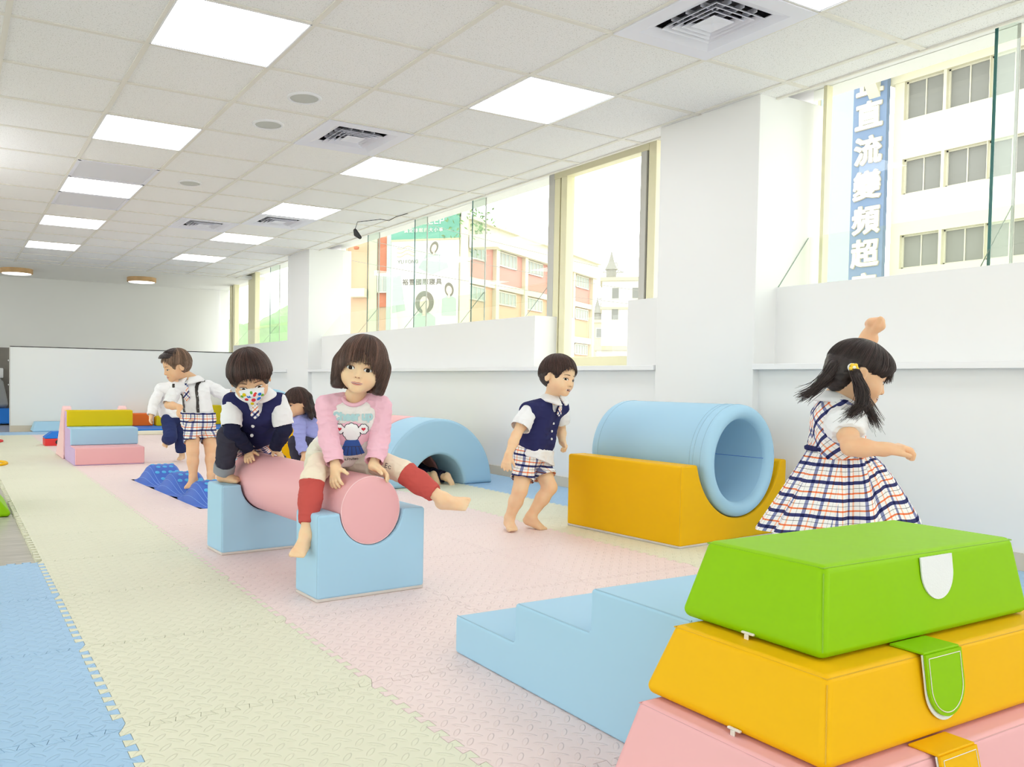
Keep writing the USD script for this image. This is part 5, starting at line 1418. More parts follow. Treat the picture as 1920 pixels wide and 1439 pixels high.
# ------------------------------------------------------------------ people: hair
def set_tone(prim, tn):
    pv = UsdGeom.PrimvarsAPI(prim).CreatePrimvar('tone', Sdf.ValueTypeNames.Float3Array, 'vertex')
    pv.Set(Vt.Vec3fArray.FromNumpy(np.repeat(np.asarray(tn, np.float32)[:, None], 3, 1)))
def streak(az):  # random streaks in the hair colour, the pale ones partly as highlights
    q = np.stack([np.cos(az) * 9, np.sin(az) * 9, np.zeros_like(az)], -1)
    return meshkit.noise(q, 5) * .5 + meshkit.noise(q * 3.1, 6) * .5
def strands(F, body, name, mat, c, whorl, R, ends, n, seed, width=.0011, lift=.0008, jitter=.0012, wob=.03, segs=12):
    """strands combed from the whorl over the hair volume F, star-shaped about c; ends(az) -> polar angle where a strand stops"""
    rg = np.random.default_rng(seed)
    w = unit(whorl); x = unit(R[:, 0] - w * (R[:, 0] @ w)); y = np.cross(w, x)
    az = rg.uniform(-math.pi, math.pi, n)
    st = rg.uniform(.03, .5, n) ** 1.3
    en = np.array([ends(a) for a in az]) * rg.uniform(.86, 1.03, n)
    st = np.minimum(st, en * .7)
    t = np.linspace(0, 1, segs)
    th = st[:, None] + (en - st)[:, None] * t
    ph = az[:, None] + wob * (rg.normal(0, 1, n)[:, None] * t + .5 * np.sin(3 * t + rg.uniform(0, 6, n)[:, None]))
    d = np.sin(th)[..., None] * (np.cos(ph)[..., None] * x + np.sin(ph)[..., None] * y) + np.cos(th)[..., None] * w
    P = F.hit(c + d * .19, -d, .19, 170)
    for i in range(2, segs):             # past the edge of the volume the strand hangs on freely
        lost = (np.linalg.norm(P[:, i] - c, axis=1) < np.linalg.norm(P[:, i - 1] - c, axis=1) - .022)
        P[lost, i] = P[lost, i - 1] + (P[lost, i - 1] - P[lost, i - 2]) * .55 - [0, 0, .002]
    P = P + d * (lift + rg.uniform(-jitter, jitter, n))[:, None, None]
    bc = UsdGeom.BasisCurves.Define(stage, numbered(body, name))
    top = '/'.join(body.split('/')[:3]); M = INV[top]
    Q = P.reshape(-1, 3) @ M[:3, :3].T + M[:3, 3]
    bc.CreateTypeAttr('linear')
    bc.CreateCurveVertexCountsAttr(Vt.IntArray.FromNumpy(np.full(n, segs, np.int32)))
    bc.CreatePointsAttr(Vt.Vec3fArray.FromNumpy(Q.astype(np.float32)))
    ws = np.tile(np.interp(t, [0, .15, .8, 1], [.5, 1, 1, .35]), n) * np.repeat(rg.uniform(.7, 1.3, n), segs) * width
    bc.CreateWidthsAttr(Vt.FloatArray.FromNumpy(ws.astype(np.float32)))
    bc.SetWidthsInterpolation('vertex')
    tn = np.repeat(np.clip(streak(az) * .6 + rg.normal(.2, .18, n), 0, 1), segs)
    set_tone(bc, tn)
    UsdShade.MaterialBindingAPI.Apply(bc.GetPrim()).Bind(MAT[mat])

def person(label, at, group=None):
    return thing('person', label, 'person', at)
def shell_on(m, o, ex, ey, shape, off, target, depth=.0008, step=.006):
    """flat print: a 2D shape (shapely, metres) laid on the cloth mesh by casting along -cross(ex, ey)"""
    ez = unit(np.cross(ex, ey)); out = []
    for p in getattr(shape, 'geoms', [shape]):
        if p.is_empty or p.area < 1e-7: continue
        p = p.segmentize(step)
        v, f = trimesh.creation.triangulate_polygon(p, engine='earcut')
        v, f = trimesh.remesh.subdivide_to_size(np.c_[v, np.zeros(len(v))], f, step * 2.2)
        W_ = np.asarray(o) + v[:, :1] * ex + v[:, 1:2] * ey
        tp = target.hit(W_ + ez * .10, -ez, .25, 260)
        out.append(trimesh.Trimesh(tp + ez * off, f, process=False))
    return cat_mesh(out)
# ------------------------------------------------------------------ people
RIGHT, UPV, AWAY = np.array(r_), np.array([0, 0, 1.0]), np.array([f_[0], f_[1], 0.0])   # rough room directions used to pose the children
def view(r, a, u):
    """direction: r along the picture's right, a away from the windowless side, u up"""
    return unit(RIGHT * r + AWAY * a + UPV * u)
class Kid:
    def __init__(s, label, at, J, head, left, h=.004, skin='skin_fair', group=None):
        s.J, s.H, s.left, s.h, s.skin = J, head, unit(left), h, skin
        s.t = person(label, at)
        P = np.array(list(J.values()) + [head.p(0, 0, .13), head.p(0, .12, 0), head.p(0, -.13, 0), head.p(.12, 0, 0), head.p(-.12, 0, 0)])
        s.lo, s.hi = P.min(0) - .10, P.max(0) + .10
        s.F = Field(s.lo, s.hi, h)
    def naked(s, torso_g=-.006, arms=True, legs=True, thin_arm=0.0, thin_leg=0.0, mouth_open=0.0):
        J, F = s.J, s.F
        torso(F, J, s.left, torso_g)
        F.rc(J['neck'], s.H.p(0, -.012, -.035), .033 * s.H.k, .036 * s.H.k, .018)
        F.rc(J['chest'], J['neck'], .045, .034, .03)
        if arms:
            for q in 'LR':
                arm(F, J['sh' + q], J['el' + q], J['wr' + q], thin_arm)
        if legs:
            for q in 'LR':
                leg(F, J['hip' + q], J['kn' + q], J['an' + q], thin_leg)
        s.H.add(F, mouth_open)
    def finish(s, smooth=1):
        s.body = obj('body', s.F.mesh(smooth), s.skin, s.t, smooth=True)
        return s.body
    def cloth(s, name, mat, build, cuts=(), ruf=None, uv=None, box_=None, smooth=2, h=None, parent=None, seams=None):
        lo, hi = box_ or (s.lo, s.hi)
        G_ = Field(lo, hi, h or max(s.h, .004))
        build(G_)
        for c in cuts:
            G_.half(*c) if not callable(c) else c(G_)
        m = G_.mesh(smooth)
        if ruf:
            m = ruffle(m, *ruf)
        p = obj(name, m, mat, parent or s.t, smooth=True, uv=uv(m) if uv else None)
        return p, G_, m
def span(*p, pad=.06):
    P = np.array(p, float)
    return P.min(0) - pad, P.max(0) + pad
def sleeve(kid, q, g, name, mat, end, root=None, ruf=(.006, 26, 1), flare=0.0, hollow=True, r=(.033, .028, .022)):
    """end: 0..1 from shoulder to elbow, 1..2 from elbow to wrist"""
    sh, el, wr = (np.array(kid.J[k + q]) for k in ('sh', 'el', 'wr'))
    d1, d2 = unit(el - sh), unit(wr - el)
    p, n = (sh + (el - sh) * end, d1) if end <= 1 else (el + (wr - el) * (end - 1), d2)
    def build(G_):
        if end <= 1:
            G_.path([sh, sh * .5 + el * .5, el + d1 * .03], [r[0] + g, r[0] + g + flare * .5, r[0] - .002 + g + flare], .012)
        else:
            G_.path([sh, sh * .4 + el * .6, el], [r[0] + g, r[1] + .003 + g, r[1] + g], .014)
            G_.path([el, el * .6 + wr * .4, wr + d2 * .03], [r[1] + g, r[1] + g, r[2] + g + flare], .014)
        if root is not None:
            G_.rc(root, sh, .030 + g * .6, r[0] + g, .03)
        G_.half(p, n, .003)
        if hollow:
            ri = (r[0] - .002 + g + flare if end <= 1 else r[2] + g + flare) - .0045
            G_.rc(p - n * .035, p + n * .03, ri - .006, ri, .004, 'cut')
    return kid.cloth(name, mat, build, (), ruf, box_=span(sh, el, wr, root if root is not None else sh, pad=.075))
def collar(kid, c, fwd, up, rx=.047, ry=.042, drop=.020, name='collar', mat='cloth_white', gap=.22, w=.028):
    """round flat collar lying about the neck opening, open in front"""
    R = basis(fwd, up)
    a = np.linspace(math.pi / 2 + gap, math.pi * 2.5 - gap, 40)
    def build(G_):
        inner = [c + R @ np.array([rx * math.cos(q), ry * math.sin(q), .010 - .012 * max(math.sin(q), 0)]) for q in a]
        outer = [c + R @ np.array([(rx + w) * math.cos(q), (ry + w * .85) * math.sin(q), -drop * .55 - drop * .9 * max(math.sin(q), 0) ** 2]) for q in a]
        G_.path(inner, [.0055] * 40, .004)
        for t in (.33, .66, 1.0):
            G_.path([i * (1 - t) + o * t for i, o in zip(inner, outer)], [.0055] * 40, .010)
    return kid.cloth(name, mat, build, (), None, box_=span(c, pad=.13), h=.004)
def put_button(kid, G_, o, d, r=.006, name='button', mat='button_white', parent=None):
    p = G_.hit(np.asarray(o, float), unit(d), .2)
    b = lathe([(.0001, .0035), (r * .8, .0035), (r, .002), (r, -.002)][::-1], 16)
    ez = -unit(d); ex = unit(np.cross(ez, UPV)); ey = np.cross(ez, ex)
    return obj(name, frame_to(b, p, ex, ey, ez), mat, parent or kid.t, smooth=40)
def ribbon(G_, pts, d, w, side, lift=.002):
    """flat band on the cloth: points cast along d"""
    pts = np.array(pts, float)
    n = len(pts); side = np.broadcast_to(np.asarray(side, float), pts.shape)
    rows = [G_.hit(pts + side * o, np.broadcast_to(unit(d), pts.shape), .25) - unit(d) * (lift if abs(o) < w * .4 else lift * .6) for o in (-w / 2, 0, w / 2)]
    m = cap_strip(*rows)
    b = m.copy(); b.apply_translation(unit(d) * .004); b.invert()
    return cat_mesh([m, b])
def hair_bowl(kid, name, mat, seed, build, whorl, ends, n=700, width=.0013, strand_mat=None, ruf=(.004, 60, 3), h=.0035):
    H = kid.H
    lo, hi = span(H.p(0, 0, 0), pad=.155 * H.k)
    G_ = Field(lo, hi, h)
    build(G_, H)
    m = G_.mesh(2)
    w = H.R @ unit(whorl); x = unit(H.R[:, 0] - w * (H.R[:, 0] @ w)); y = np.cross(w, x)
    q = np.asarray(m.vertices) - H.p(0, 0, .012)
    tn = np.clip(streak(np.arctan2(q @ y, q @ x)) * .75, 0, 1)
    p = obj(name, ruffle(m, *ruf) if ruf else m, mat, kid.t, smooth=True, color=np.repeat(tn[:, None], 3, 1))
    strands(G_, p, 'strands', strand_mat or mat, H.p(0, 0, .012), H.R @ unit(whorl), H.R, ends, n, seed, width)
    return p, G_

# ---- girl in the pink raglan shirt, astride the near end of the roller
J = dict(neck=V3(1.300, 2.716, .690), chest=V3(1.306, 2.735, .612), waist=V3(1.306, 2.790, .520), pelvis=V3(1.292, 2.840, .487),
         shR=V3(1.214, 2.762, .658), elR=V3(1.203, 2.728, .545), wrR=V3(1.206, 2.672, .447), shL=V3(1.384, 2.690, .655), elL=V3(1.376, 2.665, .545), wrL=V3(1.330, 2.622, .452),
         hipR=V3(1.240, 2.850, .470), knR=V3(1.125, 2.690, .405), anR=V3(1.080, 2.628, .225), hipL=V3(1.350, 2.805, .472), knL=V3(1.452, 2.620, .425), anL=V3(1.540, 2.490, .338), toeR=V3(1.04, 2.55, .15), toeL=V3(1.62, 2.42, .36))
hd = Head((1.288, 2.638, .806), view(-.06, -1, -.02), UPV + RIGHT * .17, .985)
k = Kid('girl in a pink and white raglan shirt with bobbed hair, astride the pink roller', (1.29, 2.80, .42), J, hd, RIGHT, .0032)
k.naked(thin_leg=-.004, thin_arm=-.003)
hand(k.F, J['wrR'], (-.30, -.50, -.80), (.75, 0, -.65), -1, (.15, .45, .4), .26, 1.12, (1.0, .3))
hand(k.F, J['wrL'], (.60, -.42, -.42), (-.45, -.1, -.9), 1, (.30, .55, .4), .24, 1.12, (.8, .3))
foot(k.F, J['anR'], view(-.28, -.9, -.42), view(0, -.75, .65), 1, 1.0)
foot(k.F, J['anL'], view(.93, -.25, .02), view(-.2, -.75, .62), -1, 1.02)
b = k.finish()
hd.features(k.F, b, gaze=(-.0002, .0), smile=.35, mouth='parted')
left = RIGHT
nk = J['neck'] + V3(0, 0, .012)
fr = view(-.06, -1, -.1)
def body_shirt(G_):
    torso(G_, J, left, .011, w=.036)
    G_.rc(J['chest'], J['neck'], .060, .044, .03)
    G_.rc(J['waist'], J['pelvis'] + fr * .05 + V3(0, 0, -.02), .062, .060, .03)
    G_.el(nk + fr * .012, (.045, .050, .045), basis(fr, UPV), .006, 'cut')
shirt, SG, sm_ = k.cloth('shirt', 'cloth_offwhite', body_shirt, [(J['pelvis'] + V3(0, 0, -.052), V3(0, 0, -1))], (.006, 22, 4), h=.0035)
for q in 'RL':
    sgn = 1 if q == 'L' else -1
    sleeve(k, q, .0095, 'sleeve', 'cloth_pink', 1.90, J['neck'] + RIGHT * sgn * .048 + V3(0, 0, -.012), (.010, 24, 11 if q == 'L' else 12), .004)
R = basis(fr, UPV)
ring = [nk + fr * .012 + R @ V3(.046 * math.cos(q), .048 * math.sin(q), -.004 - .026 * max(math.sin(q), 0) ** 1.5) for q in np.linspace(0, 2 * math.pi, 40)[:-1]]
obj('neck_band', tube([np.array(p) for p in ring], .0075, 8, True), 'cloth_pink', k.t, smooth=True)
# prints on the chest
ex, ez_ = RIGHT.copy(), -unit(fr); ey = UPV
o = J['chest'] + fr * .10
aff = shapely.affinity
tx = shapely.union_all([p.buffer(1.5) for p in glyph('Cheer up')])
tx = aff.scale(tx, .0235 / 72, .026 / 72, origin=(0, 0))
ey = unit(UPV + fr * .12)
obj('lettering', shell_on(None, o + ex * -.068 + ey * .006, ex, ey, tx, .0016, SG), 'print_teal', shirt, smooth=True)
cloud = lambda cx, cy, rx, ry, n_, a: Polygon([(cx + rx * math.cos(q) * (1 + a * abs(math.sin(n_ * q))), cy + ry * math.sin(q) * (1 + a * abs(math.sin(n_ * q)))) for q in np.linspace(0, 2 * math.pi, 120)[:-1]])
puff = shapely.union_all([cloud(0, -.040, .030, .033, 5, .10), cloud(-.043, -.028, .016, .018, 4, .12), cloud(.043, -.028, .016, .018, 4, .12)])
for shp, mt, nm, off in ((cloud(0, -.048, .062, .045, 8, .10).difference(puff), 'cloth_pink', 'pink_cloud_print', .0010), (puff, 'print_white', 'white_cloud_print', .0016), (puff.boundary.buffer(.0011), 'print_outline', 'outline_print', .0022)):
    obj(nm, shell_on(None, o, ex, ey, shp, off, SG), mt, shirt, smooth=True)
skirt = Polygon([(-.024, -.072), (.024, -.070), (.046, -.122), (.020, -.128), (0, -.130), (-.022, -.130), (-.044, -.124)])
obj('blue_pleat_print', shell_on(None, o, ex, ey, skirt, .0026, SG), 'print_blue', shirt, smooth=True)
obj('pleat_line_print', shell_on(None, o, ex, ey, shapely.union_all([shapely.LineString([(x * .7, -.095), (x, -.128)]).buffer(.0009) for x in (-.034, -.017, 0, .018, .035)] + [shapely.LineString([(-.034, -.096), (.035, -.094)]).buffer(.0009)]), .0032, SG), 'print_outline', shirt, smooth=True)
ht = lambda cx, cy, s_: Polygon([(cx + s_ * .062 * 16 * math.sin(q) ** 3, cy + s_ * .062 * (13 * math.cos(q) - 5 * math.cos(2 * q) - 2 * math.cos(3 * q) - math.cos(4 * q))) for q in np.linspace(0, 2 * math.pi, 40)[:-1]]).buffer(0)
obj('red_heart_print', shell_on(None, o, ex, ey, shapely.union_all([ht(-.043, -.028, .0075), ht(.043, -.028, .0075)]), .0028, SG, step=.004), 'print_red', shirt, smooth=True)
obj('small_lettering', shell_on(None, o + ex * -.028 + ey * -.148, ex, ey, aff.scale(shapely.union_all(glyph('fr')), .009 / 44, .009 / 44, origin=(0, 0)), .002, SG, step=.004), 'print_outline', shirt, smooth=True)
# legs
for q in 'RL':
    hip, kn, an = J['hip' + q], J['kn' + q], J['an' + q]
    d = unit(an - kn)
    bx = span(hip, kn, an, pad=.085)
    _, LG, _ = k.cloth('legging', 'cloth_cream', lambda G_: leg(G_, hip, kn, an, .004), [(kn + d * .012, d)], (.005, 26, 5), box_=bx)
    k.cloth('knee_sock', 'cloth_red', lambda G_: (leg(G_, hip, kn, an, .0068), G_.half(kn + d * .008, -d, .004)), [(an - d * .035, d)], (.004, 30, 6), box_=bx)
    if q == 'L':
        sq = aff.scale(shapely.union_all(glyph('Ex')), .016 / 58, .016 / 58, origin=(0, 0))
        ax = unit(kn - hip)
        e2 = unit(np.cross(np.cross(ax, fr), ax))
        obj('leg_lettering', shell_on(None, hip + (kn - hip) * .62 + fr * .10 + UPV * .004, unit(ax - fr * (ax @ fr)), unit(np.cross(-fr, unit(ax - fr * (ax @ fr)))) * -1, sq, .0012, LG, step=.004), 'print_outline', k.t, smooth=True)
for q in 'RL':
    hip, kn = J['hip' + q], J['kn' + q]
    dd = kn - hip
    k.cloth('shorts', 'cloth_beige', lambda G_: (G_.path([J['pelvis'] - fr * .02, hip], [.064, .066], .02), G_.path([hip, hip + dd * .75], [.066, .058], .02)),
            [(hip + dd * .42, dd)], (.008, 22, 8), box_=span(J['pelvis'], hip, hip + dd * .5, pad=.09))
def bob(G_, H):
    E = lambda x, y, z, a, b_, c, q=.03, op='add': G_.el(H.p(x, y, z), np.array([a, b_, c]) * H.k, H.R, q, op)
    E(0, -.006, .026, .087, .099, .087)
    E(0, -.018, -.030, .091, .085, .080, .04)
    for x in (-1, 1):
        G_.rc(H.p(x * .077, .012, .0), H.p(x * .076, .022, -.080), .024, .022, .03)
    G_.half(H.p(0, 0, -.100), H.R @ unit(V3(0, .15, -1)), .010)
    E(0, .075, -.060, .0650, .080, .104, .008, 'cut')
    E(0, .0, -.115, .055, .060, .060, .01, 'cut')
    G_.rc(H.p(0, .10, .04), H.p(0, -.05, .125), .0015, .0015, .006, 'cut')
def bob_end(a):
    f = math.cos(a - math.pi / 2)            # 1 towards the face
    return 1.40 if f > .80 else 1.40 + 1.0 * (.8 - f) / .2 if f > .60 else 2.42
hair_bowl(k, 'bob_hair', 'hair_brown', 5, bob, (0, -.18, 1), bob_end, 1500, .0013, 'hair_light')

# ---- boy in the navy vest with a dotted mask, crouching on the far end of the roller
J = dict(neck=V3(1.150, 3.372, .690), chest=V3(1.170, 3.425, .615), waist=V3(1.205, 3.560, .525), pelvis=V3(1.225, 3.680, .470),
         shR=V3(1.062, 3.432, .652), elR=V3(1.050, 3.395, .535), wrR=V3(1.158, 3.480, .440), shL=V3(1.240, 3.345, .655), elL=V3(1.262, 3.330, .540), wrL=V3(1.252, 3.425, .448),
         hipR=V3(1.165, 3.680, .450), knR=V3(1.058, 3.450, .505), anR=V3(1.062, 3.545, .338), hipL=V3(1.275, 3.700, .455), knL=V3(1.355, 3.680, .36), anL=V3(1.37, 3.74, .19), toe=V3(1.10, 3.44, .30))
hd = Head((1.088, 3.270, .764), view(.20, -.88, -.50), UPV - RIGHT * .16, .99)
k = Kid('boy in a navy vest and dotted face mask, crouching barefoot on the far cradle', (1.18, 3.60, .30), J, hd, RIGHT * .97 - AWAY * .3, .0034, 'skin_warm')
k.naked(thin_leg=-.004, thin_arm=-.003)
hand(k.F, J['wrR'], (-.35, -.75, -.45), (.35, -.1, -.9), -1, (.25, .45, .35), .22, 1.0, (.9, .3))
hand(k.F, J['wrL'], (.35, -.6, -.45), (-.1, -.2, -1), 1, (.35, .55, .4), .22, 1.0, (.9, .3))
foot(k.F, J['anR'], (.55, -.82, -.02), (.0, 0, 1), 1, 1.05, heel=.016)
foot(k.F, J['anL'], (.2, -.9, -.4), (0, -.4, .9), -1, 1.0)
b = k.finish()
hd.features(k.F, b, gaze=(.001, -.004), lids=.32, mouth=None)
left = k.left; fr = unit(np.cross(UPV, left)) * -1
fr = view(.1, -1, -.1)
tdir = unit(J['pelvis'] - J['chest'])
def vneck(G_, top, tip, r=.046):
    G_.path([top, top * .45 + tip * .55, tip], [r, r * .55, .004], .004, 'cut')
k.cloth('shirt', 'cloth_white', lambda G_: (torso(G_, J, left, .007, w=.034), G_.rc(J['chest'], J['neck'], .055, .040, .03), G_.el(J['neck'] + V3(0, 0, .03) + fr * .01, (.036, .036, .04), None, .006, 'cut')), [], (.004, 24, 3))
_, VG, _ = k.cloth('vest', 'cloth_navy', lambda G_: (torso(G_, J, left, .0135, w=.037), G_.rc(J['chest'], J['neck'], .060, .044, .03),
        [G_.rc(J['sh' + q] + left * s_ * .062 + V3(0, 0, .01), J['sh' + q] + left * s_ * .052 + V3(0, 0, -.05), .046, .042, .006, 'cut') for q, s_ in (('L', 1), ('R', -1))],
        vneck(G_, J['neck'] + V3(0, 0, .02) + fr * .045, J['chest'] + fr * .085 - UPV * .048, .050), G_.path([J['neck'] + left * -.045 + V3(0, 0, -.012), J['shR'] + V3(0, 0, -.002)], [.026, .030], .02), G_.path([J['neck'] + left * .045 + V3(0, 0, -.012), J['shL'] + V3(0, 0, -.002)], [.026, .030], .02)), [(J['pelvis'] + tdir * .0, tdir)], (.005, 20, 4))
for q in 'RL':
    sleeve(k, q, .010, 'short_sleeve', 'cloth_white', .86, None, (.006, 22, 2 if q == 'L' else 7), .006, r=(.032, .030, .024))
    sleeve(k, q, .005, 'long_sleeve', 'cloth_navy_dark', 1.93, None, (.006, 30, 3 if q == 'L' else 5), .0)
collar(k, J['neck'] + V3(0, 0, .018) + fr * .010, fr, UPV - fr * .1, .044, .042, .030, w=.036)
for dz in (-.060, -.105):
    put_button(k, VG, J['chest'] + fr * .2 + UPV * dz + RIGHT * (-.004 + dz * .15), -fr, .0075)
tie = trimesh.creation.extrude_polygon(Polygon([(-.010, 0), (.010, 0), (.019, -.055), (0, -.072), (-.019, -.055)]), .004, engine='earcut')
tm = frame_to(tie, J['neck'] + fr * .066 + UPV * -.028, RIGHT, unit(UPV + fr * .25), -np.cross(unit(UPV + fr * .25), RIGHT))
obj('tie', tm, 'plaid_small', k.t, uv=np.c_[np.asarray(tie.vertices)[:, 0] + np.asarray(tie.vertices)[:, 1], np.asarray(tie.vertices)[:, 1] - np.asarray(tie.vertices)[:, 0]] * .7)
for q in 'RL':
    hip, kn, an = J['hip' + q], J['kn' + q], J['an' + q]
    d = unit(an - kn); bx = span(hip, kn, an, pad=.09)
    k.cloth('trouser_leg', 'cloth_denim', lambda G_: (G_.path([hip, kn], [.060, .050], .016), G_.path([kn, an + d * .02], [.050, .041], .02)), [(an - d * .045, d)], (.008, 24, 4), box_=bx)
    k.cloth('turn_up', 'cloth_cuff', lambda G_: (G_.rc(kn, an + d * .05, .050, .046, .01), G_.half(an - d * .050, -d, .004), G_.rc(an - d * .02, an + d * .1, .034, .040, .004, 'cut')), [(an - d * .008, d)], (.003, 40, 2), box_=bx)
k.cloth('plaid_shorts', 'plaid_small', lambda G_: (torso(G_, J, left, .014, w=.040), [G_.path([J['hip' + q], J['kn' + q]], [.066, .058], .03) for q in 'RL']),
        [(J['waist'] + V3(0, 0, .01), -tdir)] + [(J['hip' + q] + (J['kn' + q] - J['hip' + q]) * .80, J['kn' + q] - J['hip' + q], .004, np.minimum(J['hip' + q], J['kn' + q]) - .07, np.maximum(J['hip' + q], J['kn' + q]) + .07) for q in 'RL'],
        (.008, 22, 6), uv=lambda m: wrap_uv(m, J['pelvis'], J['knR'] - J['hipR'], UPV, .07))
E = lambda a, b_, n_=40, z0=0: [(a * math.cos(q), z0 + b_ * math.sin(q)) for q in np.linspace(0, 2 * math.pi, n_)[:-1]]
mk = [(-.050, -.022), (-.030, -.016), (0, -.008), (.030, -.016), (.050, -.022), (.048, -.055), (.030, -.080), (0, -.092), (-.030, -.080), (-.048, -.055)]
mask = obj('face_mask', hd.patch(k.F, resample(mk, .008), .003, .012), 'cloth_white', k.t, smooth=True)
for (x, z, c, r) in ((-.032, -.032, 'lemon', .0075), (-.014, -.040, 'royal', .0085), (.012, -.032, 'vinyl_red', .008), (.030, -.038, 'royal', .007), (-.026, -.056, 'vinyl_red', .0075), (.002, -.058, 'print_red', .009), (.024, -.060, 'royal', .008), (-.006, -.076, 'lemon', .007), (.040, -.050, 'grass', .006), (-.042, -.044, 'grass', .006), (-.002, -.020, 'grass', .0055)):
    zb = 1 - max(abs(x) / .05, abs(z + .05) / .045)
    obj('dot', hd.patch(k.F, [(x + r * math.cos(q), z + r * .9 * math.sin(q)) for q in np.linspace(0, 2 * math.pi, 16)[:-1]], .003 + .0118 * min(1, max(zb, 0) * 2.2 + .18), .001), c, mask, smooth=True)
for s_ in (-1, 1):
    obj('ear_loop', tube([hd.p(s_ * .050, .068, -.030), hd.p(s_ * .068, .040, -.018), hd.p(s_ * .079, .004, .004)], .0016, 6), 'cloth_white', mask)
def mop(G_, H, front=.030, back=-.05, thick=1.0):
    E_ = lambda x, y, z, a, b_, c, q=.03, op='add': G_.el(H.p(x, y, z), np.array([a, b_, c]) * H.k, H.R, q, op)
    E_(0, -.008, .030, .085 * thick, .097 * thick, .082 * thick)
    E_(0, -.020, -.004, .083 * thick, .085, .070, .03)
    G_.half(H.p(0, .02, back), H.R @ unit(V3(0, .55, -1)), .010)
    E_(0, .082, front - .075, .064, .075, .078, .008, 'cut')
    for x in (-1, 1):
        E_(x * .085, .012, -.024, .024, .026, .034, .008, 'cut')
def mop_end(a):
    f = math.cos(a - math.pi / 2)
    return 1.72 if f > .55 else 1.62 if f > -.1 else 1.88
hair_bowl(k, 'short_hair', 'hair_dark', 8, lambda G_, H: mop(G_, H, .034, -.050, 1.06), (0, -.35, 1), mop_end, 1300, .0013, 'hair_brown')

# ---- boy with suspenders on the wavy stepping stones
J = dict(neck=V3(1.376, 5.289, .738), chest=V3(1.396, 5.278, .660), waist=V3(1.405, 5.268, .545), pelvis=V3(1.410, 5.262, .470),
         shR=V3(1.272, 5.270, .690), elR=V3(1.212, 5.225, .582), wrR=V3(1.258, 5.115, .572), shL=V3(1.485, 5.300, .700), elL=V3(1.570, 5.255, .650), wrL=V3(1.648, 5.205, .642),
         hipR=V3(1.358, 5.215, .440), knR=V3(1.345, 5.145, .290), anR=V3(1.342, 5.120, .136), hipL=V3(1.465, 5.250, .440), knL=V3(1.462, 5.150, .295), anL=V3(1.438, 5.060, .150), toe=V3(1.3, 5.0, .08))
hd = Head((1.275, 5.290, .833), view(-.82, -.50, -.32), UPV + RIGHT * .05, .95)
k = Kid('boy in plaid shorts and black suspenders, walking on the blue wavy stepping stones', (1.40, 5.25, .10), J, hd, view(.95, -.30, 0), .0042, 'skin_warm')
k.naked(thin_arm=-.002, torso_g=-.008)
hand(k.F, J['wrR'], view(-.25, -.3, -.9), view(.5, .4, .3), 1, (.45, .6, .5), .2, .95, (.7, .4), .0062)
hand(k.F, J['wrL'], view(.9, -.3, -.1), view(0, 0, -1), 1, (.3, .4, .4), .2, .95, (.7, .4), .0062)
foot(k.F, J['anR'], view(-.25, -.85, -.35), UPV, 1, .95)
foot(k.F, J['anL'], view(.05, -.95, -.15), UPV, -1, .95)
b = k.finish()
hd.features(k.F, b, gaze=(0, -.003), lids=.45)
left = k.left; fr = unit(np.cross(left, UPV)) * -1
fr = view(-.30, -.95, 0)
_, SG, _ = k.cloth('shirt', 'cloth_white', lambda G_: (torso(G_, J, left, .009, w=.034), G_.rc(J['chest'], J['neck'], .056, .040, .03), G_.el(J['neck'] + V3(0, 0, .03) + fr * .01, (.036, .036, .04), None, .006, 'cut')), [(J['pelvis'] + V3(0, 0, -.02), -UPV)], (.007, 20, 3), h=.0045)
for q in 'RL':
    sleeve(k, q, .008, 'sleeve', 'cloth_white', 1.0 if q == 'R' else 1.55, None, (.010, 20, 2 if q == 'L' else 7), .006, r=(.031, .030, .027))
collar(k, J['neck'] + V3(0, 0, .016) + fr * .008, fr, UPV, .044, .042, .026, w=.030)
pl = lambda m: wrap_uv(m, J['pelvis'], UPV, -fr, .088)
def shorts(G_, J=J, left=left, hem=.50, fl=.070):
    torso(G_, dict(J, chest=J['waist'] * .5 + J['pelvis'] * .5), left, .016, w=.040)
    for q in 'RL':
        hp, kn = J['hip' + q], J['kn' + q]
        G_.path([hp, kn], [.056, fl], .006)
        p = hp + (kn - hp) * hem; n = unit(kn - hp)
        m = (J['hipR'] + J['hipL']) / 2
        G_.half(p, n, .003, np.minimum(hp, kn) - .09, np.maximum(hp, kn) + .09)
        G_.rc(p - n * .05, kn + n * .02, .050, fl - .004, .004, 'cut')
k.cloth('plaid_shorts', 'plaid', lambda G_: shorts(G_, J, left, .62, .056), [(J['waist'] + V3(0, 0, -.012), UPV)], (.008, 20, 6), uv=pl, h=.0045)
sd = unit(left - fr * (left @ fr))
for s_ in (-1, 1):
    pts = [J['neck'] * (1 - t) + (J['waist'] + V3(0, 0, -.01)) * t + sd * s_ * (.058 - .008 * t) + fr * .16 + UPV * (-.022 * (1 - t)) for t in np.linspace(0, 1, 16)]
    st_ = obj('suspender', ribbon(SG, pts, -fr, .017, sd, .004), 'strap_black', k.t, smooth=True)
    top = J['neck'] + sd * s_ * .058 + UPV * .09
    obj('shoulder_strap', ribbon(SG, [top + fr * q for q in np.linspace(.05, -.05, 8)], V3(0, 0, -1), .017, sd, .004), 'strap_black', st_, smooth=True)
    for t in (.52, .92):
        put_button(k, SG, J['neck'] * (1 - t) + J['waist'] * t + sd * s_ * (.058 - .008 * t) + fr * .16, -fr, .004, 'rivet', 'steel', st_)
tie = trimesh.creation.extrude_polygon(Polygon([(-.012, .01), (.012, .01), (.024, -.085), (0, -.105), (-.024, -.085)]), .004, engine='earcut')
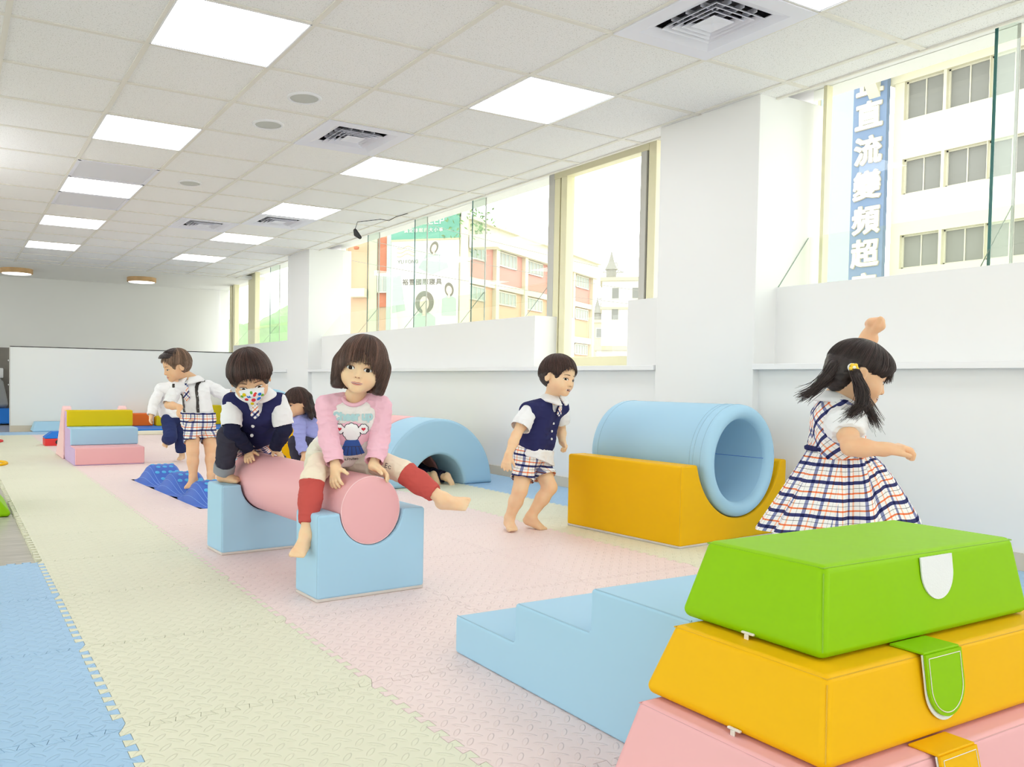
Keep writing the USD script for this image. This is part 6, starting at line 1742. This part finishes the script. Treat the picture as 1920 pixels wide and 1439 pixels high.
tm = frame_to(tie, J['neck'] + fr * .070 + UPV * -.030, sd, unit(UPV + fr * .12 + sd * .0), np.cross(sd, unit(UPV + fr * .12)))
tv = np.asarray(tie.vertices)
obj('tie', tm, 'plaid', k.t, uv=np.c_[tv[:, 0] + tv[:, 1], tv[:, 1] - tv[:, 0]] * .8)
hair_bowl(k, 'short_hair', 'hair_fade', 3, lambda G_, H: mop(G_, H, .055, -.045, .985), (0, -.35, 1), lambda a: 1.45 if math.cos(a - math.pi / 2) > .3 else 1.75, 500, .0013, 'hair_fade')
def crop_top(G_, H):
    E_ = lambda x, y, z, a, b_, c, q=.02, op='add': G_.el(H.p(x, y, z), np.array([a, b_, c]) * H.k, H.R, q, op)
    E_(0, .004, .052, .074, .094, .060)
    E_(0, .075, .062, .055, .028, .030, .02)
    G_.half(H.p(0, 0, .048), H.R @ unit(V3(0, .25, -1)), .012)
hair_bowl(k, 'top_hair', 'hair_dark', 4, crop_top, (0, -.45, 1), lambda a: 1.30 if math.cos(a - math.pi / 2) > .2 else .95, 700, .0016, 'hair_dark')

# ---- child in a white sweatshirt running behind the suspenders boy
J = dict(neck=V3(1.775, 7.419, .716), chest=V3(1.742, 7.431, .602), waist=V3(1.748, 7.421, .460), pelvis=V3(1.762, 7.407, .395),
         shR=V3(1.655, 7.423, .650), elR=V3(1.592, 7.390, .530), wrR=V3(1.556, 7.348, .415), shL=V3(1.840, 7.422, .660), elL=V3(1.885, 7.395, .545), wrL=V3(1.870, 7.352, .440),
         hipR=V3(1.715, 7.380, .372), knR=V3(1.705, 7.262, .235), anR=V3(1.700, 7.400, .195), hipL=V3(1.800, 7.435, .368), knL=V3(1.828, 7.422, .215), anL=V3(1.855, 7.461, .060), toe=V3(1.8, 7.3, .0))
hd = Head((1.800, 7.365, .840), view(-.5, -.85, -.1), UPV, .95)
k = Kid('child in a white sweatshirt and dark blue trousers, running behind the boy in suspenders', (1.80, 7.42, 0), J, hd, view(.88, -.5, 0), .006)
k.naked(thin_leg=-.004)
hand(k.F, J['wrR'], view(-.2, -.1, -1), view(.8, 0, 0), 1, (.3, .4, .3), .15, .95, (.6, .3), .007)
hand(k.F, J['wrL'], view(0, -.3, -1), view(-.8, 0, 0), -1, (.3, .4, .3), .15, .95, (.6, .3), .007)
foot(k.F, J['anR'], view(-.1, -.5, -.75), view(-.3, .7, -.4), 1, .95)
foot(k.F, J['anL'], view(-.1, -.95, -.05), UPV, -1, .95)
b = k.finish()
hd.features(k.F, b)
left = k.left; fr = view(-.5, -.85, 0)
k.cloth('sweatshirt', 'cloth_white', lambda G_: (torso(G_, J, left, .024, w=.040), G_.rc(J['chest'], J['neck'], .060, .042, .03)), [(J['pelvis'] + V3(0, 0, .0), -UPV)], (.014, 16, 3), h=.006)
for q in 'RL':
    sleeve(k, q, .016, 'sleeve', 'cloth_white', 1.95, None, (.010, 18, 2 if q == 'L' else 7), .0)
_, PG, _ = k.cloth('trousers', 'cloth_indigo', lambda G_: (torso(G_, dict(J, chest=J['pelvis']), left, .008), [leg(G_, J['hip' + q], J['kn' + q], J['an' + q], .014, r=(.054, .044, .036)) for q in 'RL']),
        [(J['pelvis'] + V3(0, 0, .04), UPV)] + [(J['an' + q] - unit(J['an' + q] - J['kn' + q]) * .03, J['an' + q] - J['kn' + q], .004, np.minimum(J['kn' + q], J['an' + q]) - .07, np.maximum(J['kn' + q], J['an' + q]) + .07) for q in 'RL'], (.009, 18, 4), h=.006)
obj('chest_tag', hull_round([J['chest'] + fr * .083 + UPV * (.03 + dz) + unit(np.cross(fr, UPV)) * (.02 + dz * .25) for dz in (-.02, .02)], .006, 10), 'strap_black', k.t)
hair_bowl(k, 'short_hair', 'hair_dark', 6, lambda G_, H: mop(G_, H, .045, -.05, 1.0), (0, -.35, 1), mop_end, 300, .002, 'hair_dark', h=.005)
# ---- running boy in the navy vest and plaid shorts
J = dict(neck=V3(2.737, 3.379, .668), chest=V3(2.712, 3.405, .590), waist=V3(2.681, 3.425, .455), pelvis=V3(2.662, 3.431, .375),
         shR=V3(2.585, 3.365, .610), elR=V3(2.490, 3.340, .490), wrR=V3(2.428, 3.318, .395), shL=V3(2.835, 3.425, .622), elL=V3(2.868, 3.455, .510), wrL=V3(2.835, 3.400, .445),
         hipR=V3(2.600, 3.405, .335), knR=V3(2.545, 3.375, .205), anR=V3(2.520, 3.425, .060), hipL=V3(2.722, 3.445, .330), knL=V3(2.728, 3.365, .215), anL=V3(2.648, 3.415, .062), toe=V3(2.75, 3.3, 0))
hd = Head((2.735, 3.322, .792), view(.66, -.72, -.16), UPV + RIGHT * .16, 1.0)
k = Kid('boy running barefoot in a navy vest and plaid shorts, left of the yellow cradle', (2.65, 3.41, 0), J, hd, view(.62, .78, 0), .0038)
k.naked(thin_arm=-.001, mouth_open=.001, torso_g=-.008)
hand(k.F, J['wrR'], view(-.25, -.35, -.9), view(.4, .9, 0), -1, (.3, .4, .35), .26, 1.1, (.7, .3), .006)
hand(k.F, J['wrL'], view(.35, -.5, -.7), view(-.8, -.3, -.4), 1, (.7, .9, .7), .1, 1.0, (.6, .5), .0062)
foot(k.F, J['anR'], view(.10, -1, -.12), UPV, 1, 1.06)
foot(k.F, J['anL'], view(.80, -.55, -.28), UPV, -1, 1.06)
b = k.finish()
hd.features(k.F, b, gaze=(-.003, -.002), lids=.25, mouth='open')
left = k.left; fr = view(.68, -.72, 0); tdir = unit(J['pelvis'] - J['chest'])
k.cloth('shirt', 'cloth_white', lambda G_: (torso(G_, J, left, .006, w=.034), G_.rc(J['chest'], J['neck'], .052, .040, .03), G_.el(J['neck'] + V3(0, 0, .03) + fr * .01, (.036, .036, .04), None, .006, 'cut')), [(J['waist'] + tdir * .06, tdir)], (.006, 22, 3))
k.cloth('shirt_tail', 'cloth_white', lambda G_: [G_.path([J['waist'] + left * e, J['pelvis'] + left * e * 1.15 - V3(0, 0, .05) + fr * .008], [.074, .090], .03) for e in (-.036, .036)],
        [(J['waist'] + tdir * .030, -tdir), (J['pelvis'] + V3(0, 0, -.022), tdir + V3(0, 0, -.5) - left * .25)], (.008, 22, 5))
_, VG, _ = k.cloth('vest', 'cloth_navy', lambda G_: (torso(G_, J, left, .019, w=.040), G_.rc(J['chest'], J['neck'], .058, .044, .03),
        G_.path([J['neck'] + left * -.04 + V3(0, 0, -.012), J['shR'] + left * .008], [.030, .040], .02), G_.path([J['neck'] + left * .04 + V3(0, 0, -.012), J['shL'] - left * .008], [.030, .040], .02),
        [G_.rc(J['sh' + q] + left * s_ * .060 + V3(0, 0, .0), J['sh' + q] + left * s_ * .048 + V3(0, 0, -.05), .044, .042, .006, 'cut') for q, s_ in (('L', 1), ('R', -1))],
        vneck(G_, J['neck'] + V3(0, 0, .02) + fr * .045, J['chest'] + fr * .088 - UPV * .020, .046)), [(J['waist'] + tdir * .046, tdir + V3(0, 0, -.1) + fr * -.15)], (.004, 20, 4))
for q in 'RL':
    sleeve(k, q, .010, 'sleeve', 'cloth_white', .72, None, (.006, 22, 2 if q == 'L' else 7), .012, r=(.034, .034, .024))
collar(k, J['neck'] + V3(0, 0, .014) + fr * .010, fr, UPV + fr * .1, .044, .042, .028, w=.032)
for dz in (-.045, -.085, -.125):
    put_button(k, VG, J['chest'] + fr * .2 + UPV * dz + tdir * 0, -fr, .0065)
tie = trimesh.creation.extrude_polygon(Polygon([(-.010, 0), (.010, 0), (.017, -.05), (0, -.062), (-.017, -.05)]), .004, engine='earcut')
sd = unit(np.cross(UPV, fr)) * -1
ty = unit(UPV + fr * .2)
tv = np.asarray(tie.vertices)
obj('tie', frame_to(tie, J['neck'] + fr * .064 + UPV * -.026, sd, ty, np.cross(sd, ty)), 'plaid_small', k.t, uv=np.c_[tv[:, 0] + tv[:, 1], tv[:, 1] - tv[:, 0]] * .8)
pl = lambda m: wrap_uv(m, J['pelvis'], UPV + RIGHT * .1, -fr, .085)
k.cloth('plaid_shorts', 'plaid', lambda G_: shorts(G_, J, left, .60, .068), [(J['waist'] + V3(0, 0, -.012), UPV)], (.009, 18, 6), uv=pl)
hair_bowl(k, 'short_hair', 'hair_dark', 13, lambda G_, H: mop(G_, H, .052, -.045, .985), (0, -.4, 1), lambda a: 1.55 if math.cos(a - math.pi / 2) > .45 else 1.62 if math.cos(a - math.pi / 2) > -.1 else 1.9, 1000, .0014, 'hair_brown')

# ---- girl in the plaid dress, running with one fist raised
J = dict(neck=V3(2.508, 1.665, .715), chest=V3(2.520, 1.672, .650), waist=V3(2.545, 1.680, .560), pelvis=V3(2.560, 1.675, .500),
         shR=V3(2.455, 1.600, .655), elR=V3(2.385, 1.530, .575), wrR=V3(2.440, 1.462, .572), shL=V3(2.590, 1.735, .665), elL=V3(2.685, 1.735, .800), wrL=V3(2.728, 1.700, .918),
         hipR=V3(2.535, 1.640, .46), knR=V3(2.50, 1.62, .26), anR=V3(2.42, 1.68, .09), hipL=V3(2.585, 1.70, .46), knL=V3(2.68, 1.66, .27), anL=V3(2.66, 1.70, .06), toe=V3(2.76, 1.6, 0), hemR=V3(2.75, 1.50, .3), hemL=V3(2.3, 1.8, .3))
hd = Head((2.520, 1.604, .800), view(.93, -.20, -.34), UPV + RIGHT * .36, .985)
k = Kid('girl running in a plaid dress with a pigtail, raising one fist by the wall', (2.56, 1.67, 0), J, hd, view(.15, .98, 0), .0034, 'skin_warm')
k.naked(thin_arm=.001, mouth_open=.002)
hand(k.F, J['wrR'], view(.95, -.15, .12), view(-.1, .1, -1), 1, (.45, .7, .6), .14, 1.25, (.6, .3), .0072)
k.F.rc(J['elL'], J['wrL'], .034, .027, .02)
hand(k.F, J['wrL'], view(.12, 0, .98), view(.9, -.35, 0), 1, (1.35, 1.5, 1.0), .02, 1.5, (.55, .9), .0092)
foot(k.F, J['anR'], view(.85, -.1, -.5), view(.3, 0, .9), 1, 1.0)
foot(k.F, J['anL'], view(.97, -.2, -.05), UPV, -1, 1.0)
b = k.finish()
hd.features(k.F, b, gaze=(0, 0), lids=.35, mouth='open', smile=.8)
left = k.left; fr = view(.97, -.2, -.1); tdir = unit(J['pelvis'] - J['chest'])
pl = lambda m: (lambda w_: np.c_[w_[:, 0] + w_[:, 1], w_[:, 1] - w_[:, 0]] * .72)(wrap_uv(m, J['waist'], UPV, fr, .085))
_, BG, _ = k.cloth('dress_bodice', 'plaid', lambda G_: (torso(G_, J, left, .014, w=.034), G_.rc(J['chest'], J['neck'], .058, .042, .03), G_.path([J['neck'] - left * .04, J['shR']], [.03, .036], .02), G_.path([J['neck'] + left * .04, J['shL']], [.03, .036], .02),
        G_.el(J['neck'] + V3(0, 0, .03) + fr * .01, (.036, .036, .04), None, .006, 'cut')), [(J['waist'] + tdir * .012, tdir)], (.005, 20, 4), uv=pl)
for q in 'RL':
    sh, el = J['sh' + q], J['el' + q]; d = unit(el - sh)
    k.cloth('puff_sleeve', 'cloth_white', lambda G_: (G_.path([sh - d * .005, sh + d * .030, sh + d * .060], [.044, .060, .040], .02), G_.rc(sh + d * .058, sh + d * .072, .0400, .043, .006), G_.half(sh + d * .074, d, .003)), [], (.008, 40, 2), box_=span(sh, el, pad=.09))
collar(k, J['neck'] + V3(0, 0, .010) + fr * .004, fr, UPV + fr * .2, .044, .044, .022, w=.026)
# skirt: a flared sheet with folds, blown back and up at the front
nth, nt = 120, 30
th = np.linspace(0, 2 * math.pi, nth + 1)
T = np.linspace(0, 1, nt)
wx, wy = view(1, 0, 0), view(0, 1, 0)
wc = J['waist'] + tdir * .006
def skirt_pt(q, t, off=0.0):
    c, s_ = np.cos(q), np.sin(q)
    front, back = np.maximum(c, 0), np.maximum(-c, 0)
    rad = .086 + t * (.085 + .050 * back + .085 * front) + off
    fold = t * (.014 * np.sin(9 * q + .6) + .009 * np.sin(14 * q + 2.0)) + .004 * np.sin(30 * q) * (1 - t)
    rad = rad + fold
    rx, ry = rad * (1.0 - .08 * (1 - t)), rad * (1.06 - .16 * t)
    drop = .275 * t * (1 - .30 * front ** 2 - .02 * back) + .018 * t * np.sin(9 * q + .6) * front - .03 * np.sin(math.pi * t) * front
    return wc + (rx * c)[..., None] * wx + (ry * s_)[..., None] * wy - drop[..., None] * UPV - (t * .02)[..., None] * wx
Q, TT = np.meshgrid(th, T)
outer, inner = skirt_pt(Q, TT), skirt_pt(Q, TT, -.004)
V = np.vstack([outer.reshape(-1, 3), inner[::-1].reshape(-1, 3)])
n1 = nth + 1
idx = np.arange(2 * nt * n1).reshape(2 * nt, n1)
q4 = np.stack([idx[:-1, :-1], idx[:-1, 1:], idx[1:, 1:], idx[1:, :-1]], -1).reshape(-1, 4)
sk = trimesh.Trimesh(V, np.vstack([q4[:, [0, 2, 1]], q4[:, [0, 3, 2]]]), process=False)
panel = (np.round(Q / (math.pi / 4)) * (math.pi / 4))
uu = Q * .115 + (Q - panel) * TT * .10
uvs = np.c_[uu.ravel(), (-TT * .27).ravel()]
uvs = np.vstack([uvs, uvs.reshape(nt, n1, 2)[::-1].reshape(-1, 2)])
skp = obj('dress_skirt', sk, 'plaid', k.t, smooth=True, uv=uvs)
band = [skirt_pt(np.array([q]), np.array([.0]), .004)[0] for q in th[:-1]]
obj('waistband', tube(band, .009, 6, True), 'cloth_navy', skp, smooth=True)
def cap_hair(G_, H):
    E_ = lambda x, y, z, a, b_, c, q=.03, op='add': G_.el(H.p(x, y, z), np.array([a, b_, c]) * H.k, H.R, q, op)
    E_(0, -.006, .028, .0815, .094, .080)
    E_(0, .052, .024, .068, .045, .048, .03)
    E_(0, -.045, -.018, .062, .050, .062, .03)
    G_.half(H.p(0, .02, -.035), H.R @ unit(V3(0, .9, -1)), .012)
    E_(0, .092, -.062, .070, .060, .084, .008, 'cut')
    for x in (-1, 1):
        E_(x * .085, .006, -.034, .026, .026, .036, .008, 'cut')
        E_(x * .072, .050, -.045, .030, .044, .050, .008, 'cut')
        G_.path([H.p(x * .012, .030, .112), H.p(x * .055, .034, .085), H.p(x * .088, .030, .040), H.p(x * .092, .024, .000)], [.0022] * 4, .004, 'cut')
cp, CG = hair_bowl(k, 'hair', 'hair_dark', 21, cap_hair, (0, .10, 1), lambda a: 1.50 if math.cos(a - math.pi / 2) > .3 else 1.60 if math.cos(a - math.pi / 2) > -.3 else 2.0, 1300, .0012, 'hair_dark')
def tail(name, base, pts, rs, seed, n=160):
    pts = [np.array(p) for p in pts]
    lo, hi = span(*pts, pad=.05)
    G_ = Field(lo, hi, .0034)
    G_.path(pts, rs, .010)
    m = ruffle(G_.mesh(2), .005, 70, 3, (1, 1, .15))
    ang = np.asarray(m.vertices) @ np.array([37.0, 53.0, 0.0])
    p = obj(name, m, 'hair_dark', k.t, smooth=True, color=np.repeat((streak(ang) * .7)[:, None], 3, 1))
    rg = np.random.default_rng(seed); cs, ws = [], []
    tt = np.linspace(0, 1, len(pts)); ts = np.linspace(0, 1, 14)
    C = np.stack([np.interp(ts, tt, np.array(pts)[:, i]) for i in range(3)], 1); Rr = np.interp(ts, tt, rs)
    M = INV[k.t]
    for _ in range(n):
        o = unit(rg.normal(0, 1, 3)); e = rg.uniform(.9, 1.25)
        w_ = C + o * (Rr * e)[:, None] + rg.normal(0, .004, 3) * (ts ** 2)[:, None] * 3
        cs.append(w_ @ M[:3, :3].T + M[:3, 3])
    bc = UsdGeom.BasisCurves.Define(stage, numbered(p, 'strands'))
    bc.CreateTypeAttr('linear'); bc.CreateCurveVertexCountsAttr([14] * n)
    bc.CreatePointsAttr(Vt.Vec3fArray.FromNumpy(np.vstack(cs).astype(np.float32)))
    bc.CreateWidthsAttr(Vt.FloatArray.FromNumpy(np.tile(np.interp(ts, [0, .7, 1], [.0014, .0014, .0005]), n).astype(np.float32))); bc.SetWidthsInterpolation('vertex')
    set_tone(bc, np.repeat(np.clip(rg.normal(.4, .25, n), 0, 1), 14))
    UsdShade.MaterialBindingAPI.Apply(bc.GetPrim()).Bind(MAT['hair_dark'])
    return p
tb = hd.p(-.082, -.040, -.004)
dn = view(.05, -.1, -1); bk = view(-.35, -.2, -1)
tail('pigtail', tb, [tb, tb + view(.12, -.5, -.9) * .03, tb + dn * .07 + view(.1, -.3, 0) * .03, tb + dn * .115 + view(.05, -.4, 0) * .03, tb + dn * .158 + view(-1, -.2, 0) * .040], [.011, .013, .015, .011, .002], 4)
tail('pigtail', tb, [tb, tb + view(.2, -.5, -.9) * .03, tb + view(.22, -.15, -1) * .08, tb + view(.34, -.1, -1) * .13, tb + view(.42, -.05, -1) * .185], [.011, .012, .011, .008, .0015], 5)
nb = hd.p(.02, -.095, -.035)
tail('loose_hair', nb, [hd.p(-.035, -.075, -.005), hd.p(-.035, -.09, -.03) + view(-.3, -.1, -.8) * .02, hd.p(-.03, -.09, -.03) + view(-.65, -.2, -.75) * .075, hd.p(-.03, -.09, -.03) + view(-.75, -.2, -.65) * .125], [.022, .018, .010, .002], 6)
fl_ = [tb + hd.R @ V3(-.012, .004 * math.cos(q), .004 * math.sin(q)) for q in np.linspace(0, 6.28, 6)[:-1]]
hair_tie = obj('hair_tie', cat_mesh([trimesh.creation.icosphere(2, .0062).apply_translation(tb + hd.R @ V3(-.010, .0085 * math.cos(q), .0085 * math.sin(q))) for q in np.linspace(0, 2 * math.pi, 6)[:-1]]), 'tie_gold', k.t, smooth=True)
obj('bead', trimesh.creation.icosphere(2, .0055).apply_translation(tb + hd.R @ V3(-.013, 0, 0)), 'vinyl_cream', hair_tie, smooth=True)
tv = np.array([tb + hd.R @ V3(-.002, .013 * math.cos(q), .011 * math.sin(q)) for q in np.linspace(0, 2 * math.pi, 20)[:-1]])
obj('elastic', tube(tv, .0032, 6, True), 'cloth_white', hair_tie, smooth=True)
tie = trimesh.creation.extrude_polygon(Polygon([(-.010, 0), (.010, 0), (.019, -.075), (0, -.09), (-.019, -.075)]), .004, engine='earcut')
sd = unit(np.cross(UPV, fr)) * -1; ty = unit(UPV + fr * .05); tv = np.asarray(tie.vertices)
obj('tie', frame_to(tie, J['neck'] + fr * .070 + UPV * -.040, sd, ty, np.cross(sd, ty)), 'plaid', k.t, uv=np.c_[tv[:, 0] + tv[:, 1], tv[:, 1] - tv[:, 0]] * .8)

# ---- crouching girl in lavender behind the roller
J = dict(neck=V3(2.262, 5.655, 0.482), chest=V3(2.297, 5.648, 0.430), waist=V3(2.357, 5.653, 0.330), pelvis=V3(2.397, 5.658, 0.265),
         shR=V3(2.227, 5.578, 0.435), elR=V3(2.207, 5.518, 0.315), wrR=V3(2.217, 5.456, 0.220), shL=V3(2.357, 5.723, 0.450), elL=V3(2.432, 5.708, 0.355), wrL=V3(2.412, 5.648, 0.280),
         hipR=V3(2.352, 5.603, 0.275), knR=V3(2.182, 5.548, 0.300), anR=V3(2.237, 5.568, 0.075), hipL=V3(2.422, 5.703, 0.265), knL=V3(2.322, 5.688, 0.300), anL=V3(2.367, 5.688, 0.075), toe=V3(2.122, 5.488, 0.000))
hd = Head((2.222, 5.608, .588), view(-.80, -.58, -.20), UPV + RIGHT * -.05, 1.0)
k = Kid('girl in a lavender sweatshirt with a daisy, crouching in front of the yellow arch', (2.28, 5.62, 0), J, hd, view(.55, .83, 0), .0048, 'skin_warm')
k.naked(mouth_open=.002, torso_g=-.008)
hand(k.F, J['wrR'], view(.25, -.2, -.95), view(-.3, .6, 0), 1, (.3, .4, .3), .15, 1.0, (.6, .3), .0066)
hand(k.F, J['wrL'], view(-.1, -.3, -.95), view(-.5, .5, 0), 1, (.3, .4, .3), .15, 1.0, (.6, .3), .0066)
foot(k.F, J['anR'], view(-.85, -.5, 0), UPV, 1, .95)
foot(k.F, J['anL'], view(-.85, -.5, 0), UPV, -1, .95)
b = k.finish()
hd.features(k.F, b, lids=.6, mouth='open', smile=1.0)
left = k.left; fr = view(-.8, -.5, -.25)
_, LG, _ = k.cloth('sweatshirt', 'cloth_lavender', lambda G_: (torso(G_, J, left, .020, w=.038), G_.rc(J['chest'], J['neck'], .058, .042, .03)), [(J['pelvis'] + V3(0, 0, .0), J['pelvis'] - J['chest'])], (.012, 20, 3))
for q in 'RL':
    sleeve(k, q, .013, 'sleeve', 'cloth_lavender', 1.92, J['neck'] + left * (.04 if q == 'L' else -.04), (.010, 22, 2 if q == 'L' else 7), .002)
for q in 'RL':
    hip, kn, an = J['hip' + q], J['kn' + q], J['an' + q]
    k.cloth('trouser_leg', 'cloth_denim', lambda G_: leg(G_, hip, kn, an, .009, r=(.056, .042, .034)), [(an - unit(an - kn) * .02, an - kn)], (.007, 24, 4), box_=span(hip, kn, an, pad=.09))
c = LG.hit(J['chest'] + view(-.35, -1, -.3) * .16 + UPV * -.035, -view(-.35, -1, -.3), .25)
vd = view(-.35, -1, -.1); ex = unit(np.cross(UPV, vd)); ey = np.cross(vd, ex)
pet = shapely.union_all([shapely.Point(.017 * math.cos(q), .017 * math.sin(q)).buffer(.0135) for q in np.linspace(0, 2 * math.pi, 8)[:-1]])
dz = obj('daisy', shell_on(None, c, ex, ey, pet, .004, LG), 'print_white', k.t, smooth=True)
obj('daisy_heart', shell_on(None, c, ex, ey, shapely.Point(0, 0).buffer(.011), .006, LG), 'daisy_yellow', dz, smooth=True)
def long_hair(G_, H):
    cap_hair(G_, H)
    for x, y in ((-.070, -.02), (.07, -.02), (0, -.085), (-.045, -.07), (.045, -.07)):
        G_.path([H.p(x, y, .02), H.p(x * 1.08, y - .012, -.06), H.p(x * 1.0, y - .03, -.115), H.p(x * .9, y - .035, -.140)], [.030, .026, .018, .006], .02)
    G_.el(H.p(0, .092, -.062), np.array([.066, .066, .074]) * H.k, H.R, .008, 'cut')
hair_bowl(k, 'long_hair', 'hair_dark', 31, long_hair, (0, -.1, 1), lambda a: 1.5 if math.cos(a - math.pi / 2) > .5 else 2.3, 700, .0017, 'hair_brown', h=.0042)

# ---- child crawling through the rainbow of arches, soles towards us
J = dict(neck=V3(3.015, 5.98, .215), chest=V3(3.035, 5.90, .195), waist=V3(3.06, 5.75, .165), pelvis=V3(3.08, 5.64, .145),
         shR=V3(2.94, 5.96, .20), elR=V3(2.90, 6.02, .10), wrR=V3(2.90, 6.12, .03), shL=V3(3.12, 5.98, .20), elL=V3(3.16, 6.04, .10), wrL=V3(3.16, 6.14, .03),
         hipR=V3(3.03, 5.60, .125), knR=V3(3.01, 5.40, .058), anR=V3(3.115, 5.185, .062), hipL=V3(3.13, 5.60, .125), knL=V3(3.16, 5.38, .058), anL=V3(3.20, 5.130, .052), toe=V3(3.2, 5.0, .0))
hd = Head((3.005, 6.09, .265), view(-.1, 1, .1), UPV - AWAY * .1, .95)
k = Kid('child in dark clothes crawling through the foam arches, bare soles towards us', (3.08, 5.55, 0), J, hd, view(.97, .2, 0), .005)
k.naked(torso_g=-.004)
hand(k.F, J['wrR'], (0, 1, -.1), (0, 0, -1), 1, k=1.0, fr=.0066)
hand(k.F, J['wrL'], (0, 1, -.1), (0, 0, -1), -1, k=1.0, fr=.0066)
foot(k.F, J['anR'], (.18, -.30, -.9), (-.4, .9, -.4), 1, 1.0, heel=.016)
foot(k.F, J['anL'], (.22, -.42, -.85), (-.4, .9, -.4), -1, 1.0, heel=.016)
b = k.finish()
hd.features(k.F, b)
left = k.left
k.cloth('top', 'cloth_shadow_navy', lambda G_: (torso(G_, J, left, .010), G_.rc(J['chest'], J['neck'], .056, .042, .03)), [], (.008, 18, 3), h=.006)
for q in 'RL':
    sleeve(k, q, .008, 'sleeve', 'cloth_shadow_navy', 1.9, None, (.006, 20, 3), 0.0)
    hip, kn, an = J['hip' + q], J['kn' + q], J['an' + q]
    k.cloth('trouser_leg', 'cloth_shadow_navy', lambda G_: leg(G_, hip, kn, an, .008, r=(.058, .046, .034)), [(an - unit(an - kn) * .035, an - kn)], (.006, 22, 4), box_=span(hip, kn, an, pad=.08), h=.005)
hair_bowl(k, 'short_hair', 'hair_dark', 41, lambda G_, H: mop(G_, H, .045, -.05, 1.0), (0, -.35, 1), mop_end, 200, .002, 'hair_dark', h=.005)
